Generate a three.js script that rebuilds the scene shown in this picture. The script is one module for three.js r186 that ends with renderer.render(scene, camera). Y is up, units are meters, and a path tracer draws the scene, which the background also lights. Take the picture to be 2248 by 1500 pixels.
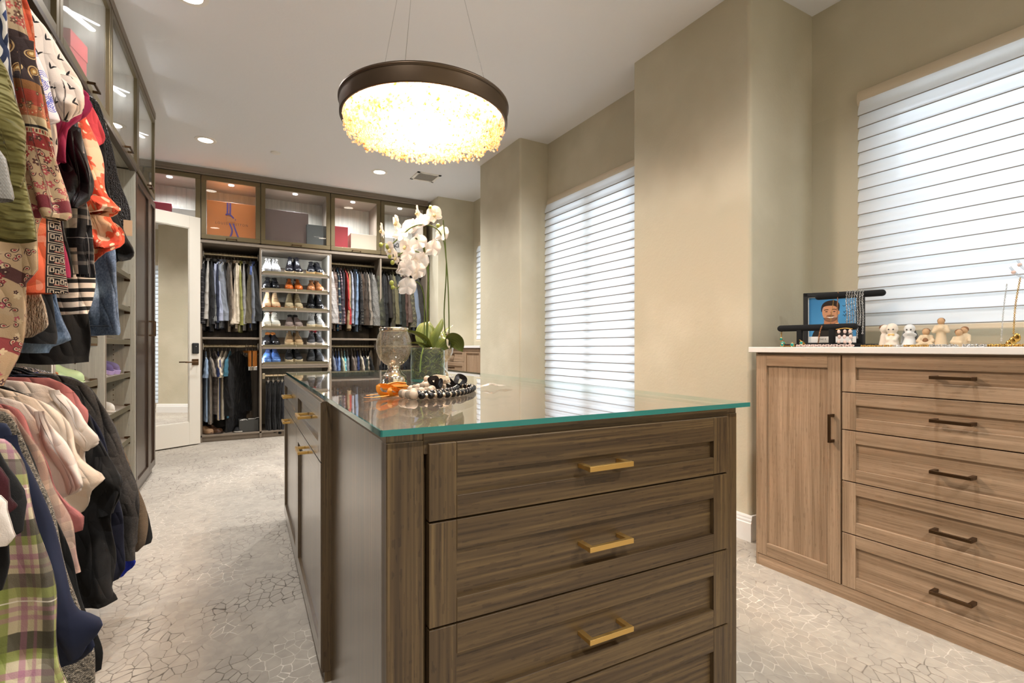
import * as THREE from 'three';
import { RoundedBoxGeometry } from 'three/addons/geometries/RoundedBoxGeometry.js';
import { mergeGeometries } from 'three/addons/utils/BufferGeometryUtils.js';
import { MarchingCubes } from 'three/addons/objects/MarchingCubes.js';
import { RectAreaLightUniformsLib } from 'three/addons/lights/RectAreaLightUniformsLib.js';

// ---------- camera, sky, exposure ----------
// World: x runs along the back wall (left to right), z = -depth into the room, y up, metres.
const scene = new THREE.Scene();
const EYE = 1.05, YAW = THREE.MathUtils.degToRad(29.45), FOCAL = 1105;
const camera = new THREE.PerspectiveCamera(2 * Math.atan(750 / FOCAL) * 180 / Math.PI, 2248 / 1500, 0.05, 60);
camera.position.set(0, EYE, 0);
camera.rotation.set(0, -YAW, 0);
camera.setViewOffset(2248, 1500, 0, -13, 2248, 1500);   // lens shift: level camera, horizon a little below the middle
scene.background = new THREE.Color().setRGB(3.9, 4.4, 4.9);   // bright overcast daylight outside the windows
const renderer = new THREE.WebGLRenderer({ antialias: true });
renderer.toneMapping = THREE.LinearToneMapping;
renderer.toneMappingExposure = 0.97;
renderer.shadowMap.enabled = true;
RectAreaLightUniformsLib.init();
const L = { down: 9, chand: 11, puck: 6, strip: 130, warm: 0xfbf8f6, white: 0xf2f6ff };   // lamp strengths

// ---------- helpers ----------
function rng(seed) { let a = seed >>> 0; return () => { a = (a + 0x6D2B79F5) >>> 0; let t = a; t = Math.imul(t ^ (t >>> 15), t | 1); t ^= t + Math.imul(t ^ (t >>> 7), t | 61); return ((t ^ (t >>> 14)) >>> 0) / 4294967296; }; }
const R = rng(7);
const clamp = (x, a = 0, b = 1) => Math.min(b, Math.max(a, x)), lerp = (a, b, t) => a + (b - a) * t, sm = (a, b, x) => { const t = clamp((x - a) / (b - a)); return t * t * (3 - 2 * t); };
function hash(x, y, s) { let h = Math.imul(x, 374761393) ^ Math.imul(y, 668265263) ^ Math.imul(s, 2147483647 ^ 0x5bd1e995); h = Math.imul(h ^ (h >>> 13), 1274126177); h ^= h >>> 16; return (h >>> 0) / 4294967296; }
const mod = (a, n) => ((a % n) + n) % n;
function vn(x, y, px, py, s) {                        // tileable value noise, periods px, py
  const xi = Math.floor(x), yi = Math.floor(y), fx = x - xi, fy = y - yi, u = fx * fx * (3 - 2 * fx), v = fy * fy * (3 - 2 * fy);
  const a = mod(xi, px), b = mod(xi + 1, px), c = mod(yi, py), d = mod(yi + 1, py);
  return lerp(lerp(hash(a, c, s), hash(b, c, s), u), lerp(hash(a, d, s), hash(b, d, s), u), v);
}
const fbm = (u, v, n, s, o = 4) => { let r = 0, w = 0.5, t = 0; for (let i = 0; i < o; i++) { r += w * vn(u * n, v * n, n, n, s + i); t += w; w /= 2; n *= 2; } return r / t; };
const hex = (h) => [(h >> 16 & 255) / 255, (h >> 8 & 255) / 255, (h & 255) / 255];
const mix3 = (a, b, t) => [lerp(a[0], b[0], t), lerp(a[1], b[1], t), lerp(a[2], b[2], t)];
function tex(w, h, f, color = true) {                  // f(u, v) -> [r, g, b] or a number
  const d = new Uint8Array(w * h * 4);
  for (let y = 0; y < h; y++) for (let x = 0; x < w; x++) {
    const c = f((x + 0.5) / w, (y + 0.5) / h, x, y), i = (y * w + x) * 4;
    if (typeof c === 'number') d[i] = d[i + 1] = d[i + 2] = clamp(c) * 255; else { d[i] = clamp(c[0]) * 255; d[i + 1] = clamp(c[1]) * 255; d[i + 2] = clamp(c[2]) * 255; }
    d[i + 3] = 255;
  }
  const t = new THREE.DataTexture(d, w, h);
  t.wrapS = t.wrapT = THREE.RepeatWrapping; t.magFilter = THREE.LinearFilter; t.minFilter = THREE.LinearMipmapLinearFilter; t.generateMipmaps = true;
  if (color) t.colorSpace = THREE.SRGBColorSpace;
  t.needsUpdate = true; return t;
}
const rep = (t, sx, sy = sx) => { const c = t.clone(); c.repeat.set(sx, sy); c.needsUpdate = true; return c; };
const std = (o) => new THREE.MeshStandardMaterial(o), phy = (o) => new THREE.MeshPhysicalMaterial(o);

const taken = new Map();
function numbered(n) { const k = taken.get(n) || 0; taken.set(n, k + 1); return k ? n + '_' + String(k).padStart(3, '0') : n; }
function thing(name, label, category, pos = [0, 0, 0], turn = 0, group) {
  const o = new THREE.Group(); o.name = numbered(name); scene.add(o); o.position.set(...pos); o.rotation.y = turn;
  o.userData = { label, category }; if (group) o.userData.group = group; return o;
}
function again(src, name, label, pos, turn, group) {   // one more of a kind, with its own name and label
  const o = src.clone(); o.name = numbered(name); o.userData = { ...src.userData, label }; if (group) o.userData.group = group;
  o.position.set(...pos); if (turn !== undefined) o.rotation.y = turn; scene.add(o); return o;
}
function tidy(g) {
  let h = g.index ? g.toNonIndexed() : g;
  for (const k of Object.keys(h.attributes)) if (!['position', 'normal', 'uv'].includes(k)) h.deleteAttribute(k);
  if (!h.attributes.normal) h.computeVertexNormals();
  if (!h.attributes.uv) h.setAttribute('uv', new THREE.BufferAttribute(new Float32Array(h.attributes.position.count * 2), 2));
  h.morphAttributes = {}; h.clearGroups(); return h;
}
const merge = (gs) => gs.length === 1 ? gs[0] : mergeGeometries(gs.map(tidy));
function part(name, gs, mat, parent, label) {          // one mesh; parent = scene for a thing that is one mesh
  const m = new THREE.Mesh(merge(Array.isArray(gs) ? gs : [gs]), mat);
  m.name = parent === scene ? numbered(name) : name; m.castShadow = m.receiveShadow = true;
  if (parent !== scene) { const n = parent.children.filter((c) => c.name === name || c.name.startsWith(name + '_')).length; if (n) m.name = name + '_' + String(n).padStart(3, '0'); }
  if (label) m.userData.label = label; parent.add(m); return m;
}
const each = (name, gs, mat, parent) => gs.map((g) => part(name, g, mat, parent));   // alike pieces, each a part of its own
function struct(name, gs, mat, parent = scene) { const m = part(name, gs, mat, parent); if (parent === scene) m.userData.kind = 'structure'; return m; }
function tag(m, label, category, group) { m.userData.label = label; m.userData.category = category; if (group) m.userData.group = group; return m; }
// boxes with uv in metres: the texture's v runs along "grain" ('x', 'y' or 'z'); bev = rounded edge
function box(x0, x1, y0, y1, z0, z1, grain = 'y', bev = 0) {
  const w = Math.abs(x1 - x0), h = Math.abs(y1 - y0), d = Math.abs(z1 - z0), b = Math.min(bev, w * 0.45, h * 0.45, d * 0.45);
  const g = b > 0 ? new RoundedBoxGeometry(w, h, d, 1, b) : new THREE.BoxGeometry(w, h, d);
  g.translate((x0 + x1) / 2, (y0 + y1) / 2, (z0 + z1) / 2); return gridUV(g, grain, R() * 3.7, R() * 5.3);
}
function gridUV(g, grain = 'y', ou = 0, ov = 0) {
  const p = g.attributes.position, n = g.attributes.normal, uv = new Float32Array(p.count * 2);
  for (let i = 0; i < p.count; i++) {
    const x = p.getX(i), y = p.getY(i), z = p.getZ(i), ax = Math.abs(n.getX(i)), ay = Math.abs(n.getY(i)), az = Math.abs(n.getZ(i));
    let a, b;                                            // a across, b along the grain
    if (ax >= ay && ax >= az) [a, b] = grain === 'z' ? [y, z] : [z, y];
    else if (ay >= az) [a, b] = grain === 'x' ? [z, x] : [x, z];
    else [a, b] = grain === 'x' ? [y, x] : [x, y];
    uv[2 * i] = a + ou; uv[2 * i + 1] = b + ov;
  }
  g.setAttribute('uv', new THREE.BufferAttribute(uv, 2)); return g;
}
const bD = (x0, x1, y0, y1, d0, d1, grain, bev) => box(x0, x1, y0, y1, -d1, -d0, grain, bev);   // the same with depth in place of z
const v3 = (x, y, z) => new THREE.Vector3(x, y, z);
function tube(pts, r, seg = 24, rad = 8, closed = false) { return new THREE.TubeGeometry(new THREE.CatmullRomCurve3(pts.map((p) => v3(...p)), closed), seg, r, rad, closed); }
function cyl(x, y, z, r0, r1, h, seg = 16) { const g = new THREE.CylinderGeometry(r1, r0, h, seg); g.translate(x, y + h / 2, z); return g; }
function sph(x, y, z, r, sx = 1, sy = 1, sz = 1, seg = 12) { const g = new THREE.SphereGeometry(r, seg, Math.max(6, seg * 0.7 | 0)); g.scale(sx, sy, sz); g.translate(x, y, z); return g; }
function lathe(prof, seg = 32) { return new THREE.LatheGeometry(prof.map(([r, y]) => new THREE.Vector2(r, y)), seg); }
function surf(nu, nv, f, closedU = false) {              // grid surface f(u, v) -> [x, y, z, (uvx, uvy)]
  const pos = [], uv = [], idx = [];
  for (let j = 0; j <= nv; j++) for (let i = 0; i <= nu; i++) { const p = f(i / nu, j / nv); pos.push(p[0], p[1], p[2]); uv.push(p[3] ?? i / nu, p[4] ?? j / nv); }
  for (let j = 0; j < nv; j++) for (let i = 0; i < nu; i++) { const a = j * (nu + 1) + i, b = a + 1, c = a + nu + 1, d = c + 1; idx.push(a, c, b, b, c, d); }
  const g = new THREE.BufferGeometry(); g.setAttribute('position', new THREE.Float32BufferAttribute(pos, 3)); g.setAttribute('uv', new THREE.Float32BufferAttribute(uv, 2)); g.setIndex(idx); g.computeVertexNormals();
  if (closedU) { const n = g.attributes.normal; for (let j = 0; j <= nv; j++) { const a = j * (nu + 1), b = a + nu, q = v3(n.getX(a) + n.getX(b), n.getY(a) + n.getY(b), n.getZ(a) + n.getZ(b)).normalize(); n.setXYZ(a, q.x, q.y, q.z); n.setXYZ(b, q.x, q.y, q.z); } }
  return g;
}
function strip(pts, w, nrm, seg = 24) {                  // ribbon of half-width w lying across nrm
  const c = new THREE.CatmullRomCurve3(pts.map((p) => v3(...p))), N = v3(...nrm), mk = (e) => surf(1, seg, (u, v) => { const p = c.getPoint(v), t = c.getTangent(v), s = t.clone().cross(N); if (s.lengthSq() < 1e-6) s.set(1, 0, 0); s.normalize(); p.addScaledVector(s, (u - 0.5) * 2 * w * e).addScaledVector(s.clone().cross(t), 0.0006 * e); return [p.x, p.y, p.z, u * w, v]; });
  return merge([mk(1), mk(-1)]);
}
// smooth body from tapered capsules [ax, ay, az, ra, bx, by, bz, rb] (metres), meshed with MarchingCubes
function blob(caps, k = 0.006, res = 44) {
  const lo = [1e9, 1e9, 1e9], hi = [-1e9, -1e9, -1e9];
  for (const c of caps) for (const o of [0, 4]) for (let a = 0; a < 3; a++) { lo[a] = Math.min(lo[a], c[o + a] - c[o + 3] - 0.01); hi[a] = Math.max(hi[a], c[o + a] + c[o + 3] + 0.01); }
  const half = Math.max(hi[0] - lo[0], hi[1] - lo[1], hi[2] - lo[2]) / 2, cen = [0, 1, 2].map((a) => (lo[a] + hi[a]) / 2);
  const mc = new MarchingCubes(res, undefined, false, false, 60000); mc.isolation = 0;
  for (let z = 0; z < res; z++) for (let y = 0; y < res; y++) for (let x = 0; x < res; x++) {
    const p = [x, y, z].map((q, a) => cen[a] + ((q - res / 2) / (res / 2)) * half); let s = 0;
    for (const c of caps) {
      const ex = c[4] - c[0], ey = c[5] - c[1], ez = c[6] - c[2], l = ex * ex + ey * ey + ez * ez || 1e-9, t = clamp(((p[0] - c[0]) * ex + (p[1] - c[1]) * ey + (p[2] - c[2]) * ez) / l);
      s += Math.exp(-(Math.hypot(p[0] - c[0] - ex * t, p[1] - c[1] - ey * t, p[2] - c[2] - ez * t) - lerp(c[3], c[7], t)) / k);
    }
    mc.field[x + y * res + z * res * res] = k * Math.log(s + 1e-30);
  }
  mc.update();
  const n = mc.count, g = new THREE.BufferGeometry(), P = mc.positionArray.slice(0, n * 3), N = mc.normalArray.slice(0, n * 3);
  for (let i = 0; i < n; i++) for (let a = 0; a < 3; a++) P[3 * i + a] = cen[a] + P[3 * i + a] * half;
  g.setAttribute('position', new THREE.BufferAttribute(P, 3)); g.setAttribute('normal', new THREE.BufferAttribute(N, 3)); return g;
}

// ---------- materials ----------
function woodTex(dark, light, seed, contrast = 1, streak = 90) {   // 1 m x 1 m, grain along v
  return tex(1024, 1024, (u, v) => {
    const w = u + 0.008 * (fbm(u, v, 3, seed, 3) - 0.5);
    const broad = vn(w * 14, v * 2, 14, 2, seed + 11), fine = vn(w * streak, v * 2, streak, 2, seed + 21), finer = vn(w * 330, v * 6, 330, 6, seed + 31), pore = vn(w * 420, v * 34, 420, 34, seed + 41);
    let t = 0.5 + contrast * (0.2 * (broad - 0.5) + 0.5 * (fine - 0.5) + 0.5 * (finer - 0.5)); if (pore > 0.8) t -= 0.22 * contrast;
    return mix3(dark, light, clamp(t));
  });
}
const tIsland = woodTex(hex(0x392a1b), hex(0x77613f), 3, 1.0, 150), tDress = woodTex(hex(0x80684f), hex(0xb99e82), 5, 0.95), tBack = woodTex(hex(0x6d6253), hex(0x95887a), 7, 0.8), tInner = woodTex(hex(0x8f8d80), hex(0xbebaab), 9, 0.75, 60), tDark = woodTex(hex(0x291d15), hex(0x4c392a), 13, 0.9);
const M = {};
M.island = phy({ map: tIsland, roughness: 0.42, bumpMap: tIsland, bumpScale: 0.0004, clearcoat: 0.12, clearcoatRoughness: 0.25 });
M.islandSide = phy({ map: tIsland, roughness: 0.3, clearcoat: 1, clearcoatRoughness: 0.2 });
M.dress = std({ map: tDress, roughness: 0.5, bumpMap: tDress, bumpScale: 0.0005 });
M.back = std({ map: tBack, roughness: 0.5 });
M.inner = std({ map: tInner, roughness: 0.55 });
M.dark = phy({ map: tDark, roughness: 0.33, clearcoat: 0.3, clearcoatRoughness: 0.2 });
M.bronze = std({ color: 0x6f6349, roughness: 0.38, metalness: 0.55 });           // upper door frames
M.lip = std({ color: 0x6e6650, roughness: 0.4, metalness: 0.4 });
M.gold = std({ color: 0xdcb56c, roughness: 0.3, metalness: 0.85 });
M.goldDark = std({ color: 0x5c4630, roughness: 0.35, metalness: 0.9 });
M.rod = std({ color: 0xb9ad92, roughness: 0.3, metalness: 0.8 });
M.chrome = std({ color: 0xd8d8d8, roughness: 0.18, metalness: 1 });
M.white = std({ color: 0xe9e4da, roughness: 0.45 });
M.door = std({ color: 0xdcd6c9, roughness: 0.38 });
M.counter = std({ color: 0xe6e2dc, roughness: 0.25 });
M.mirror = std({ color: 0xf0f0ee, roughness: 0.01, metalness: 1 });
M.pane = phy({ color: 0xffffff, transmission: 1, roughness: 0, thickness: 0, ior: 1.5 });
M.black = std({ color: 0x0c0b0b, roughness: 0.6 });
M.velvet = phy({ color: 0x09090a, roughness: 0.95, sheen: 0.3, sheenRoughness: 0.5, sheenColor: new THREE.Color(0x333336) });
const tPlaster = tex(512, 512, (u, v) => 0.5 + 0.5 * (fbm(u, v, 60, 51, 3) - 0.5) + 0.6 * (fbm(u, v, 12, 52, 2) - 0.5), false);
const tWall = tex(512, 512, (u, v) => mix3(hex(0xc0b8a0), hex(0xcdc5ae), sm(0.3, 0.72, fbm(u, v, 5, 61, 4))));
M.wall = std({ map: rep(tWall, 0.5), roughness: 0.75, bumpMap: rep(tPlaster, 1.6), bumpScale: 0.0012 });
M.ceil = std({ color: 0xe6e5e4, roughness: 0.9, bumpMap: rep(tPlaster, 1.2), bumpScale: 0.0008 });
M.trim = std({ color: 0xe9e7e2, roughness: 0.4 });
const emit = (c, k, base = 0xffffff) => std({ color: base, emissive: new THREE.Color(c), emissiveIntensity: k, roughness: 0.6 });
M.ledWarm = emit(0xfff0dc, 9); M.ledWhite = emit(0xf4f8ff, 9); M.ledBar = emit(0xf8faff, 3.2);

// carpet: cream cells with a crackle of narrow joints, tiled over 3.2 m; pale and dark patches of the joints are pile sheen painted into the colour
function carpet(seed) {
  const N = 75, S = 2048, P = [];
  const r = rng(seed); for (let j = 0; j < N; j++) for (let i = 0; i < N; i++) P.push([i + 0.1 + 0.8 * r(), j + 0.1 + 0.8 * r(), r()]);
  const edge = new Float32Array(S * S), cell = new Float32Array(S * S);
  for (let y = 0; y < S; y++) for (let x = 0; x < S; x++) {
    let u = x / S, v = y / S; const wx = 1.3 * (fbm(u, v, 9, seed + 3, 2) - 0.5) + 0.7 * (fbm(u, v, 40, seed + 4, 2) - 0.5), wy = 1.3 * (fbm(u, v, 9, seed + 5, 2) - 0.5) + 0.7 * (fbm(u, v, 40, seed + 6, 2) - 0.5);
    const px = u * N + wx, py = v * N + wy, xi = Math.floor(px), yi = Math.floor(py); let d1 = 9, d2 = 9, id = 0;
    for (let j = -2; j <= 2; j++) for (let i = -2; i <= 2; i++) {
      const q = P[mod(yi + j, N) * N + mod(xi + i, N)], dx = xi + i + (q[0] % 1) - px, dy = yi + j + (q[1] % 1) - py, e = Math.sqrt(dx * dx + dy * dy * 0.55 + dx * dy * 0.35);
      if (e < d1) { d2 = d1; d1 = e; id = q[2]; } else if (e < d2) d2 = e;
    }
    edge[y * S + x] = d2 - d1; cell[y * S + x] = id;
  }
  return { S, edge, cell };
}
const cp = carpet(21);
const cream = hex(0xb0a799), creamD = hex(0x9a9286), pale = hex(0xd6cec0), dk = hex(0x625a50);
function carpetMap() {
  return tex(cp.S, cp.S, (u, v, x, y) => {
    const i = y * cp.S + x, n = fbm(u, v, 120, 71, 2), brk = fbm(u, v, 22, 73, 3);
    let c = mix3(creamD, cream, clamp(0.3 + 0.4 * cp.cell[i] + 0.8 * (n - 0.5) + 0.35 * (sm(0.47, 0.52, fbm(u, v, 5, 75, 2)) - 0.5)));  // patchy tone: light and dark lie of the nap painted into the cells
    const w = 0.012 + 0.085 * fbm(u, v, 26, 77, 2) * (0.5 + n), line = 1 - sm(w * 0.35, w, cp.edge[i]), darkSheen = sm(0.4, 0.52, fbm(u, v, 12, 79, 3));
    c = mix3(c, mix3(pale, dk, darkSheen), line * 1.15 * (0.6 + 0.4 * sm(0.36, 0.5, fbm(u, v, 6, 83, 2))) * lerp(0.5 + 0.5 * sm(0.4, 0.6, brk), sm(0.4, 0.52, brk), darkSheen)); return c;
  });
}
const tCb = tex(cp.S, cp.S, (u, v, x, y) => { const i = y * cp.S + x; return sm(0.0, 0.16, cp.edge[i]) * 0.5 + 0.5 * fbm(u, v, 300, 81, 2); }, false);
const cRep = 1 / 3.2;
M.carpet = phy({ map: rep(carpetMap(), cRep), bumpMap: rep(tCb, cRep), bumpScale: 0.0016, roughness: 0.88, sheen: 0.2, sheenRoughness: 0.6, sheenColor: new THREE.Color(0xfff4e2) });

// ---------- the room ----------
const CE = 3.03;
{
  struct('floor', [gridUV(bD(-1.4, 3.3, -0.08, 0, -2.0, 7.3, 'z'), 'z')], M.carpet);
  struct('ceiling', bD(-1.4, 3.3, CE, CE + 0.12, -2.0, 7.3, 'x'), M.ceil);
  struct('wall_back', bD(-1.4, 2.4, 0, CE, 7.14, 7.26), M.wall);
  struct('wall_back_return', bD(2.4, 3.25, 0, CE, 6.22, 7.26), M.wall);
  struct('wall_behind', bD(-1.4, 3.3, 0, CE, -2.0, -1.88), M.wall);
  struct('wall_left', [bD(-1.32, -1.18, 0, CE, -2, 5.3), bD(-1.32, -1.18, 2.47, CE, 5.3, 6.15), bD(-1.32, -1.18, 0, CE, 6.15, 7.2)], M.wall);
  struct('wall_hall', [bD(-2.4, -2.3, 0, 2.7, 4.9, 6.5), bD(-2.4, -1.3, 0, 2.7, 4.8, 4.9), bD(-2.4, -1.3, 0, 2.7, 6.5, 6.6), bD(-2.4, -1.3, 2.6, 2.7, 4.8, 6.6), bD(-2.4, -1.3, -0.1, 0, 4.8, 6.6)], M.wall);
  const column = (x, d0, d1) => {                        // bullnosed column standing out of the right wall
    const s = new THREE.Shape(), r = 0.022; s.moveTo(3.28, d0); s.lineTo(x + r, d0); s.absarc(x + r, d0 + r, r, -Math.PI / 2, -Math.PI, true); s.lineTo(x, d1 - r); s.absarc(x + r, d1 - r, r, Math.PI, Math.PI / 2, true); s.lineTo(3.28, d1); s.lineTo(3.28, d0);
    const g = new THREE.ExtrudeGeometry(s, { depth: CE, bevelEnabled: false, curveSegments: 6 }); g.rotateX(-Math.PI / 2); return gridUV(g);
  };
  struct('wall_column', column(2.4, 4.1, 4.97), M.wall);
  struct('wall_column_001', column(2.465, 1.74, 2.645), M.wall);
  // right wall in three recesses, each with a window opening
  const recess = (name, x, d0, d1, w) => {
    struct(name, [bD(x, x + 0.13, 0, w.y0, d0, d1), bD(x, x + 0.13, w.y1, CE, d0, d1), bD(x, x + 0.13, w.y0, w.y1, d0, w.d0), bD(x, x + 0.13, w.y0, w.y1, w.d1, d1)], M.wall);
  };
  const W1 = { d0: 5.12, d1: 5.93, y0: 1.12, y1: 2.4 }, W2 = { d0: 2.86, d1: 3.98, y0: 0.06, y1: 2.36 }, W3 = { d0: 0.12, d1: 1.39, y0: 1.16, y1: 2.38 };
  recess('wall_right_far', 2.913, 4.95, 6.24, W1); recess('wall_right_middle', 2.715, 2.62, 4.12, W2); recess('wall_right_near', 3.045, -2, 1.76, W3);
  const win = (n, x, w, mull) => {
    const t = 0.05, o = struct('window_' + n, [bD(x + 0.05, x + 0.11, w.y0, w.y0 + t, w.d0, w.d1), bD(x + 0.05, x + 0.11, w.y1 - t, w.y1, w.d0, w.d1), bD(x + 0.05, x + 0.11, w.y0, w.y1, w.d0, w.d0 + t), bD(x + 0.05, x + 0.11, w.y0, w.y1, w.d1 - t, w.d1)], M.trim);
    for (const m of mull) part('mullion', bD(x + 0.02, x + 0.11, w.y0 + t, w.y1 - t, m - 0.05, m + 0.05), M.trim, o);
    const ms = [w.d0, ...mull, w.d1];
    for (let i = 1; i < ms.length; i++) part('pane', bD(x + 0.078, x + 0.084, w.y0 + t, w.y1 - t, ms[i - 1] + t, ms[i] - t), M.pane, o);
  };
  win(1, 2.913, W1, []); win(2, 2.715, W2, [3.42]); win(3, 3.045, W3, []);
  struct('exterior_wall', [bD(5.0, 5.1, -0.6, 2.5, -2.5, 2.3)], std({ color: 0x9a958c, roughness: 0.9 }));  // unseen outdoor wall, added to shade the near window blind
  // baseboards with a stepped cap
  const prof = (h) => { const s = new THREE.Shape(); s.moveTo(0, 0); s.lineTo(0.016, 0); s.lineTo(0.016, h * 0.7); s.lineTo(0.012, h * 0.74); s.quadraticCurveTo(0.014, h * 0.82, 0.009, h * 0.86); s.lineTo(0.008, h * 0.93); s.lineTo(0.004, h); s.lineTo(0, h); return s; };
  const bb = (x, d0, d1) => { const g = new THREE.ExtrudeGeometry(prof(0.14), { depth: d1 - d0, bevelEnabled: false }); g.scale(-1, 1, 1); g.translate(x, 0, -d1); const q = g; const a = q.attributes.position.array; for (let i = 0; i < a.length; i += 9) for (let k = 0; k < 3; k++) { const t = a[i + 3 + k]; a[i + 3 + k] = a[i + 6 + k]; a[i + 6 + k] = t; } q.computeVertexNormals(); return q; };
  const bx2 = (d, x0, x1, sgn) => { const g = new THREE.ExtrudeGeometry(prof(0.14), { depth: x1 - x0, bevelEnabled: false }); g.rotateY(sgn > 0 ? Math.PI / 2 : -Math.PI / 2); g.translate(sgn > 0 ? x0 : x1, 0, -d); return g; };
  struct('baseboard_column', [bb(2.465, 1.725, 2.661), box(2.4655, 3.04, 0, 0.139, -1.739, -1.725)], M.trim);
  struct('baseboard_column_001', [bb(2.4, 4.085, 4.986), box(2.4005, 2.72, 0, 0.139, -4.099, -4.085)], M.trim);
  struct('baseboard_middle', [bb(2.715, 2.66, 4.084)], M.trim);
  struct('baseboard_behind', [box(-0.5, 3.04, 0, 0.14, 1.864, 1.88)], M.trim);
}
// ceiling fittings
function downlight(x, d, label, k = 1) {
  const t = thing('downlight', label, 'ceiling light', [x, CE, -d], 0, 'recessed ceiling downlights');
  part('trim_ring', lathe([[0.062, -0.001], [0.064, -0.006], [0.088, -0.005], [0.092, -0.001], [0.092, 0.0]], 36), M.white, t);
  const g = new THREE.CircleGeometry(0.063, 32); g.rotateX(Math.PI / 2); g.translate(0, -0.0035, 0); part('lamp', g, M.ledWarm, t);
  const s = new THREE.SpotLight(L.warm, L.down * k, 0, 1.25, 0.9, 2); s.position.set(0, -0.03, 0); s.target.position.set(0, -1, 0); s.castShadow = true; s.shadow.radius = 2.5; t.add(s, s.target);
}
[[-0.185, 3.36, 'recessed round ceiling downlight cut by the top edge of the picture'], [-0.185, 5.62, 'recessed round ceiling downlight near the left glass cabinets', 1.0], [1.49, 5.68, 'recessed round ceiling downlight right of the smoke detector, near the back cabinets', 2.9], [1.49, 3.4, 'recessed round ceiling downlight partly hidden behind the right side of the chandelier', 1.25],
  [-0.185, 1.1, 'recessed round ceiling downlight over the near left clothes, out of the picture', 1], [1.6, 1.0, 'recessed round ceiling downlight over the wooden dresser, out of the picture', 1], [-0.185, -1.1, 'recessed round ceiling downlight behind the camera on the left', 2.2], [1.6, -1.1, 'recessed round ceiling downlight behind the camera on the right', 2.2]].forEach((a) => downlight(...a));
{
  const t = thing('smoke_detector', 'small round white smoke detector disc on the ceiling', 'smoke detector', [0.423, CE, -5.63]);
  part('cover', lathe([[0, -0.012], [0.04, -0.012], [0.047, -0.006], [0.048, 0]], 28), M.white, t);
  const v = thing('air_vent', 'square white louvred air vent in the ceiling above the back wall', 'vent', [2.0, CE, -5.58]);
  const a = 0.14; part('frame', [box(-a, a, -0.008, 0, -a, -a + 0.03), box(-a, a, -0.008, 0, a - 0.03, a), box(-a, -a + 0.03, -0.008, 0, -a, a), box(a - 0.03, a, -0.008, 0, -a, a)], M.white, v);
  for (let i = 0; i < 9; i++) { const g = box(-a + 0.03, a - 0.03, -0.002, 0, -0.014, 0.014); g.rotateX(0.3); g.translate(0, -0.007, -0.1 + i * 0.025); part('louvre', g, M.white, v); }
}

// ---------- closet on the back wall ----------
function framed(name, parent, x0, x1, y0, y1, d, o) {     // framed glass door facing -depth: frame of four bars, pane, handle
  const w = o.w, t = 0.022, g = [bD(x0, x1, y1 - w, y1, d, d + t, 'x', 0.003), bD(x0, x1, y0, y0 + w, d, d + t, 'x', 0.003), bD(x0, x0 + w, y0 + w, y1 - w, d, d + t, 'y', 0.003), bD(x1 - w, x1, y0 + w, y1 - w, d, d + t, 'y', 0.003)];
  const l = 0.008; g.push(bD(x0 + w - l, x1 - w + l, y1 - w - 0.002, y1 - w + l, d + 0.005, d + t), bD(x0 + w - l, x1 - w + l, y0 + w - l, y0 + w + 0.002, d + 0.005, d + t));
  const f = part(name, g, M.bronze, parent);
  part('pane', bD(x0 + w, x1 - w, y0 + w, y1 - w, d + 0.009, d + 0.013), M.pane, f);
  const cx = (x0 + x1) / 2, hy = y0 + 0.014, h = 0.055;
  part('handle', [bD(cx - h, cx + h, hy - 0.005, hy + 0.005, d - 0.03, d - 0.02, 'x', 0.002), bD(cx - h, cx - h + 0.01, hy - 0.005, hy + 0.005, d - 0.03, d + 0.002), bD(cx + h - 0.01, cx + h, hy - 0.005, hy + 0.005, d - 0.03, d + 0.002)], M.goldDark, f);
}
const UB = [-0.95, -0.258, 0.33, 1.104, 1.722, 2.346], UN = ['half hidden by the white door', 'holding a large orange box', 'holding brown and grey boxes', 'holding red and beige boxes', 'behind the orchid flowers'];
const PX = [-0.56, 0.035, 0.72, 1.41, 2.03];
for (let i = 0; i < 5; i++) {
  const x0 = UB[i], x1 = UB[i + 1], t = thing('glass_cabinet', 'lit back wall cabinet with framed glass door, ' + UN[i], 'cabinet', [(x0 + x1) / 2, 2.235, -6.52]);
  const O = (g) => g.translate(-(x0 + x1) / 2, -2.235, 6.52), e = 0.012, k = (name, gs, m) => part(name, gs.map(O), m, t);
  k('carcass', [bD(x0, x0 + e, 2.235, 2.96, 6.525, 7.12), bD(x1 - e, x1, 2.235, 2.96, 6.525, 7.12), bD(x0, x1, 2.935, 2.96, 6.525, 7.12, 'x'), bD(x0, x1, 2.235, 2.262, 6.525, 7.12, 'x')], M.back);
  k('back_panel', [bD(x0 + e, x1 - e, 2.262, 2.935, 7.08, 7.1)], M.inner);
  const hold = new THREE.Group(); framed('door', hold, x0 + 0.003, x1 - 0.003, 2.252, 2.952, 6.5, { w: 0.048 });
  const dr = hold.children[0]; dr.geometry.translate(-(x0 + x1) / 2, -2.235, 6.52); dr.children.forEach((c) => c.geometry.translate(-(x0 + x1) / 2, -2.235, 6.52)); t.add(dr);
  const p = part('puck_lamp', cyl(PX[i] - (x0 + x1) / 2, 0.692, -0.17, 0.028, 0.028, 0.008, 20), M.ledWhite, t);
  const s = new THREE.SpotLight(L.white, L.puck, 0, 1.35, 0.8, 2); s.position.set(PX[i] - (x0 + x1) / 2, 0.683, -0.17); s.target.position.set(PX[i] - (x0 + x1) / 2, -1, -0.3); s.shadow.radius = 1.2; t.add(s, s.target);
}
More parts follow.
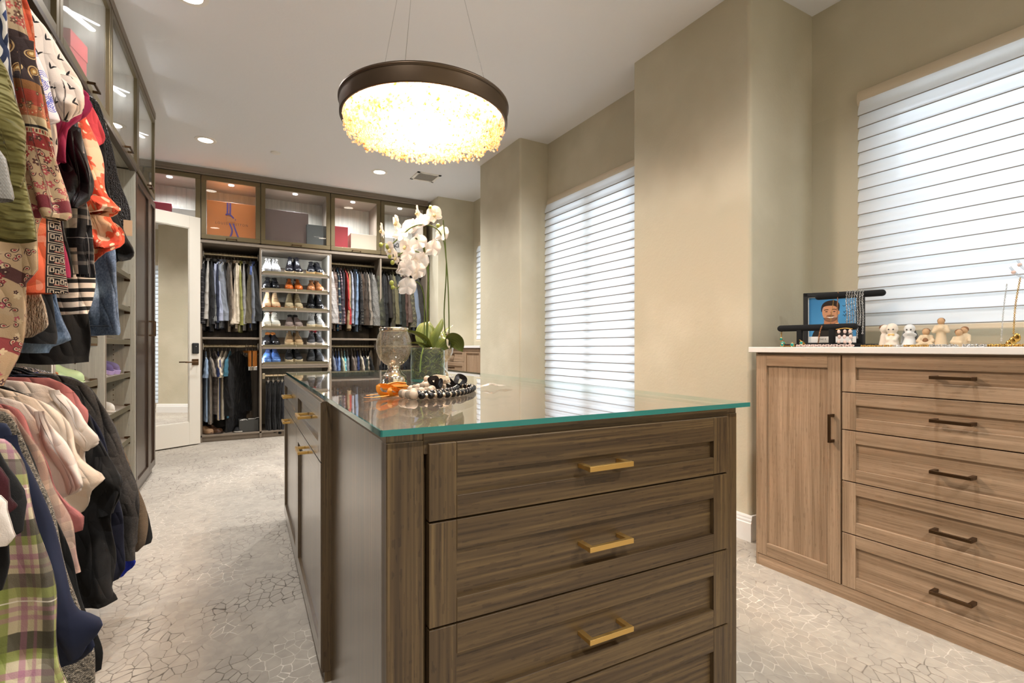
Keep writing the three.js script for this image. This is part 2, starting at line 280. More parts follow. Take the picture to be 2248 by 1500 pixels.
part('crown_moulding', [bD(-0.95, 2.36, 2.955, CE, 6.49, 6.53, 'x', 0.003), bD(-0.95, 2.36, 2.955, 2.968, 6.478, 6.5, 'x', 0.003)], M.back, scene); tag(scene.children.at(-1), 'grey brown wooden crown strip between the back wall cabinets and the ceiling', 'moulding');
part('cabinet_ledge', [bD(-0.95, 2.36, 2.205, 2.236, 6.49, 7.12, 'x', 0.003)], M.back, scene); tag(scene.children.at(-1), 'long grey brown shelf board under the lit glass cabinets on the back wall', 'shelf');
function bay(x0, x1, label, parts) {
  const o = [(x0 + x1) / 2, 0, -6.52], t = thing('closet_bay', label, 'closet', o), k = (name, gs, m) => part(name, gs.map((g) => g.translate(-o[0], -o[1], -o[2])), m, t);
  k('back_panel', [bD(x0, x1, 0.08, 2.2, 7.09, 7.11)], parts.backMat || M.back);
  k('plinth', [bD(x0, x1, 0, 0.075, 6.53, 6.56, 'x'), bD(x0, x1, 0.06, 0.078, 6.5, 7.1, 'x')], M.back);
  k('side_panel', [bD(x0 - 0.011, x0 + 0.011, 0, 2.205, 6.5, 7.1, 'y', 0.002)], M.back);
  if (parts.end) k('side_panel', [bD(x1 - 0.011, x1 + 0.011, 0, 2.205, 6.5, 7.1, 'y', 0.002)], M.back);
  for (const y of parts.shelves || []) k('shelf', [bD(x0 + 0.011, x1 - 0.011, y - 0.012, y + 0.012, 6.52, 7.09, 'x', 0.002)], M.back);
  for (const [y, d] of parts.rods || []) {
    const c = new THREE.CylinderGeometry(0.015, 0.015, x1 - x0 - 0.022, 12); c.rotateZ(Math.PI / 2); c.scale(1, 1.35, 1); c.translate((x0 + x1) / 2, y, -d);
    k('hanging_rod', [c], M.rod); k('rod_bracket', [bD(x0 + 0.011, x0 + 0.018, y - 0.04, y + 0.03, d - 0.02, d + 0.02)], M.chrome); k('rod_bracket', [bD(x1 - 0.018, x1 - 0.011, y - 0.04, y + 0.03, d - 0.02, d + 0.02)], M.chrome);
  }
  return [t, k];
}
bay(-0.95, -0.258, 'closet bay hidden behind the open white mirror door', { shelves: [1.15], rods: [[2.13, 6.78], [1.065, 6.78]] });
bay(-0.258, 0.33, 'double hanging closet bay beside the white door, shirts above and below', { shelves: [1.153], rods: [[2.13, 6.78], [1.065, 6.78]] });
bay(1.104, 1.722, 'double hanging closet bay right of the lit shoe shelves', { shelves: [1.153], rods: [[2.13, 6.78], [1.065, 6.78]] });
bay(1.722, 2.346, 'hanging closet bay at the right end of the back wall, behind the orchid', { shelves: [], rods: [[2.13, 6.78], [1.065, 6.78]], end: true });
const SHELF = [1.935, 1.735, 1.512, 1.29, 1.068, 0.866], TILT = 0.3;    // shoe shelves: height of the front lip, slope
{
  const [t, k] = bay(0.33, 1.104, 'closet bay of slanted shoe shelves lit by side strips', { shelves: [0.815], rods: [[0.715, 6.62]], backMat: M.inner });
  const x0 = 0.345, x1 = 1.089, cx = (x0 + x1) / 2;
  k('side_lining', [bD(0.341, 0.346, 0.83, 2.2, 6.56, 7.09)], M.inner); k('side_lining', [bD(1.088, 1.093, 0.83, 2.2, 6.56, 7.09)], M.inner);
  for (const y of SHELF) {
    const g = box(x0, x1, -0.018, 0, -0.36, 0, 'x', 0.002); g.rotateX(TILT); g.translate(0, y, -6.545); k('slanted_shelf', [g], M.back);
    const s = new THREE.Shape(); s.moveTo(x0 + 0.01, 0.026); s.lineTo(x1 - 0.01, 0.026); s.lineTo(x1 - 0.01, -0.004);   // toe fence with a scalloped lower edge
    for (let i = 0; i < 6; i++) { const a = x1 - 0.01 - i * (x1 - x0 - 0.02) / 6, b = a - (x1 - x0 - 0.02) / 6; s.quadraticCurveTo((a + b) / 2, i % 2 ? -0.004 : -0.018, b, -0.004); }
    const e = new THREE.ExtrudeGeometry(s, { depth: 0.006, bevelEnabled: false }); e.translate(0, y - 0.013, -6.548); k('toe_fence', [e], M.lip);
    const b = bD(x0, x1, y - 0.035, y - 0.018, 6.52, 6.545, 'x'); k('shelf_edge', [b], M.back);
    k('fence_joint', [bD(cx - 0.002, cx + 0.002, y - 0.015, y + 0.0135, 6.538, 6.543)], M.chrome);
  }
  const strip = (x, s) => { k('led_strip_lamp', [s > 0 ? bD(0.3461, 0.3466, 0.84, 2.19, 6.57, 6.582) : bD(1.084, 1.088, 0.84, 2.19, 6.555, 6.567)], M.ledWhite); const a = new THREE.RectAreaLight(L.white, L.strip, 0.012, 1.3); a.position.set(x + 0.012 * s - 0.717, 1.52, -6.57 + 6.52); a.lookAt(t.position.x + a.position.x + s, 1.52, -6.9); t.add(a); a.lookAt(t.position.clone().add(a.position).add(v3(s, 0, -0.9))); };
  strip(0.347, 1); strip(1.087, -1);
  k('led_strip_lamp', [bD(0.36, 1.08, 2.2, 2.2045, 6.522, 6.534)], M.ledWhite); k('front_rail', [bD(0.341, 1.093, 2.18, 2.206, 6.502, 6.516, 'x')], M.back);
  { const a = new THREE.RectAreaLight(L.white, L.strip * 0.6, 0.7, 0.014); a.position.set(0, 2.197, -6.528 + 6.52); t.add(a); a.lookAt(t.position.clone().add(v3(0, 1.2, -0.3))); }
  k('rod_housing', [bD(0.345, 0.38, 0.68, 0.75, 6.52, 6.66, 'y', 0.01)], M.rod);
}

// ---------- closet on the left wall (own frame: x outwards, z towards the camera, from its far front corner) ----------
const LF = { x: -0.535, d: 5.19, a: 0.022 };
const lpos = (x, y, z) => [LF.x + x * Math.cos(LF.a) - z * Math.sin(LF.a), y, -LF.d + z * Math.cos(LF.a) + x * Math.sin(LF.a)];
function lthing(name, label, cat, x, y, z, group) { const t = thing(name, label, cat, lpos(x, y, z), -LF.a, group); t.userData.o = undefined; delete t.userData.o; const O = [-x, -y, -z]; return [t, (n, gs, m, p = t) => part(n, gs.map((g) => g.translate(...O)), m, p)]; }
{
  // tall double-door cupboard at the far end
  const [t, k] = lthing('tall_cupboard', 'tall dark wooden cupboard with two panelled doors at the far end of the left wall', 'cabinet', 0, 0, 0.435);
  k('carcass', [box(-0.62, -0.022, 0.07, 2.27, 0, 0.02), box(-0.62, -0.022, 0.07, 2.27, 0.855, 0.875), box(-0.62, -0.022, 2.25, 2.27, 0, 0.875), box(-0.62, -0.022, 0.07, 0.09, 0, 0.875), box(-0.62, -0.6, 0.07, 2.27, 0, 0.875)], M.dark);
  k('plinth', [box(-0.6, -0.02, 0, 0.07, 0.02, 0.87, 'z')], M.dark);
  const door = (z0, z1, hz) => {
    const y0 = 0.06, y1 = 2.262, w = 0.055, d = k('door', [box(-0.02, 0.002, y0, y1, z0, z0 + w, 'y', 0.002), box(-0.02, 0.002, y0, y1, z1 - w, z1, 'y', 0.002), box(-0.02, 0.002, y0, y0 + w, z0 + w, z1 - w, 'z', 0.002), box(-0.02, 0.002, y1 - w, y1, z0 + w, z1 - w, 'z', 0.002)], M.dark);
    k('door_panel', [box(-0.02, -0.01, y0 + w, y1 - w, z0 + w, z1 - w)], M.dark, d);
    k('handle', [box(0.03, 0.04, 1.14, 1.26, hz - 0.005, hz + 0.005, 'y', 0.002), box(0, 0.04, 1.14, 1.15, hz - 0.005, hz + 0.005), box(0, 0.04, 1.25, 1.26, hz - 0.005, hz + 0.005)], M.goldDark, d);
  };
  door(0.003, 0.30, 0.272); door(0.304, 0.872, 0.335);
}
function shoeBay(z0, z1, label) {
  const [t, k] = lthing('shoe_bay', label, 'shelves', 0, 0, (z0 + z1) / 2);
  k('back_panel', [box(-0.46, -0.45, 0.07, 2.27, z0, z1)], M.inner);
  k('side_panel', [box(-0.45, 0, 0.0, 2.27, z0, z0 + 0.02, 'y', 0.002)], M.inner); k('side_panel', [box(-0.45, 0, 0.0, 2.27, z1 - 0.02, z1, 'y', 0.002)], M.inner);
  k('front_edge', [box(-0.003, 0.001, 0, 2.27, z1 - 0.021, z1 + 0.001)], M.back);
  k('plinth', [box(-0.44, -0.02, 0, 0.075, z0 + 0.02, z1 - 0.02, 'z')], M.dark);
  for (let i = 0; i < 9; i++) {
    const y = 0.2 + i * 0.222, g = box(-0.36, 0, -0.018, 0, z0 + 0.021, z1 - 0.021, 'z', 0.002); g.rotateZ(-TILT); g.translate(-0.035, y, 0); k('slanted_shelf', [g], M.back);
    k('toe_fence', [box(-0.032, -0.026, y - 0.018, y + 0.014, z0 + 0.03, z1 - 0.03, 'z', 0.002)], M.lip);
    const f = box(-0.06, -0.028, y - 0.03, y + 0.02, z0 + 0.021, z0 + 0.027); k('bracket', [f], M.goldDark);
  }
  const pegs = []; for (let i = 0; i < 60; i++) { const c = new THREE.CylinderGeometry(0.0035, 0.0035, 0.002, 8); c.rotateX(Math.PI / 2); c.translate(-0.12, 0.15 + i * 0.034, z0 + 0.021); pegs.push(c); }
  k('peg_hole', [merge(pegs)], M.goldDark).userData.kind = 'stuff';
  return t;
}
shoeBay(0.877, 1.76, 'pale lined bay of slanted shoe shelves next to the tall dark cupboard'); shoeBay(1.762, 2.60, 'pale lined bay of slanted shoe shelves nearer the hanging clothes');
{
  const [t, k] = lthing('hanging_bay', 'open hanging section of the left closet behind the clothes, with two rods', 'closet', 0, 0, 4.3);
  k('back_panel', [box(-0.46, -0.45, 0.07, 2.27, 2.602, 6.3)], M.dark); k('side_panel', [box(-0.45, 0, 0, 2.27, 2.602, 2.624, 'y', 0.002)], M.inner); k('side_panel', [box(-0.45, 0, 0, 2.27, 6.28, 6.3, 'y', 0.002)], M.inner);
  k('plinth', [box(-0.44, -0.02, 0, 0.075, 2.624, 6.28, 'z')], M.dark);
  for (const y of [2.12, 1.03]) { const c = new THREE.CylinderGeometry(0.013, 0.013, 3.66, 12); c.rotateX(Math.PI / 2); c.translate(-0.06, y, 4.452); k('hanging_rod', [c], M.rod); }
  const lamp = k('led_lamp', [box(-0.012, 0.014, 1.02, 1.05, 2.562, 2.579, 'y', 0.004)], M.ledWhite);
  const s = new THREE.PointLight(L.white, 0.5, 0, 2); s.position.set(0.0, 1.035, 2.57 - 4.3); s.shadow.radius = 0.6; t.add(s);
}
const LU = [0, 0.79, 1.61, 2.52, 3.41, 4.3, 5.2, 6.1], LN = ['farthest one', 'second from the far end', 'with a pink box', 'at the top left corner', 'fifth from the far end', 'sixth from the far end', 'nearest the viewer'];
for (let i = 0; i < 7; i++) {
  const z0 = LU[i], z1 = LU[i + 1], [t, k] = lthing('glass_cabinet', 'upper left wall cabinet with glass door, ' + LN[i], 'cabinet', 0, 2.28, (z0 + z1) / 2);
  k('carcass', [box(-0.46, -0.024, 2.28, 2.305, z0, z1, 'z'), box(-0.46, -0.024, 2.955, 2.975, z0, z1, 'z'), box(-0.46, -0.024, 2.3, 2.96, z0, z0 + 0.016), box(-0.46, -0.024, 2.3, 2.96, z1 - 0.016, z1)], M.inner);
  k('back_panel', [box(-0.46, -0.45, 2.3, 2.96, z0, z1)], M.inner);
  const w = 0.042, y0 = 2.29, y1 = 2.972, d = k('door', [box(-0.022, 0, y0, y1, z0 + 0.003, z0 + w, 'y', 0.003), box(-0.022, 0, y0, y1, z1 - w, z1 - 0.003, 'y', 0.003), box(-0.022, 0, y0, y0 + w, z0 + w, z1 - w, 'z', 0.003), box(-0.022, 0, y1 - w, y1, z0 + w, z1 - w, 'z', 0.003)], M.bronze);
  k('pane', [box(-0.014, -0.01, y0 + w, y1 - w, z0 + w, z1 - w)], M.pane, d);
  const c = i ? (z0 + z1) / 2 : 0.35, h = 0.055, hy = y0 + 0.02;
  k('handle', [box(0.022, 0.032, hy - 0.005, hy + 0.005, c - h, c + h, 'z', 0.002), box(-0.001, 0.032, hy - 0.005, hy + 0.005, c - h, c - h + 0.01), box(-0.001, 0.032, hy - 0.005, hy + 0.005, c + h - 0.01, c + h)], M.goldDark, d);
  if (i < 4) {                                             // two capsule-shaped light bars under the top, in a V
    const bar = (e, r) => { const A = v3(-0.155, 2.8, z0 + 0.19), B = v3(...e), d = B.clone().sub(A), l = d.length(), g = new THREE.CapsuleGeometry(r, l, 6, 16); g.scale(1, 1, 0.4); g.rotateX(Math.PI / 2); g.rotateY(Math.atan2(d.x, d.z)); g.translate((A.x + B.x) / 2, 2.8, (A.z + B.z) / 2); return g; };
    k('light_bar_lamp', [bar([-0.08, 2.8, z0 + 0.035], 0.017)], M.ledBar); k('light_bar_lamp', [bar([-0.04, 2.8, z0 + 0.1], 0.009)], M.ledBar); k('bar_bracket', [box(-0.17, -0.14, 2.8, 2.96, z0 + 0.185, z0 + 0.195)], M.chrome);
    const p = new THREE.PointLight(L.white, 0.05, 0, 2); p.position.set(-0.117, 2.8 - 2.28, z0 + 0.112 - (z0 + z1) / 2); p.shadow.radius = 0.3; t.add(p);
  }
}
{
  const [, k] = lthing('crown_moulding', 'dark wooden crown strip between the left glass cabinets and the ceiling', 'moulding', 0, 2.975, 3); k('board', [box(-0.03, 0.004, 2.976, CE, 0, 6.3, 'z', 0.002)], M.back);
  const [, j] = lthing('light_rail', 'dark wooden strip under the left glass cabinets above the clothes', 'moulding', 0, 2.27, 3.6); j('board', [box(-0.03, 0.004, 2.262, 2.288, 0.876, 6.3, 'z', 0.002)], M.dark);
}

// ---------- white mirror door ----------
{
  const A = [-0.258, 6.41], ang = 0.53, W = 0.78, H = 2.452, t = thing('door', 'white door with a tall mirror panel standing open beside the back closet', 'door', [A[0], 0, -A[1]], ang);
  // own frame: x from the free edge (0) back to the hinge (-W), z towards the camera
  const s = 0.112; part('leaf', [box(-s, 0, 0.012, H, -0.04, 0, 'y', 0.002), box(-W, -W + s, 0.012, H, -0.04, 0, 'y', 0.002), box(-W + s, -s, 0.012, 0.25, -0.04, 0, 'y', 0.002), box(-W + s, -s, H - 0.13, H, -0.04, 0, 'y', 0.002), box(-W + s, -s, 0.24, H - 0.12, -0.04, -0.02)], M.door, t);
  part('mirror', box(-W + s, -s, 0.25, H - 0.13, -0.016, -0.012), M.mirror, t);
  part('mirror_bead', [box(-s - 0.008, -s, 0.25, H - 0.13, -0.016, -0.004, 'y', 0.003), box(-W + s, -W + s + 0.008, 0.25, H - 0.13, -0.016, -0.004, 'y', 0.003), box(-W + s, -s, 0.25, 0.258, -0.016, -0.004, 'y', 0.003), box(-W + s, -s, H - 0.138, H - 0.13, -0.016, -0.004, 'y', 0.003)], M.door, t);
  const hd = part('lever_handle', [box(-0.088, -0.022, 0.86, 0.926, 0, 0.009, 'y', 0.003), box(-0.062, -0.048, 0.886, 0.9, 0, 0.055), box(-0.18, -0.046, 0.886, 0.9, 0.045, 0.056, 'x', 0.004)], M.goldDark, t);
  const kp = new RoundedBoxGeometry(0.068, 0.115, 0.02, 4, 0.033); kp.scale(1, 1, 1); kp.translate(-0.055, 1.04, 0.008); const lk = part('deadbolt_cover', kp, M.black, t); part('keyhole', sph(-0.055, 1.062, 0.018, 0.006), M.chrome, lk);
}
// shaker front in a local frame: plane u (along), y, face towards +n. put(u0,u1,y0,y1,n0,n1,grain,bev) makes the box
function shaker(put, u0, u1, y0, y1, sw, rt, rb, deep, along) {
  return { frame: [put(u0, u0 + sw, y0, y1, -0.02, 0, 'y', 0.0015), put(u1 - sw, u1, y0, y1, -0.02, 0, 'y', 0.0015), put(u0 + sw, u1 - sw, y1 - rt, y1, -0.02, 0, along, 0.0015), put(u0 + sw, u1 - sw, y0, y0 + rb, -0.02, 0, along, 0.0015)], panel: [put(u0 + sw, u1 - sw, y0 + rb, y1 - rt, -0.02, -deep, y1 - y0 > 0.5 ? 'y' : along)] };
}
// ---------- island ----------
const IA = 0.028, IP = [0.243, 0.92];
const ipos = (x, d) => [IP[0] + x * Math.cos(IA) + d * Math.sin(IA), IP[1] - x * Math.sin(IA) + d * Math.cos(IA)];
const iworld = (x, y, d) => { const [X, D] = ipos(x, d); return [X, y, -D]; };
{
  const t = thing('closet_island', 'dark brown wooden closet island with panelled drawers and a glass top', 'island', iworld(0, 0, 0), -IA);
  const I = (x0, x1, y0, y1, d0, d1, g, b) => box(x0, x1, y0, y1, -d1, -d0, g, b);
  const XR = 1.0, F = 0.03, B = 2.44, T = 0.885;
  part('carcass', [I(0.03, XR - 0.01, 0.02, 0.868, F + 0.03, B - 0.02)], M.island, t);
  part('top_board', [I(0.018, XR, 0.866, T, F, B, 'z', 0.002)], M.island, t); part('top_rail', [I(0.09, XR - 0.04, 0.84, T - 0.0005, F - 0.004, F + 0.02, 'x', 0.002)], M.island, t);
  part('side_panel', [I(0.02, 0.04, 0, 0.868, F, B, 'y', 0.002)], M.islandSide, t); part('side_panel', [I(XR - 0.02, XR, 0, 0.868, F, B, 'y', 0.002)], M.islandSide, t);
  part('end_panel', [I(0.03, XR - 0.01, 0, 0.868, B - 0.02, B, 'y', 0.002)], M.island, t);
  part('front_post', [I(0.018, 0.092, 0, 0.867, F - 0.002, F + 0.04, 'y', 0.002)], M.island, t); part('front_post', [I(XR - 0.044, XR, 0, 0.867, F - 0.002, F + 0.04, 'y', 0.002)], M.island, t);
  part('plinth', [I(0.09, XR - 0.04, 0, 0.08, F + 0.02, F + 0.04, 'x')], M.island, t);
  const u0 = 0.098, u1 = XR - 0.048, put = (a, b, y0, y1, n0, n1, g, bev) => I(a, b, y0, y1, F - 0.014 - n1, F - 0.014 - n0, g, bev);
  const rows = [[0.709, 0.861, 0.063, 0.045], [0.500, 0.705, 0.06, 0.048], [0.296, 0.496, 0.06, 0.048], [0.088, 0.292, 0.06, 0.048]];
  for (const [a, b, rt, rb] of rows) {
    const s = shaker(put, u0, u1, a, b, 0.058, rt, rb, 0.012, 'x'), f = part('drawer', s.frame, M.island, t); part('drawer_panel', s.panel, M.island, f);
    const c = (u0 + u1) / 2 - 0.004, y = (a + rb + b - rt) / 2 + 0.002, h = 0.063, n = F - 0.014;
    part('handle', [I(c - h, c + h, y - 0.006, y + 0.006, n - 0.036, n - 0.026, 'x', 0.001), I(c - h, c - h + 0.014, y - 0.005, y + 0.005, n - 0.03, n + 0.012, 'x', 0.001), I(c + h - 0.014, c + h, y - 0.005, y + 0.005, n - 0.03, n + 0.012, 'x', 0.001)], M.gold, f);
  }
  // the cupboard pair on the long left side
  const xf = -0.012, putS = (a, b, y0, y1, n0, n1, g, bev) => box(xf - n1, xf - n0, y0, y1, -b, -a, g, bev);
  each('cupboard_side', [I(xf + 0.004, 0.022, 0.035, 0.882, 0.735, 0.75, 'y', 0.002), I(xf + 0.004, 0.022, 0.035, 0.882, 2.42, 2.44, 'y', 0.002)], M.island, t);
  part('cupboard_base', [I(xf + 0.012, 0.022, 0, 0.04, 0.74, 2.43, 'z')], M.island, t);
  part('cupboard_body', [I(xf + 0.021, 0.022, 0.035, 0.88, 0.75, 2.42)], M.island, t);
  for (const [a, b] of [[0.737, 1.582], [1.588, 2.438]]) {
    const s = shaker(putS, a, b, 0.692, 0.878, 0.062, 0.055, 0.055, 0.012, 'z'), f = part('drawer', s.frame, M.islandSide, t); part('drawer_panel', s.panel, M.islandSide, f);
    const s2 = shaker(putS, a, b, 0.045, 0.688, 0.062, 0.062, 0.062, 0.012, 'z'), g = part('door', s2.frame, M.islandSide, t); part('door_panel', s2.panel, M.islandSide, g);
    const c = (a + b) / 2, h = 0.06; for (const [p, y] of [[f, 0.787], [g, 0.655]]) part('handle', [I(xf - 0.036, xf - 0.027, y - 0.006, y + 0.006, c - h, c + h, 'z', 0.001), I(xf - 0.03, xf + (p === f ? 0.012 : 0), y - 0.005, y + 0.005, c - h, c - h + 0.014, 'z', 0.001), I(xf - 0.03, xf + (p === f ? 0.012 : 0), y - 0.005, y + 0.005, c + h - 0.014, c + h, 'z', 0.001)], M.gold, p);
  }
  // glass top: clear sheet with green edges
  const gt = thing('glass_sheet', 'clear glass sheet with a teal polished edge on the dark island', 'glass top', iworld(0, T, 0), -IA), W = 1.02, D = 2.46, h = 0.0125;
  const sheet = new THREE.BoxGeometry(W, h, D); { const ix = sheet.index.array, keep = []; for (let i = 0; i < ix.length; i += 3) { const ny = sheet.attributes.normal.getY(ix[i]); if (Math.abs(ny) > 0.5) keep.push(ix[i], ix[i + 1], ix[i + 2]); } sheet.setIndex(keep); sheet.clearGroups(); } sheet.translate(W / 2, h / 2 + 0.0006, -D / 2);
  part('sheet', sheet, M.pane, gt);
  const e = 0.004; part('far_edge', [box(e, W, 0.0008, h - 0.0002, -D, -D + 0.001), box(W - 0.001, W, 0.0008, h - 0.0002, -D, -e)], phy({ color: 0xcfeae4, transmission: 0.9, roughness: 0.02, thickness: 0 }), gt); part('edge', [box(0, W, 0.0006, h, -e, 0), box(0, e, 0.0006, h, -D, 0)], phy({ color: 0x2f9c96, roughness: 0.06, transmission: 0.35, thickness: 0, clearcoat: 1, clearcoatRoughness: 0.03, ior: 1.52 }), gt);
}
// ---------- dressers on the right ----------
function dresser(name, label, x, d0, d1, top, cols) {
  const t = thing(name, label, 'dresser', [x, 0, -(d0 + d1) / 2]), o = [-x, 0, (d0 + d1) / 2], k = (n, gs, m, p = t) => part(n, gs.map((g) => g.translate(...o)), m, p);
  const back = x + 0.64, ct = 0.026;
  k('carcass', [bD(x + 0.022, back, 0.05, top - ct, d0 + 0.004, d1 - 0.004)], M.dress); k('end_panel', [bD(x + 0.002, back, 0, top - ct, d1 - 0.01, d1, 'y', 0.002)], M.dress);
  k('top_rail', [bD(x + 0.012, x + 0.03, top - ct - 0.008, top - ct, d0, d1, 'z')], M.dress);
  k('plinth', [bD(x + 0.004, x + 0.04, 0, 0.054, d0, d1, 'z')], M.dress);
  const put = (a, b, y0, y1, n0, n1, g, bev) => bD(x - n1, x - n0, y0, y1, a, b, g, bev);
  for (const c of cols) {
    for (const r of c.rows) {
      const tall = r[1] - r[0] > 0.5, w = 0.052, s = shaker(put, c.d0, c.d1, r[0], r[1], w, tall ? 0.055 : r[2] ?? 0.05, tall ? 0.06 : r[2] ?? 0.05, 0.011, 'z'), f = k(tall ? 'door' : 'drawer', s.frame, M.dress); k(tall ? 'door_panel' : 'drawer_panel', s.panel, M.dress, f);
      const h = 0.06; if (tall) { const d = c.d0 + 0.028, y = 0.708; k('handle', [bD(x - 0.036, x - 0.027, y - h, y + h, d - 0.005, d + 0.005, 'y', 0.001), bD(x - 0.03, x, y - h, y - h + 0.012, d - 0.005, d + 0.005), bD(x - 0.03, x, y + h - 0.012, y + h, d - 0.005, d + 0.005)], M.goldDark, f); }
      else { const d = (c.d0 + c.d1) / 2, y = (r[0] + r[1]) / 2 + (r[3] ?? 0); k('handle', [bD(x - 0.036, x - 0.027, y - 0.006, y + 0.006, d - h, d + h, 'z', 0.001), bD(x - 0.03, x + 0.012, y - 0.006, y + 0.006, d - h, d - h + 0.012), bD(x - 0.03, x + 0.012, y - 0.006, y + 0.006, d + h - 0.012, d + h)], M.goldDark, f); }
    }
  }
}
const R5 = [[0.866, 1.017], [0.709, 0.862], [0.497, 0.705], [0.281, 0.493], [0.056, 0.277]];
dresser('dresser', 'brown oak dresser with a panelled door and five wide drawers under the right window', 2.238, -0.75, 1.55, 1.052, [{ d0: 1.162, d1: 1.546, rows: [[0.056, 1.017]] }, { d0: 0.41, d1: 1.155, rows: R5 }, { d0: -0.34, d1: 0.404, rows: R5 }]);
part('stone_worktop', bD(2.212, 3.04, 1.026, 1.052, -0.78, 1.572, 'z', 0.003), M.counter, scene); tag(scene.children.at(-1), 'white stone worktop on the brown oak dresser at the right', 'worktop');
dresser('dresser', 'small grey brown dresser with a white top far back beside the last window', 2.425, 4.985, 6.2, 1.07, [{ d0: 4.99, d1: 5.44, rows: [[0.056, 1.036]] }, { d0: 5.445, d1: 6.19, rows: [[0.88, 1.036], [0.72, 0.876], [0.5, 0.716], [0.28, 0.496], [0.056, 0.276]] }]);
part('stone_worktop', bD(2.402, 2.905, 1.044, 1.07, 4.975, 6.212, 'z', 0.003), M.counter, scene); tag(scene.children.at(-1), 'white stone worktop on the small dresser far back by the last window', 'worktop');

// ---------- window shades: overlapping translucent vanes under a cassette ----------
const mVane = phy({ color: 0xe8ecf0, roughness: 0.95, transmission: 0.5, thickness: 0 });
const mHemShadow = std({ color: 0x857e74, roughness: 0.9 });  // hem strips darkened and thickened to stand for the shadow line between vanes
const mCass = std({ color: 0xcdbfa6, roughness: 0.55 });
function shade(label, x, d0, d1, yTop, yBot, cass, hem) {
  const t = thing('window_shade', label, 'window shade', [x, yTop, -(d0 + d1) / 2]), dm = (d0 + d1) / 2, P = 0.067;
  const s = new THREE.Shape(); s.moveTo(0, 0.004); s.lineTo(-cass, 0.012); s.quadraticCurveTo(-cass - 0.022, 0.05, -cass, 0.088); s.lineTo(0, 0.09); s.lineTo(0, 0.004);
  const g = new THREE.ExtrudeGeometry(s, { depth: d1 - d0 + 0.03, bevelEnabled: false, curveSegments: 10 }); g.translate(0.06, -0.005, -(d1 - d0 + 0.03) / 2); part('cassette', g, mCass, t);
  part('end_bracket', [box(0.03 - cass, 0.0, -0.02, -0.004, (d1 - d0) / 2 - 0.0, (d1 - d0) / 2 + 0.012)], M.chrome, t);
  const len = d1 - d0 - 0.012, n = Math.floor((yTop - yBot) / P);
  const prof = []; for (let i = 0; i <= 9; i++) { const u = i / 9; prof.push([0.004 - 0.02 * sm(0, 1, u) - 0.005 * Math.sin(u * Math.PI), (P + 0.018) * (1 - u) - 0.0]); }   // x (to the room = negative), y
  const vg = surf(1, 9, (u, v) => { const i = Math.round(v * 9); return [prof[i][0], prof[i][1], (u - 0.5) * len, u * len, v * P]; });
  const hg = box(-0.0185, -0.0145, -hem * 0.5, hem * 0.5, -len / 2, len / 2);
  for (let i = 0; i < n; i++) { const y = -P * (i + 1); const m = part('vane', vg, mVane, t); m.position.y = y; const h = part('hem', hg, mHemShadow, m); }
  part('bottom_rail', box(-0.03, 0.0, -P * n - 0.03, -P * n - 0.004, -len / 2, len / 2, 'z', 0.006), mCass, t);
}
shade('tall light filtering window shade between the two wall columns', 2.665, 2.70, 4.055, 2.4, 0.12, 0.03, 0.0065);
shade('light filtering window shade over the brown oak dresser at the right edge', 2.99, -0.02, 1.46, 2.37, 1.13, 0.035, 0.0036);
shade('small window shade far back beside the rear column', 2.86, 5.05, 5.99, 2.36, 1.1, 0.03, 0.0065);
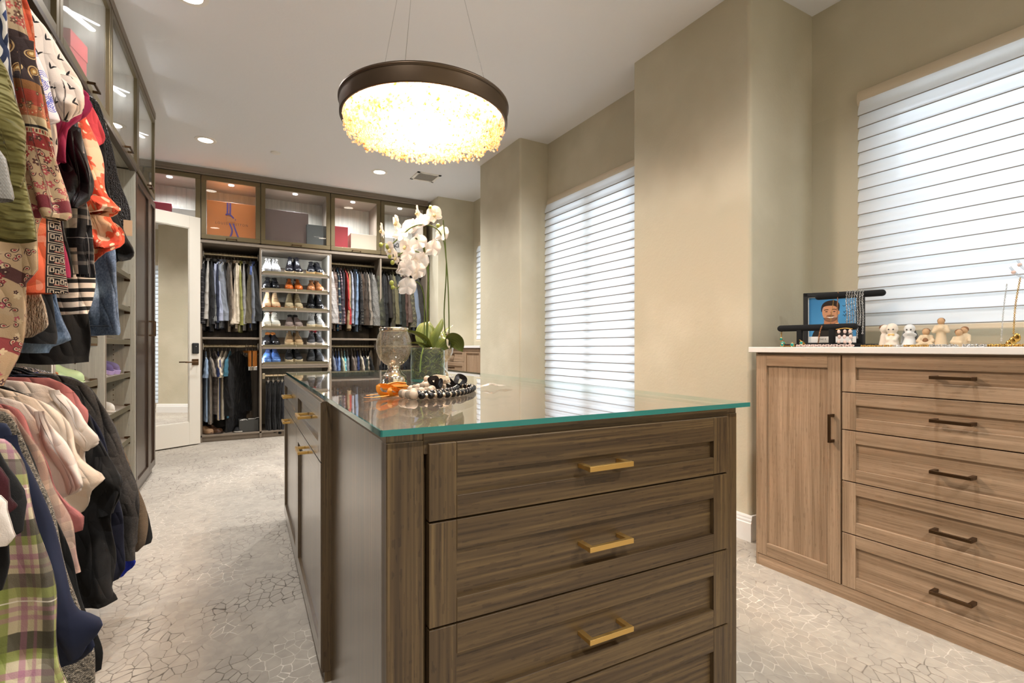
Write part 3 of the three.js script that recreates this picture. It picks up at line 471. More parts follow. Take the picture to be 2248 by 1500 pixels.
// ---------- chandelier ----------
{
  const C = [0.77, 2.05, -2.15], R0 = 0.366, t = thing('chandelier', 'round bronze drum chandelier with a glowing mass of crystal drops over the island', 'chandelier', C);
  part('ring', lathe([[R0 - 0.012, 0], [R0, 0], [R0, 0.062], [R0 + 0.006, 0.064], [R0 + 0.006, 0.073], [R0 - 0.014, 0.073], [R0 - 0.012, 0]], 96), std({ color: 0x655545, roughness: 0.4, metalness: 0.8 }), t);
  const pl = new THREE.CircleGeometry(R0 - 0.02, 64); pl.rotateX(Math.PI / 2); pl.translate(0, 0.066, 0); part('lamp_plate', pl, emit(0xffecd2, 0.8), t);
  for (const a of [0.4, 2.5, 4.6]) part('cable', tube([[0.3 * Math.cos(a), 0.07, 0.3 * Math.sin(a)], [0.19 * Math.cos(a), 0.5, 0.19 * Math.sin(a)], [0.08 * Math.cos(a), 0.965, 0.08 * Math.sin(a)]], 0.0012, 8, 6), M.chrome, t);
  part('canopy', cyl(0, 0.962, 0, 0.12, 0.12, 0.018, 40), std({ color: 0x5a4632, roughness: 0.34, metalness: 0.85 }), t);
  const bm = emit(0xfff3e0, 9), r = rng(31);
  for (let i = 0; i < 14; i++) { const a = i * 2.4, q = 0.3 * Math.sqrt((i + 0.5) / 14); part('bulb', sph(q * Math.cos(a), 0.03, q * Math.sin(a), 0.013), bm, t); }
  const bead = new THREE.IcosahedronGeometry(1, 1), drop = new THREE.OctahedronGeometry(1, 1); drop.scale(0.7, 1.25, 0.7);
  const mB = phy({ color: 0xfff3e0, roughness: 0.34, transmission: 0.93, thickness: 0, ior: 1.6 }), mA = phy({ color: 0xeec88a, roughness: 0.36, transmission: 0.9, thickness: 0, ior: 1.6 });
  const mk = (geo, m, n, seed) => {
    const q = rng(seed), im = new THREE.InstancedMesh(geo, m, n), mt = new THREE.Matrix4(), e = new THREE.Euler(), qt = new THREE.Quaternion();
    for (let i = 0; i < n; i++) {
      const a = q() * 6.2832, rr = (R0 - 0.016) * Math.sqrt(q()), edge = sm(0.75, 1, rr / R0), low = -0.05 + 0.01 * edge - 0.026 * q() ** 2, y = q() < 0.62 ? low + 0.02 * q() : lerp(low, 0.05, q()), s = 0.0042 + 0.0032 * q();
      qt.setFromEuler(e.set(q() * 3, q() * 3, q() * 3)); mt.compose(v3(rr * Math.cos(a), y, rr * Math.sin(a)), qt, v3(s, s, s)); im.setMatrixAt(i, mt);
    }
    im.name = 'crystal_drops' + (m === mA ? '_001' : ''); im.userData.kind = 'stuff'; t.add(im);
  };
  mk(bead, mB, 4200, 41); mk(drop, mA, 600, 43);
  const p = new THREE.PointLight(0xfff6ec, L.chand, 0, 2); p.position.set(0, -0.02, 0); p.shadow.radius = 5; t.add(p);
}

// ---------- fabrics ----------
const FC = {}, cv = (w, h, f) => { const c = document.createElement('canvas'); c.width = w; c.height = h; const x = c.getContext('2d'); f(x, w, h); const t = new THREE.CanvasTexture(c); t.wrapS = t.wrapT = THREE.RepeatWrapping; t.colorSpace = THREE.SRGBColorSpace; return t; };
const css = (h) => '#' + h.toString(16).padStart(6, '0');
const tWeave = tex(256, 256, (u, v, x, y) => 0.5 + 0.25 * (((x >> 1) + (y >> 1)) & 1 ? 1 : -1) * 0.6 + 0.5 * (fbm(u, v, 32, 91, 2) - 0.5), false);
const ridge = (u, v, n, s) => 1 - Math.abs(2 * fbm(u, v, n, s, 2) - 1);
const tCloth = tex(1024, 1024, (u, v) => { const w = u + 0.12 * (fbm(u, v, 3, 191, 2) - 0.5), a = ridge(w, v * 1, 4, 193), b = 1 - Math.abs(2 * vn(w * 9, v * 3, 9, 3, 195) - 1), c = 1 - Math.abs(2 * vn(w * 17 + v * 5, v * 6, 17, 6, 197) - 1); return 0.42 * b * b + 0.3 * a * a + 0.22 * c * c + 0.014 * vn(u * 420, v * 420, 420, 420, 199); }, false);
const tKnit = tex(256, 256, (u, v) => { const a = u * 32, k = Math.abs((a % 1) - 0.5) * 2, b = (v * 32 + k * 0.6) % 1; return 0.35 + 0.5 * Math.sin(b * Math.PI) * (0.5 + 0.5 * Math.sin(k * Math.PI)) + 0.3 * (vn(u * 64, v * 64, 64, 64, 3) - 0.5); }, false);
const tCrinkle = tex(512, 512, (u, v) => { const w = u + 0.02 * fbm(u, v, 8, 93, 2); return 0.6 * vn(w * 10, v * 70 + 3 * vn(u * 6, v * 6, 6, 6, 5), 10, 70, 95) + 0.4 * vn(u * 22, v * 120, 22, 120, 96); }, false);
const tShag = tex(256, 256, (u, v) => 0.7 * vn(u * 60, v * 24, 60, 24, 97) + 0.5 * vn(u * 120, v * 60, 120, 60, 98) - 0.1, false);
const fab = (color, o = {}) => phy({ color, roughness: 0.92, sheen: 0.12, sheenRoughness: 0.6, sheenColor: new THREE.Color(0xffffff), side: THREE.DoubleSide, bumpMap: rep(o.bump || tCloth, o.bs || 2.2), bumpScale: o.bh ?? 0.016, ...o.m });
const pat = (t, sx, sy, o = {}) => fab(0xffffff, { ...o, m: { map: rep(t, sx, sy), ...o.m } });
const heather = (c, s, seed) => tex(128, 128, (u, v) => { const k = 0.82 + s * (vn(u * 64, v * 64, 64, 64, seed) - 0.5) + s * (vn(u * 30, v * 80, 30, 80, seed + 1) - 0.5), h = hex(c); return [h[0] * k + 0.06, h[1] * k + 0.06, h[2] * k + 0.06]; });
function plaid(base, bands, n = 256) {                    // bands: [pos, width, colour, alpha, 'x' | 'y' | undefined]
  return cv(n, n, (x) => { x.fillStyle = css(base); x.fillRect(0, 0, n, n); for (const [p, w, c, a, d] of bands) { x.globalAlpha = a; x.fillStyle = css(c); if (d !== 'y') x.fillRect(p * n, 0, w * n, n); if (d !== 'x') x.fillRect(0, p * n, n, w * n); } });
}
const off = (t, y) => { t.offset.y = y; return t; };
const wrapDraw = (x, n, m, px, py, f) => { for (const dx of [-n, 0, n]) for (const dy of [-m, 0, m]) { x.save(); x.translate(px + dx, py + dy); f(); x.restore(); } };
function paisleyDrop(x, s, cols) { for (const [k, c] of cols) { x.fillStyle = c; x.beginPath(); const r = s * k; x.moveTo(0, -1.5 * r); x.bezierCurveTo(1.1 * r, -1.1 * r, 1.2 * r, 0.9 * r, 0, 1 * r); x.bezierCurveTo(-1.2 * r, 0.9 * r, -0.9 * r, -0.5 * r, 0.35 * r, -0.7 * r); x.bezierCurveTo(0.4 * r, -1.0 * r, 0.3 * r, -1.3 * r, 0, -1.5 * r); x.fill(); } }
function flower(x, s, c, mid, n = 5) { x.fillStyle = c; for (let i = 0; i < n; i++) { x.beginPath(); x.ellipse(s * 0.55 * Math.cos(i * 6.283 / n), s * 0.55 * Math.sin(i * 6.283 / n), s * 0.5, s * 0.32, i * 6.283 / n, 0, 7); x.fill(); } x.fillStyle = mid; x.beginPath(); x.arc(0, 0, s * 0.25, 0, 7); x.fill(); }
FC.greyKnit = fab(0xa9a7a3, { bump: tKnit, bs: 6, bh: 0.0015 }); FC.olive = fab(0x77703f, { bump: tCrinkle, bs: 2.4, bh: 0.012 });
FC.black = fab(0x100f0f); FC.satin = fab(0x0f0d0c, { m: { roughness: 0.42, sheen: 0 } }); FC.magenta = fab(0x8d1440); FC.coral = fab(0xc4424a); FC.white = fab(0xe4d8cd); FC.cream = fab(0xdccbb8); FC.maroon = fab(0x42141c);
FC.creamFringe = fab(0xdcc8b2, { bump: tShag, bs: 5, bh: 0.01 }); FC.navyVelvet = phy({ color: 0x0e1834, roughness: 0.8, sheen: 0.8, sheenRoughness: 0.35, sheenColor: new THREE.Color(0x3553a8), side: THREE.DoubleSide });
FC.oat = pat(heather(0x9a8f7f, 0.7, 101), 7, 7, { bump: tKnit, bs: 8, bh: 0.003 }); FC.pink = fab(0xb36f6c); FC.navy = fab(0x10142a); FC.royal = fab(0x1b2fa8); FC.charcoal = pat(heather(0x38332f, 0.35, 103), 8, 8); FC.tan = fab(0x9c8468, { bump: tKnit, bs: 7 });
FC.fur = pat(heather(0x8d8178, 0.9, 105), 5, 5, { bump: tShag, bs: 6, bh: 0.02 });
FC.sequin = fab(0x120c0b, { bump: tShag, bs: 7, bh: 0.022, m: { roughness: 0.35 } });
FC.denim = pat(tex(256, 256, (u, v) => { const k = sm(0.35, 0.7, fbm(u, v, 4, 107, 3)), d = vn(u * 128, v * 90, 128, 90, 108) * 0.16; return mix3([0.28 + d, 0.35 + d, 0.45 + d], [0.5 + d, 0.6 + d, 0.7 + d], k); }), 2.6, 2.6);
FC.stripeBW = pat(plaid(0xd9cdbf, [[0, 0.42, 0x141212, 1, 'y']], 64), 34, 34); FC.plaidBW = pat(plaid(0xd8cbb2, [[0.1, 0.42, 0x121010, 1], [0.6, 0.06, 0x55504a, 0.8], [0.8, 0.08, 0x8a8074, 0.6], [0.3, 0.012, 0xb9b2a8, 0.9]]), 7, 7);
FC.plaidGP = pat(plaid(0xcdbf9f, [[0.02, 0.14, 0x3c3a30, 0.75], [0.16, 0.08, 0x7c8a3c, 0.7], [0.32, 0.05, 0xa86a86, 0.55], [0.42, 0.03, 0xa86a86, 0.45], [0.5, 0.13, 0x46423a, 0.6], [0.63, 0.09, 0x8e9a4c, 0.65], [0.8, 0.04, 0xb07a90, 0.5], [0.88, 0.04, 0xb07a90, 0.5], [0.75, 0.012, 0xf0e8da, 0.9]]), 5.2, 5.2);
FC.checkPink = pat(plaid(0xc9ab97, [[0.0, 0.4, 0xa8857a, 0.5], [0.6, 0.15, 0x8f7f76, 0.4]]), 9, 9);
FC.lattice = pat(cv(256, 256, (x, n) => { x.fillStyle = '#d9d4cd'; x.fillRect(0, 0, n, n); x.strokeStyle = '#1d2848'; x.lineWidth = 26; for (const s of [-1, 1]) for (let i = -2; i < 4; i++) { x.beginPath(); for (let y = -20; y <= n + 20; y += 4) x.lineTo(i * 128 + s * (y - 128) * 0.5 + 12 * Math.sin(y / 128 * 6.283) + 64, y); x.stroke(); } x.fillStyle = '#2c3a66'; for (const [a, b] of [[64, 0], [64, 256], [192, 128], [0, 128], [256, 128], [128, 0], [128, 256]]) { x.save(); x.translate(a, b); x.rotate(0.785); x.fillRect(-16, -16, 32, 32); x.restore(); } }), 11, 8);
FC.paisley = pat(off(cv(512, 2048, (x, n, m) => {
  const r = rng(55);  x.fillStyle = '#c2a684'; x.fillRect(0, 0, n, m);
  const band = (a, b, c) => { x.fillStyle = c; x.fillRect(0, a, n, b - a); };
  band(0, 250, '#b99f7c'); band(250, 300, '#3d2a26'); band(300, 500, '#33211e'); band(500, 540, '#8a5a2c'); band(540, 610, '#a2412f'); band(610, 660, '#b7774f'); band(660, 700, '#d2bd96'); band(700, 712, '#201814'); band(712, 738, '#cdb893'); band(738, 800, '#93372f');
  for (let i = 0; i < 130; i++) { const a = r() * n, b = r() * 240; wrapDraw(x, n, m, a, b, () => flower(x, 13 + r() * 8, r() < 0.6 ? '#b2564b' : '#6e4a38', '#d9c19a')); }
  for (let i = 0; i < 16; i++) { const a = (i % 8) * 64 + 32, b = i < 8 ? 350 : 440; wrapDraw(x, n, m, a, b + 6, () => { x.rotate(i < 8 ? 0.2 : Math.PI + 0.2); paisleyDrop(x, 30, [[1, '#c9a873'], [0.8, '#4c3022'], [0.62, '#a3783a'], [0.3, '#d8bb83']]); }); }
  for (let i = 0; i < 60; i++) { const a = r() * n, b = 545 + r() * 110; wrapDraw(x, n, m, a, b, () => flower(x, 8 + r() * 6, r() < 0.5 ? '#c76a4a' : '#6b5136', '#e0c69a')); }
  for (let i = 0; i < 40; i++) { x.fillStyle = i % 2 ? '#5b3a2e' : '#b24038'; x.fillRect(i * 12.8, 718, 7, 14); }
  for (let i = 0; i < 150; i++) { const a = r() * n, b = 745 + r() * 275; wrapDraw(x, n, m, a, b, () => { if (r() < 0.6) flower(x, 9 + r() * 7, ['#9c3236', '#b8585a', '#5c3a34'][r() * 3 | 0], '#dcc7a2'); else { x.rotate(r() * 6); paisleyDrop(x, 12, [[1, '#5a2e30'], [0.7, '#d8c09a'], [0.4, '#a2383e']]); } }); }
  for (let y = 1030; y < 2048; y += 170) { x.fillStyle = ['#7b2f37', '#b9a180', '#5d3a38', '#c2a98a', '#8e3a3c', '#b59a78'][(y / 170 | 0) % 6]; x.beginPath(); x.moveTo(0, y); for (let a = 0; a <= n; a += 16) x.lineTo(a, y + 26 * Math.sin(a / n * 12.566)); x.lineTo(n, y + 60); for (let a = n; a >= 0; a -= 16) x.lineTo(a, y + 60 + 26 * Math.sin(a / n * 12.566)); x.fill(); }
  for (let i = 0; i < 260; i++) { const a = r() * n, b = 1030 + r() * 1000; wrapDraw(x, n, m, a, b, () => { if (r() < 0.5) flower(x, 9 + r() * 8, ['#8f2f3a', '#d9c4a0', '#4a2c2c', '#b8606a'][r() * 4 | 0], '#e0cba6'); else { x.rotate(r() * 6); paisleyDrop(x, 13, [[1, '#4a2a2c'], [0.72, '#dcc6a2'], [0.42, '#97323c']]); } }); }
}), -0.103), 4.0, 1.2);
FC.tribal = pat(cv(256, 512, (x, n, m) => { x.fillStyle = '#d8603a'; x.fillRect(0, 0, n, m); const r = rng(57); for (let i = 0; i < 40; i++) { x.fillStyle = ['#e58a63', '#efb59a', '#c4452f'][i % 3]; x.globalAlpha = 0.5; x.beginPath(); x.ellipse(r() * n, r() * m, 30, 18, r() * 3, 0, 7); x.fill(); } x.globalAlpha = 1; x.fillStyle = '#1b1614'; x.fillRect(30, 0, 130, m); x.strokeStyle = '#d0bda4'; x.lineWidth = 4; for (let y = 0; y < m; y += 64) { x.strokeRect(38, y + 6, 114, 52); for (let i = 0; i < 5; i++) { x.strokeRect(46 + i * 21, y + 14 + (i % 2) * 8, 13, 22); } x.fillStyle = '#b26a5a'; x.fillRect(60, y + 44, 70, 5); } }), 8, 5);
FC.bluePaisley = pat(cv(256, 256, (x, n, m) => { x.fillStyle = '#d6cccb'; x.fillRect(0, 0, n, m); const r = rng(59); x.strokeStyle = '#4a56a4'; x.lineWidth = 3; for (let i = 0; i < 14; i++) { wrapDraw(x, n, m, r() * n, r() * m, () => { x.rotate(i); for (const k of [8, 16, 24]) { x.beginPath(); x.arc(0, 0, k, 0.4, 5.4); x.stroke(); } x.beginPath(); x.moveTo(24, 0); x.quadraticCurveTo(40, 20, 54, -6); x.stroke(); }); } }), 7, 7);
FC.birds = pat(cv(512, 512, (x, n, m) => { x.fillStyle = '#dccbbb'; x.fillRect(0, 0, n, m); const r = rng(61); x.fillStyle = '#17120f'; for (let i = 0; i < 25; i++) wrapDraw(x, n, m, (i % 5) * 102 + 40 * r() + (i / 5 | 0) % 2 * 50, (i / 5 | 0) * 102 + 40 * r(), () => { x.rotate(0.5 + r()); x.beginPath(); x.moveTo(-26, -18); x.quadraticCurveTo(0, -8, 6, 2); x.quadraticCurveTo(8, -16, 24, -24); x.quadraticCurveTo(20, 0, 12, 14); x.quadraticCurveTo(-8, 12, -26, -18); x.fill(); }); }), 4.6, 4.6);
FC.floral = pat(cv(512, 512, (x, n, m) => { x.fillStyle = '#d8b493'; x.fillRect(0, 0, n, m); const r = rng(63); for (let i = 0; i < 40; i++) wrapDraw(x, n, m, r() * n, r() * m, () => { x.rotate(r() * 6); x.globalAlpha = 0.85; flower(x, 45 + r() * 45, ['#d8452c', '#e05a3a', '#e2b48c', '#d6472e', '#d9583a', '#74a7ac'][(r() * 5.25) | 0], '#e8d9b8', 5); }); }), 4.2, 4.2);

// ---------- garments ----------
// rows [y, left x, right x] hung in a plane across the rod; a flattened tube with soft folds
function panelTube(rows, zc, t, fold, seed, x0 = 0, y0 = 0, t0 = 0.35) {
  const q = rng(seed), ph = [q() * 6, q() * 6, q() * 6, q() * 6], f1 = 28 + q() * 16, f2 = 55 + q() * 25, R2 = [];
  const N = rows.length, tan = (c, i) => { if (i < 1 || i > N - 2) return 0; const d0 = (rows[i][c] - rows[i - 1][c]) / (rows[i - 1][0] - rows[i][0] + 1e-6), d1 = (rows[i + 1][c] - rows[i][c]) / (rows[i][0] - rows[i + 1][0] + 1e-6); return d0 * d1 <= 0 ? 0 : 2 * d0 * d1 / (d0 + d1); };   // monotone curve through the rows
  for (let i = 0; i < N - 1; i++) { const a = rows[i], b = rows[i + 1], h = a[0] - b[0], n = Math.max(2, Math.min(8, Math.ceil(h / 0.02))), at = (c, f) => { const f2 = f * f, f3 = f2 * f; return (2 * f3 - 3 * f2 + 1) * a[c] + (f3 - 2 * f2 + f) * h * tan(c, i) + (-2 * f3 + 3 * f2) * b[c] + (f3 - f2) * h * tan(c, i + 1); }; for (let k = 0; k < n; k++) { const f = k / n; R2.push([lerp(a[0], b[0], f), at(1, f), at(2, f)]); } }
  R2.push(rows.at(-1)); const top = R2[0][0], bot = R2.at(-1)[0];
  return surf(56, R2.length - 1, (u, v) => {
    const r = R2[Math.round(v * (R2.length - 1))], a = u * Math.PI * 2 - 0.36 * Math.sin(u * Math.PI * 4), c = Math.cos(a), s = Math.sin(a), cx = (r[1] + r[2]) / 2, w = (r[2] - r[1]) / 2, down = (top - r[0]) / (top - bot + 1e-6);
    const tt = Math.min(t * (t0 + (1 - t0) * sm(0, 0.35, down)), w * 0.9), amp = fold * (0.003 + 0.014 * sm(0.1, 0.8, down));
    const cr = (q) => 1 - 2 * Math.abs(Math.sin(q)) ** 1.3, x = cx + w * c * (1 + 0.012 * fold * Math.sin(down * 17 + ph[0])), sway = amp * (0.8 * cr(0.5 * f1 * x + ph[1] + 2.6 * down) + 0.45 * cr(0.5 * f2 * x + ph[2] - 4 * down) + 0.4 * Math.sin(f1 * 0.6 * x + ph[3] + 21 * r[0]));
    const dz = tt * Math.sign(s) * Math.abs(s) ** 0.8;
    return [x - x0, r[0] - y0 + 0.004 * fold * down * Math.sin(f1 * x * 0.7 + ph[3]), -zc + dz + sway, x - Math.abs(dz) * Math.sign(c) + (s > 0 ? 0 : 0.37), r[0] + 0.004 * Math.sin(40 * x)];
  }, true);
}
const hookG = (() => { const p = []; for (let i = 0; i <= 12; i++) { const a = 3.6 - i / 12 * 4.4; p.push([0.018 * Math.cos(a), 0.003 + 0.018 * Math.sin(a) , 0]); } p.push([0.006, -0.03, 0], [0, -0.07, 0]); return tube(p, 0.0018, 30, 6); })();
const armG = (w, drop, r) => tube([[-w, -0.07 - drop, 0], [-w * 0.5, -0.07 - drop * 0.45, 0], [0, -0.068, 0], [w * 0.5, -0.07 - drop * 0.45, 0], [w, -0.07 - drop, 0]], r, 20, 6);
const arm1 = armG(0.15, 0.075, 0.0045), arm2 = armG(0.19, 0.075, 0.0035);
const mWhiteH = std({ color: 0xd9d2c4, roughness: 0.4 });
let hangerProto = {};
function hanger(kind, label, pos, turn, group) {           // in its own frame the arms lie along x and the rod passes at y = 0
  if (!hangerProto[kind]) { const t = thing(kind === 'white' ? 'plastic_hanger' : 'velvet_hanger', label, 'hanger', pos, turn, group); part('hook', hookG, kind === 'white' ? mWhiteH : M.chrome, t); part('shoulder_arm', kind === 'white' ? arm2 : arm1, kind === 'white' ? mWhiteH : M.velvet, t); hangerProto[kind] = t; return t; }
  return again(hangerProto[kind], kind === 'white' ? 'plastic_hanger' : 'velvet_hanger', label, pos, turn, group);
}
const short = (s, n) => s.split(' ').slice(0, n).join(' ');
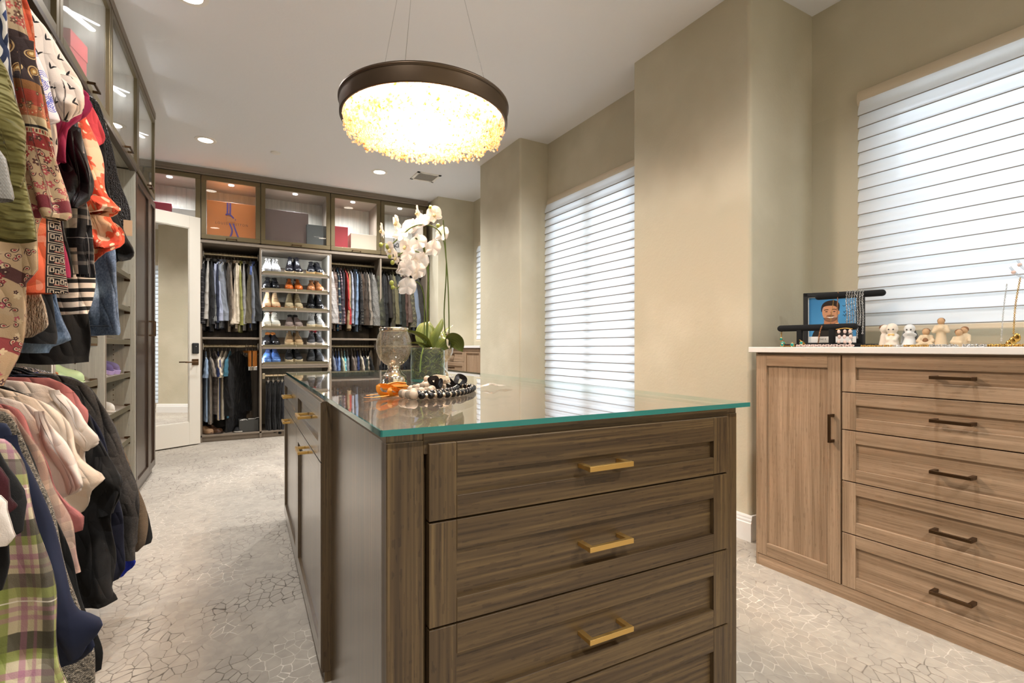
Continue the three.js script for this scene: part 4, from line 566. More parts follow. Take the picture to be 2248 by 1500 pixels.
const LEFT_GARMENTS = [
["tee","light grey knit tee sleeve at the very left picture edge over the olive blouse","shirt","greyKnit",0.93,0.05,1.0,-0.689,[[2.05,-0.749,-0.629],[1.99,-0.859,-0.519],[1.332,-0.95872,-0.281],[1.31,-0.95872,-0.266],[1.283,-0.95872,-0.261],[1.259,-0.95872,-0.255],[1.255,-0.95872,-0.256]],[],1],
["blouse","olive green crinkled gauze blouse hanging nearest at the left","blouse","olive",1.08,0.06,1.0,-0.685,[[2.05,-0.745,-0.625],[1.99,-0.855,-0.515],[1.507,-0.9554200000000002,-0.315],[1.488,-0.9554200000000002,-0.306],[1.455,-0.9554200000000002,-0.298],[1.414,-0.9554200000000002,-0.287],[1.371,-0.9554200000000002,-0.286],[1.336,-0.9554200000000002,-0.28],[1.285,-0.9554200000000002,-0.274],[1.242,-0.9554200000000002,-0.27],[1.225,-0.9554200000000002,-0.27]],[[[[1.472,-0.325,-0.295],[1.427,-0.32,-0.284],[1.386,-0.316,-0.274],[1.348,-0.311,-0.274],[1.314,-0.306,-0.278],[1.299,-0.301,-0.283]],0.05,0.035]],1],
["blouse","white blouse with a navy lattice print behind the olive blouse","blouse","lattice",1.2,0.04,1.0,-0.683,[[2.05,-0.743,-0.623],[1.99,-0.853,-0.513],[1.685,-0.95278,-0.348],[1.655,-0.95278,-0.343],[1.594,-0.95278,-0.334],[1.541,-0.95278,-0.324],[1.494,-0.95278,-0.32],[1.462,-0.95278,-0.319],[1.457,-0.95278,-0.319],[1.449,-0.95278,-0.333],[1.325,-0.95278,-0.322]],[],1],
["kimono","long red and brown paisley kimono hanging by the lattice blouse","kimono","paisley",1.32,0.05,1.3,-0.68,[[2.05,-0.74,-0.62],[1.99,-0.85,-0.51],[1.778,-0.95014,-0.348],[1.727,-0.95014,-0.344],[1.658,-0.95014,-0.336],[1.598,-0.95014,-0.327],[1.529,-0.95014,-0.319],[1.468,-0.95014,-0.311],[1.415,-0.95014,-0.301],[1.362,-0.95014,-0.293],[1.334,-0.95014,-0.286],[1.325,-0.95014,-0.286],[1.314,-0.95014,-0.316],[1.266,-0.95014,-0.325],[1.2,-0.95014,-0.327],[1.172,-0.95014,-0.347],[1.141,-0.95014,-0.35],[1.106,-0.95014,-0.352],[1.039,-0.95014,-0.36],[0.991,-0.95014,-0.371],[0.974,-0.95014,-0.374]],[[[[1.635,-0.362,-0.323],[1.553,-0.356,-0.312],[1.473,-0.341,-0.301],[1.391,-0.328,-0.288],[1.333,-0.319,-0.276],[1.31,-0.315,-0.273],[1.3,-0.312,-0.28]],0.06,0.045]],1],
["tunic","coral tunic with a black and white tribal border behind the kimono","tunic","tribal",1.46,0.04,1.0,-0.677,[[2.05,-0.737,-0.617],[1.99,-0.847,-0.507],[1.781,-0.94706,-0.375],[1.686,-0.94706,-0.363],[1.551,-0.94706,-0.349],[1.414,-0.94706,-0.33],[1.344,-0.94706,-0.327],[1.285,-0.94706,-0.319],[1.215,-0.94706,-0.316],[1.166,-0.94706,-0.313]],[],1],
["top","cream top with a ragged fringe hem below the coral tunic","top","creamFringe",1.5,0.035,1.0,-0.676,[[2.05,-0.736,-0.616],[1.99,-0.846,-0.506],[1.761,-0.94618,-0.382],[1.523,-0.94618,-0.363],[1.318,-0.94618,-0.368],[1.165,-0.94618,-0.363],[1.145,-0.94618,-0.358],[1.115,-0.94618,-0.354],[1.098,-0.94618,-0.353],[1.084,-0.94618,-0.363],[1.072,-0.94618,-0.387]],[],1],
["blouse","white blouse with blue paisley and a magenta yoke","blouse","bluePaisley",1.58,0.04,1.0,-0.674,[[2.05,-0.734,-0.614],[1.99,-0.844,-0.504],[1.819,-0.941,-0.408],[1.784,-0.94442,-0.401],[1.749,-0.94442,-0.392],[1.699,-0.94442,-0.378],[1.654,-0.94442,-0.367],[1.614,-0.94442,-0.353],[1.591,-0.94442,-0.343],[1.584,-0.94442,-0.346],[1.567,-0.94442,-0.369],[1.443,-0.94442,-0.367]],[],1],
["skirt","plain black skirt hanging under the fringed cream top","skirt","black",1.64,0.04,1.0,-0.673,[[2.05,-0.733,-0.613],[1.99,-0.843,-0.503],[1.563,-0.931,-0.415],[1.343,-0.9431,-0.398],[1.188,-0.9431,-0.381],[1.121,-0.9431,-0.371],[1.076,-0.9431,-0.364],[1.062,-0.9431,-0.366]],[],1],
["blouse","cream blouse with black bird print under the glass cabinets","blouse","birds",1.76,0.05,1.0,-0.67,[[2.05,-0.73,-0.61],[1.99,-0.84,-0.5],[1.906,-0.915,-0.426],[1.893,-0.926,-0.415],[1.864,-0.9404600000000001,-0.399],[1.821,-0.9404600000000001,-0.38],[1.784,-0.9404600000000001,-0.358],[1.759,-0.9404600000000001,-0.346],[1.739,-0.9404600000000001,-0.343],[1.713,-0.9404600000000001,-0.347],[1.692,-0.9404600000000001,-0.358],[1.67,-0.9404600000000001,-0.382],[1.657,-0.9404600000000001,-0.396],[1.513,-0.939,-0.402]],[[[[1.766,-0.403,-0.362],[1.743,-0.403,-0.343],[1.72,-0.401,-0.333],[1.698,-0.396,-0.333],[1.673,-0.391,-0.34],[1.649,-0.382,-0.369]],0.05,0.045]],1],
["jacket","light blue denim jacket hem low behind the black skirt","jacket","denim",1.72,0.045,1.0,-0.671,[[2.05,-0.731,-0.611],[1.99,-0.841,-0.501],[1.708,-0.925,-0.418],[1.417,-0.934,-0.409],[1.184,-0.9413400000000001,-0.389],[1.119,-0.9413400000000001,-0.373],[1.083,-0.9413400000000001,-0.36],[1.068,-0.9413400000000001,-0.357],[1.054,-0.9413400000000001,-0.391],[1.039,-0.9413400000000001,-0.398]],[],1],
["blouse","magenta blouse with a draped sleeve beside the bird print blouse","blouse","magenta",1.88,0.045,1.0,-0.668,[[2.05,-0.728,-0.608],[1.99,-0.838,-0.498],[1.844,-0.918,-0.418],[1.816,-0.9378200000000001,-0.378],[1.798,-0.9378200000000001,-0.363],[1.786,-0.9378200000000001,-0.349],[1.774,-0.9378200000000001,-0.346],[1.748,-0.9378200000000001,-0.353],[1.716,-0.9378200000000001,-0.383],[1.666,-0.935,-0.401],[1.613,-0.929,-0.407],[1.587,-0.928,-0.408],[1.571,-0.912,-0.423],[1.391,-0.918,-0.418],[1.314,-0.931,-0.405],[1.247,-0.9378200000000001,-0.395]],[[[[1.769,-0.389,-0.35],[1.747,-0.399,-0.339],[1.714,-0.404,-0.352],[1.663,-0.409,-0.391],[1.597,-0.42,-0.397],[1.572,-0.426,-0.399]],0.04,0.03]],1],
["blouse","black satin blouse with a loose sleeve left of the coral floral blouse","blouse","satin",1.98,0.05,1.6,-0.666,[[2.05,-0.726,-0.606],[1.99,-0.836,-0.496],[1.851,-0.912,-0.419],[1.772,-0.928,-0.403],[1.744,-0.9356200000000001,-0.396],[1.666,-0.9356200000000001,-0.38],[1.599,-0.9356200000000001,-0.37],[1.564,-0.9356200000000001,-0.365],[1.522,-0.9356200000000001,-0.37],[1.491,-0.9356200000000001,-0.387],[1.471,-0.928,-0.403],[1.439,-0.912,-0.419],[1.329,-0.918,-0.414],[1.26,-0.914,-0.417]],[[[[1.711,-0.421,-0.385],[1.631,-0.419,-0.371],[1.551,-0.416,-0.358],[1.505,-0.412,-0.362],[1.469,-0.408,-0.388]],0.04,0.035]],1],
["shirt","black and cream plaid shirt under the black satin blouse","shirt","plaidBW",2.02,0.04,1.0,-0.665,[[2.05,-0.725,-0.605],[1.99,-0.835,-0.495],[1.772,-0.913,-0.417],[1.564,-0.9347400000000001,-0.395],[1.425,-0.9347400000000001,-0.373],[1.368,-0.9347400000000001,-0.37],[1.326,-0.9347400000000001,-0.368],[1.275,-0.9347400000000001,-0.364]],[[[[1.428,-0.415,-0.367],[1.386,-0.414,-0.365],[1.317,-0.412,-0.363],[1.265,-0.408,-0.358]],0.03,0.025]],1],
["top","black and cream striped top with a frayed edge above the denim skirt","top","stripeBW",2.06,0.035,1.0,-0.664,[[2.05,-0.724,-0.604],[1.99,-0.834,-0.494],[1.716,-0.914,-0.414],[1.344,-0.9338600000000001,-0.391],[1.255,-0.9338600000000001,-0.374],[1.215,-0.9338600000000001,-0.375],[1.171,-0.9338600000000001,-0.38],[1.153,-0.9338600000000001,-0.385]],[],1],
["skirt","short plain black skirt lowest behind the denim skirt","skirt","black",2.2,0.04,1.0,-0.661,[[2.05,-0.721,-0.601],[1.99,-0.831,-0.491],[1.61,-0.892,-0.43],[1.225,-0.904,-0.418],[1.086,-0.916,-0.406],[0.997,-0.904,-0.418]],[],1],
["blouse","coral orange floral blouse with ruffled tiers","blouse","floral",2.12,0.05,2.2,-0.663,[[2.05,-0.723,-0.603],[1.99,-0.833,-0.493],[1.882,-0.894,-0.431],[1.829,-0.918,-0.407],[1.759,-0.9325400000000001,-0.385],[1.672,-0.9325400000000001,-0.369],[1.592,-0.9325400000000001,-0.355],[1.565,-0.9325400000000001,-0.344],[1.543,-0.9325400000000001,-0.326],[1.52,-0.9325400000000001,-0.312],[1.507,-0.9325400000000001,-0.317],[1.494,-0.9325400000000001,-0.349],[1.467,-0.9325400000000001,-0.322],[1.441,-0.9325400000000001,-0.31],[1.41,-0.9325400000000001,-0.312],[1.382,-0.9325400000000001,-0.337],[1.356,-0.9325400000000001,-0.365],[1.332,-0.9325400000000001,-0.384]],[[[[1.545,-0.42,-0.339],[1.521,-0.424,-0.321],[1.497,-0.426,-0.308],[1.483,-0.425,-0.325]],0.03,0.04],[[[1.483,-0.419,-0.34],[1.45,-0.424,-0.319],[1.418,-0.426,-0.306],[1.391,-0.399,-0.314],[1.366,-0.382,-0.345]],0.02,0.04]],1],
["tee","coral red tee sleeve beside the floral blouse","shirt","coral",2.22,0.035,1.0,-0.66,[[2.05,-0.72,-0.6],[1.99,-0.83,-0.49],[1.905,-0.894,-0.427],[1.882,-0.911,-0.41],[1.829,-0.93034,-0.382],[1.784,-0.93034,-0.369],[1.763,-0.93034,-0.377],[1.744,-0.923,-0.397],[1.588,-0.917,-0.403]],[],1],
["skirt","blue denim skirt with a stitched seam","skirt","denim",2.3,0.045,1.0,-0.659,[[2.05,-0.719,-0.599],[1.99,-0.829,-0.489],[1.754,-0.899,-0.418],[1.483,-0.92858,-0.376],[1.386,-0.92858,-0.357],[1.303,-0.92858,-0.351],[1.221,-0.92858,-0.345],[1.155,-0.92858,-0.343],[1.101,-0.92858,-0.34],[1.091,-0.92858,-0.344]],[],1],
["cardigan","black sequin cardigan with a shaggy surface, farthest on the upper rod","cardigan","sequin",2.42,0.05,0.8,-0.656,[[2.05,-0.716,-0.596],[1.988,-0.872,-0.44],[1.969,-0.888,-0.424],[1.886,-0.914,-0.398],[1.785,-0.92594,-0.38],[1.684,-0.92594,-0.359],[1.6,-0.92594,-0.338],[1.531,-0.92594,-0.328],[1.486,-0.92594,-0.331],[1.472,-0.92594,-0.351]],[],1],
["blouse","black blouse with a flared ruffle sleeve below the sequin cardigan","blouse","black",2.37,0.045,1.8,-0.657,[[2.05,-0.717,-0.597],[1.952,-0.883,-0.431],[1.666,-0.9270400000000001,-0.384],[1.533,-0.9270400000000001,-0.36],[1.468,-0.9270400000000001,-0.335],[1.435,-0.9270400000000001,-0.316],[1.422,-0.9270400000000001,-0.312],[1.407,-0.9270400000000001,-0.322],[1.387,-0.9270400000000001,-0.355],[1.376,-0.9270400000000001,-0.364],[1.327,-0.9270400000000001,-0.38],[1.282,-0.898,-0.416]],[[[[1.483,-0.373,-0.337],[1.45,-0.369,-0.322],[1.413,-0.363,-0.308],[1.389,-0.358,-0.32],[1.379,-0.355,-0.342]],0.03,0.03]],1],
["shirt","white shirt corner at the bottom left picture edge","shirt","white",0.9,0.04,1.0,-0.689,[[0.96,-0.749,-0.629],[0.856,-0.9593800000000001,-0.263],[0.837,-0.9593800000000001,-0.254],[0.818,-0.9593800000000001,-0.244],[0.803,-0.9593800000000001,-0.244],[0.79,-0.9593800000000001,-0.257]],[],0],
["tee","maroon tee at the left picture edge on the lower rod","shirt","maroon",0.96,0.04,1.0,-0.688,[[0.96,-0.748,-0.628],[0.898,-0.9580600000000001,-0.285],[0.881,-0.9580600000000001,-0.274],[0.854,-0.9580600000000001,-0.266],[0.829,-0.9580600000000001,-0.26],[0.824,-0.9580600000000001,-0.264],[0.817,-0.9580600000000001,-0.274]],[],0],
["tee","black tee sleeve between the maroon tee and the plaid flannel","shirt","black",1.03,0.045,1.0,-0.687,[[0.96,-0.747,-0.627],[0.9,-0.95652,-0.302],[0.889,-0.95652,-0.294],[0.867,-0.95652,-0.284],[0.831,-0.95652,-0.273],[0.796,-0.95652,-0.266],[0.775,-0.95652,-0.262],[0.77,-0.95652,-0.268],[0.764,-0.95652,-0.281],[0.684,-0.95652,-0.291]],[],0],
["shirt","green and pink plaid flannel shirt, longest at the near end","shirt","plaidGP",1.14,0.05,1.2,-0.684,[[0.96,-0.744,-0.624],[0.898,-0.9541000000000002,-0.325],[0.882,-0.9541000000000002,-0.314],[0.854,-0.9541000000000002,-0.302],[0.806,-0.9541000000000002,-0.29],[0.758,-0.9541000000000002,-0.279],[0.694,-0.9541000000000002,-0.269],[0.63,-0.9541000000000002,-0.261],[0.549,-0.9541000000000002,-0.25],[0.482,-0.9541000000000002,-0.238],[0.432,-0.9541000000000002,-0.23],[0.35,-0.9541000000000002,-0.226]],[],0],
["jacket","dark navy velvet jacket between the plaid flannel and grey cardigan","jacket","navyVelvet",1.3,0.05,1.5,-0.681,[[0.96,-0.741,-0.621],[0.906,-0.95058,-0.366],[0.884,-0.95058,-0.355],[0.844,-0.95058,-0.344],[0.79,-0.95058,-0.332],[0.698,-0.95058,-0.308],[0.585,-0.95058,-0.282],[0.508,-0.95058,-0.264],[0.467,-0.95058,-0.238],[0.445,-0.95058,-0.228],[0.428,-0.95058,-0.238],[0.412,-0.95058,-0.251],[0.401,-0.95058,-0.264]],[[[[0.887,-0.359,-0.341],[0.803,-0.347,-0.319],[0.717,-0.329,-0.296],[0.611,-0.304,-0.27],[0.535,-0.291,-0.25],[0.498,-0.283,-0.224],[0.48,-0.279,-0.221],[0.439,-0.271,-0.25]],0.05,0.045]],0],
["cardigan","long oatmeal grey knit cardigan beside the navy velvet jacket","cardigan","oat",1.44,0.05,0.8,-0.677,[[0.96,-0.738,-0.617],[0.915,-0.947,-0.408],[0.899,-0.9475,-0.394],[0.874,-0.9475,-0.383],[0.82,-0.9475,-0.365],[0.698,-0.9475,-0.333],[0.616,-0.9475,-0.318],[0.533,-0.9475,-0.301],[0.426,-0.9475,-0.277],[0.37,-0.9475,-0.259],[0.297,-0.9475,-0.254],[0.215,-0.9475,-0.253]],[],0],
["cardigan","thin black cardigan edge right of the oatmeal cardigan","cardigan","black",1.5,0.025,1.0,-0.676,[[0.96,-0.736,-0.616],[0.889,-0.932,-0.42],[0.81,-0.94618,-0.382],[0.683,-0.94618,-0.345],[0.541,-0.94618,-0.309],[0.452,-0.94618,-0.285],[0.373,-0.94618,-0.267],[0.328,-0.94618,-0.261],[0.288,-0.94618,-0.263]],[],0],
["shirt","beige and pink checked shirt behind the oatmeal cardigan","shirt","checkPink",1.6,0.035,1.0,-0.674,[[0.96,-0.734,-0.614],[0.904,-0.904,-0.444],[0.849,-0.935,-0.413],[0.781,-0.94398,-0.384],[0.689,-0.94398,-0.355],[0.585,-0.94398,-0.329],[0.516,-0.94398,-0.316],[0.497,-0.94398,-0.314]],[],0],
["sweater","dusty pink sweater between the checked shirt and white tees","sweater","pink",1.68,0.04,1.0,-0.672,[[0.96,-0.732,-0.612],[0.911,-0.866,-0.479],[0.896,-0.893,-0.452],[0.861,-0.913,-0.432],[0.779,-0.94,-0.405],[0.684,-0.9422200000000001,-0.378],[0.617,-0.9422200000000001,-0.326],[0.582,-0.9422200000000001,-0.327],[0.576,-0.9422200000000001,-0.346]],[],0],
["tee","white short sleeved tee on a black hanger, nearest of the pale tees","shirt","white",1.82,0.045,1.0,-0.669,[[0.96,-0.729,-0.609],[0.911,-0.837,-0.501],[0.894,-0.869,-0.47],[0.862,-0.901,-0.437],[0.777,-0.9391400000000001,-0.393],[0.698,-0.9391400000000001,-0.365],[0.653,-0.9391400000000001,-0.353],[0.643,-0.9391400000000001,-0.37],[0.633,-0.9391400000000001,-0.395],[0.523,-0.9391400000000001,-0.385]],[[[[0.879,-0.45,-0.43],[0.787,-0.428,-0.384],[0.711,-0.405,-0.357],[0.668,-0.392,-0.345],[0.64,-0.384,-0.377]],0.04,0.03]],0],
["tee","cream tee with a soft drape in the middle of the pale tees","shirt","cream",1.93,0.05,1.4,-0.667,[[0.96,-0.727,-0.607],[0.922,-0.816,-0.517],[0.908,-0.845,-0.488],[0.882,-0.885,-0.449],[0.826,-0.923,-0.41],[0.743,-0.93672,-0.379],[0.686,-0.93672,-0.353],[0.652,-0.93672,-0.33],[0.638,-0.93672,-0.341],[0.624,-0.93672,-0.353],[0.591,-0.93672,-0.358],[0.56,-0.93672,-0.377],[0.542,-0.927,-0.406]],[],0],
["tee","white pleated tee farthest of the pale tees on the lower rod","shirt","white",2.04,0.045,1.3,-0.664,[[0.96,-0.724,-0.604],[0.947,-0.802,-0.526],[0.931,-0.849,-0.48],[0.906,-0.881,-0.448],[0.862,-0.913,-0.415],[0.803,-0.9343000000000001,-0.385],[0.743,-0.9343000000000001,-0.362],[0.731,-0.9343000000000001,-0.372],[0.716,-0.934,-0.394],[0.609,-0.9343000000000001,-0.388]],[[[[0.92,-0.474,-0.449],[0.86,-0.449,-0.406],[0.803,-0.425,-0.379],[0.751,-0.406,-0.356],[0.72,-0.393,-0.382]],0.03,0.03]],0],
["tee","small piece of a pink tee shoulder behind the white pleated tee","shirt","pink",2.1,0.035,1.0,-0.663,[[0.96,-0.723,-0.603],[0.954,-0.838,-0.488],[0.908,-0.893,-0.433],[0.87,-0.918,-0.408],[0.847,-0.9329800000000001,-0.393],[0.811,-0.927,-0.399],[0.701,-0.916,-0.41]],[],0],
["blouse","black blouse with a gathered ruffle sleeve on the lower rod","blouse","black",2.2,0.05,1.8,-0.661,[[0.956,-0.776,-0.545],[0.936,-0.833,-0.489],[0.904,-0.882,-0.439],[0.838,-0.906,-0.416],[0.758,-0.9307800000000002,-0.389],[0.669,-0.9307800000000002,-0.362],[0.612,-0.9307800000000002,-0.342],[0.565,-0.9307800000000002,-0.324],[0.539,-0.9307800000000002,-0.329],[0.508,-0.9307800000000002,-0.334],[0.47,-0.9307800000000002,-0.344],[0.423,-0.9307800000000002,-0.347],[0.296,-0.9307800000000002,-0.344],[0.217,-0.9307800000000002,-0.343],[0.166,-0.9307800000000002,-0.329]],[[[[0.678,-0.393,-0.357],[0.656,-0.398,-0.344],[0.618,-0.4,-0.33],[0.579,-0.398,-0.318],[0.533,-0.393,-0.325],[0.474,-0.388,-0.346]],0.03,0.04]],0],
["sweater","dark navy sweatshirt below the black ruffled blouse","sweater","navy",2.28,0.045,1.2,-0.659,[[0.96,-0.719,-0.599],[0.949,-0.776,-0.542],[0.83,-0.885,-0.433],[0.663,-0.92902,-0.37],[0.479,-0.92902,-0.34],[0.378,-0.92902,-0.327],[0.294,-0.92902,-0.323],[0.238,-0.92902,-0.329],[0.205,-0.92902,-0.349]],[],0],
["shirt","royal blue shirt hem peeking below the charcoal sweatshirt","shirt","royal",2.42,0.03,1.0,-0.656,[[0.96,-0.716,-0.596],[0.943,-0.737,-0.575],[0.817,-0.852,-0.46],[0.553,-0.92,-0.392],[0.282,-0.92594,-0.337],[0.214,-0.92594,-0.313],[0.192,-0.92594,-0.325],[0.16,-0.92594,-0.356]],[],0],
["sweatshirt","charcoal grey sweatshirt with ribbed cuff on the lower rod","sweater","charcoal",2.39,0.05,1.0,-0.657,[[0.96,-0.717,-0.597],[0.953,-0.77,-0.543],[0.932,-0.831,-0.483],[0.903,-0.867,-0.446],[0.869,-0.889,-0.424],[0.781,-0.9266000000000001,-0.383],[0.639,-0.9266000000000001,-0.34],[0.504,-0.9266000000000001,-0.303],[0.407,-0.9266000000000001,-0.296],[0.303,-0.9266000000000001,-0.299],[0.293,-0.9266000000000001,-0.305],[0.242,-0.9266000000000001,-0.309]],[],0],
["sweater","tan sweater cuff between the charcoal sweatshirt and black jacket","sweater","tan",2.44,0.035,1.0,-0.655,[[0.96,-0.716,-0.595],[0.954,-0.756,-0.555],[0.883,-0.861,-0.45],[0.704,-0.9255,-0.371],[0.52,-0.9255,-0.311],[0.409,-0.9255,-0.285],[0.327,-0.9255,-0.277],[0.273,-0.9255,-0.28],[0.244,-0.9255,-0.304]],[],0],
["jacket","black jacket, farthest on the lower rod beside the shoe shelves","jacket","black",2.5,0.05,0.9,-0.654,[[0.956,-0.727,-0.581],[0.937,-0.786,-0.522],[0.915,-0.82,-0.489],[0.888,-0.847,-0.461],[0.806,-0.889,-0.419],[0.677,-0.92418,-0.374],[0.545,-0.92418,-0.332],[0.431,-0.92418,-0.301],[0.334,-0.92418,-0.272],[0.277,-0.92418,-0.263],[0.26,-0.92418,-0.268]],[],0],
["sweater","fuzzy grey fur collar sweater at the back of the lower rod","sweater","fur",2.47,0.06,0.6,-0.655,[[0.984,-0.654,-0.656],[0.975,-0.685,-0.625],[0.957,-0.735,-0.574],[0.932,-0.787,-0.523],[0.9,-0.808,-0.501],[0.865,-0.811,-0.499],[0.726,-0.827,-0.483]],[],0]];
LEFT_GARMENTS.forEach(([name, label, cat, mat, D, t, fold, rod, body, sleeves, low], i) => {
  const ry = low ? 1.03 : 2.12, g = thing(name, label, cat, [rod, ry, -D], 0, undefined), m = FC[mat];
  part('body', panelTube(body, 0, t * 0.7, fold, 300 + i, rod, ry), m, g);
  sleeves.forEach(([rows, dz, t2], k) => part('sleeve', panelTube(rows, -dz * 0.6, t2 * 0.55, fold, 500 + i * 3 + k, rod, ry, 0.05), m, g));
  if (mat === 'sequin') part('paper_tag', box(-0.345 - rod, -0.318 - rod, 1.475 - ry, 1.535 - ry, 0.03, 0.032), std({ color: 0xc7ab8b, roughness: 0.8 }), g);
  if (mat === 'denim') { /* stitched hem and seam */ const b = body.at(-2), st = std({ color: 0x27313f, roughness: 0.9 }); part('hem_stitching', tube([[b[1] + 0.02 - rod, b[0] + 0.02 - ry, t * 0.75], [(b[1] + b[2]) / 2 - rod, b[0] + 0.02 - ry, t * 0.85], [b[2] - 0.03 - rod, b[0] + 0.025 - ry, t * 0.6]], 0.0022, 16, 5), st, g); }
  hanger('black', 'black velvet hanger holding the ' + short(label, 9), [rod, ry + 0.0145, -D], 0, 'black velvet hangers on the left rods');
});

// ---------- clothes on the back wall (hung across rods that run along x) ----------
// own frame: rod at the origin, garment width along z, thickness along x
function hangShape(kind, seed, th, face) {
  const q = rng(seed), P = { shirt: [0.215, 0.90, 0.64], jacket: [0.225, 0.88, 0.64], tee: [0.205, 0.86, 0.22], sweater: [0.215, 0.84, 0.66], long: [0.22, 1.02, 0.64], puffer: [0.23, 0.8, 0.6] }[kind], W = P[0], Ln = P[1] * (0.95 + 0.1 * q()), gs = {};
  const rows = [[-0.06, 0.045], [-0.085, 0.075], [-0.11, W * 0.6], [-0.145, W * 0.96], [-0.2, W], [-0.35, W * 0.98], [-0.55, W], [-Ln + 0.02, W * 1.04], [-Ln, W * 1.03]], p1 = q() * 6, p2 = q() * 6;
  gs.body = surf(28, 22, (u, v) => {
    const y = lerp(rows[0][0], -Ln, v * v * 0.35 + v * 0.65); let i = 1; while (i < rows.length - 1 && rows[i][0] > y) i++; const a = rows[i - 1], b = rows[i], k = clamp((a[0] - y) / (a[0] - b[0])), w = lerp(a[1], b[1], k), c = Math.cos(u * 6.2832), s = Math.sin(u * 6.2832), t = th * (0.4 + 0.6 * sm(0, 0.3, v)) * (kind === 'puffer' ? 1 + 0.5 * Math.abs(Math.sin(y * 38)) : 1);
    const z = w * c; return [Math.sign(s) * Math.abs(s) ** 0.8 * t + 0.008 * v * Math.sin(28 * z + p1) + 0.005 * v * Math.sin(60 * z + p2), y, z, z, y];
  }, true);
  gs.sleeve = [-1, 1].map((sd) => surf(14, 14, (u, v) => {
    const y = -0.13 - v * P[2], w = (P[2] < 0.3 ? lerp(0.085, 0.075, v) : lerp(0.075, 0.05, v)) * (kind === 'puffer' ? 1 + 0.16 * Math.abs(Math.sin(y * 38)) : 1), c = Math.cos(u * 6.2832), s = Math.sin(u * 6.2832), cz = sd * (W * 0.93 + 0.035 * Math.sin(v * 2.2) - 0.02 * v + (sd > 0 ? 0.03 * v : 0)), a = sm(0, 0.16, v), e = 0.06 * (p1 / 6 - 0.4) * v;
    const fx = face && sd > 0 ? lerp(0.02, 0.052, sm(0, 0.45, v)) * (0.9 + 0.1 * Math.sin(v * 9)) : th * 0.75 + 0.014 * v; if (face && sd > 0) return [s * fx + face * 0.05 * v + 0.004 * Math.sin(v * 19 + p2) * v, y - 0.02 * (1 - a) * Math.abs(c), cz + 0.02 * v + c * lerp(w, 0.022, sm(0, 0.4, v)) * (0.5 + 0.5 * a), s * fx, y];
    return [s * fx * (0.55 + 0.45 * a) + e + 0.004 * Math.sin(v * 19 + p2) * v, y - 0.02 * (1 - a) * Math.abs(c), cz + c * w * (0.5 + 0.5 * a), c * w, y];
  }, true));
  if (kind === 'shirt' || kind === 'jacket') gs.collar = surf(20, 3, (u, v) => { const c = Math.cos(u * 6.2832), s = Math.sin(u * 6.2832); return [s * (0.03 + 0.012 * v), -0.05 - 0.035 * v - 0.012 * (c > 0 ? c : 0), c * (0.055 + 0.016 * v), c * 0.05, v * 0.03]; }, true);
  if (P[2] > 0.3 && kind !== 'puffer') gs.cuff = [-1, 1].map((sd) => { const y0 = -0.13 - P[2], F = face && sd > 0, cz = sd * (W * 0.93 + 0.028 - 0.02 + (sd > 0 ? 0.03 : 0)), e = 0.06 * (p1 / 6 - 0.4); return surf(14, 2, (u, v) => { const c = Math.cos(u * 6.2832), s = Math.sin(u * 6.2832); return F ? [s * 0.05 + face * 0.05 + 0.004 * Math.sin(19 + p2), y0 - v * 0.055 + 0.012, cz + 0.02 + c * 0.024, s * 0.05, v * 0.055] : [s * (th * 0.75 + 0.016) + e + 0.004 * Math.sin(19 + p2), y0 - v * 0.055 + 0.012, cz + c * 0.052, c * 0.05, v * 0.055]; }, true); });
  return gs;
}
const shapeCache = {};
function hangGarment(kind, name, label, cat, pos, yaw, mat, o = {}) {
  const var_ = o.v ?? 0, face = Math.abs(yaw) > 0.11 && kind !== 'tee' ? Math.sign(-yaw) : 0, key = kind + var_ + (o.th || '') + face, gs = shapeCache[key] ||= hangShape(kind, 700 + var_ * 13 + kind.length * 101, o.th || 0.022, face);
  const t = thing(name, label, cat, pos, yaw); t.scale.y = 0.92 + 0.1 * hash(Math.round(pos[0] * 1000), 3, 5); part('body', gs.body, mat, t); gs.sleeve.forEach((g) => part('sleeve', g, mat, t)); if (gs.collar) part('collar', gs.collar, o.collar || mat, t); if (gs.cuff) gs.cuff.forEach((g) => part('cuff', g, mat, t));
  return t;
}
const ORD = ['first', 'second', 'third', 'fourth', 'fifth', 'sixth', 'seventh', 'eighth', 'ninth', 'tenth', 'eleventh', 'twelfth', 'thirteenth', 'fourteenth', 'fifteenth', 'sixteenth', 'seventeenth', 'eighteenth', 'nineteenth', 'twentieth'];
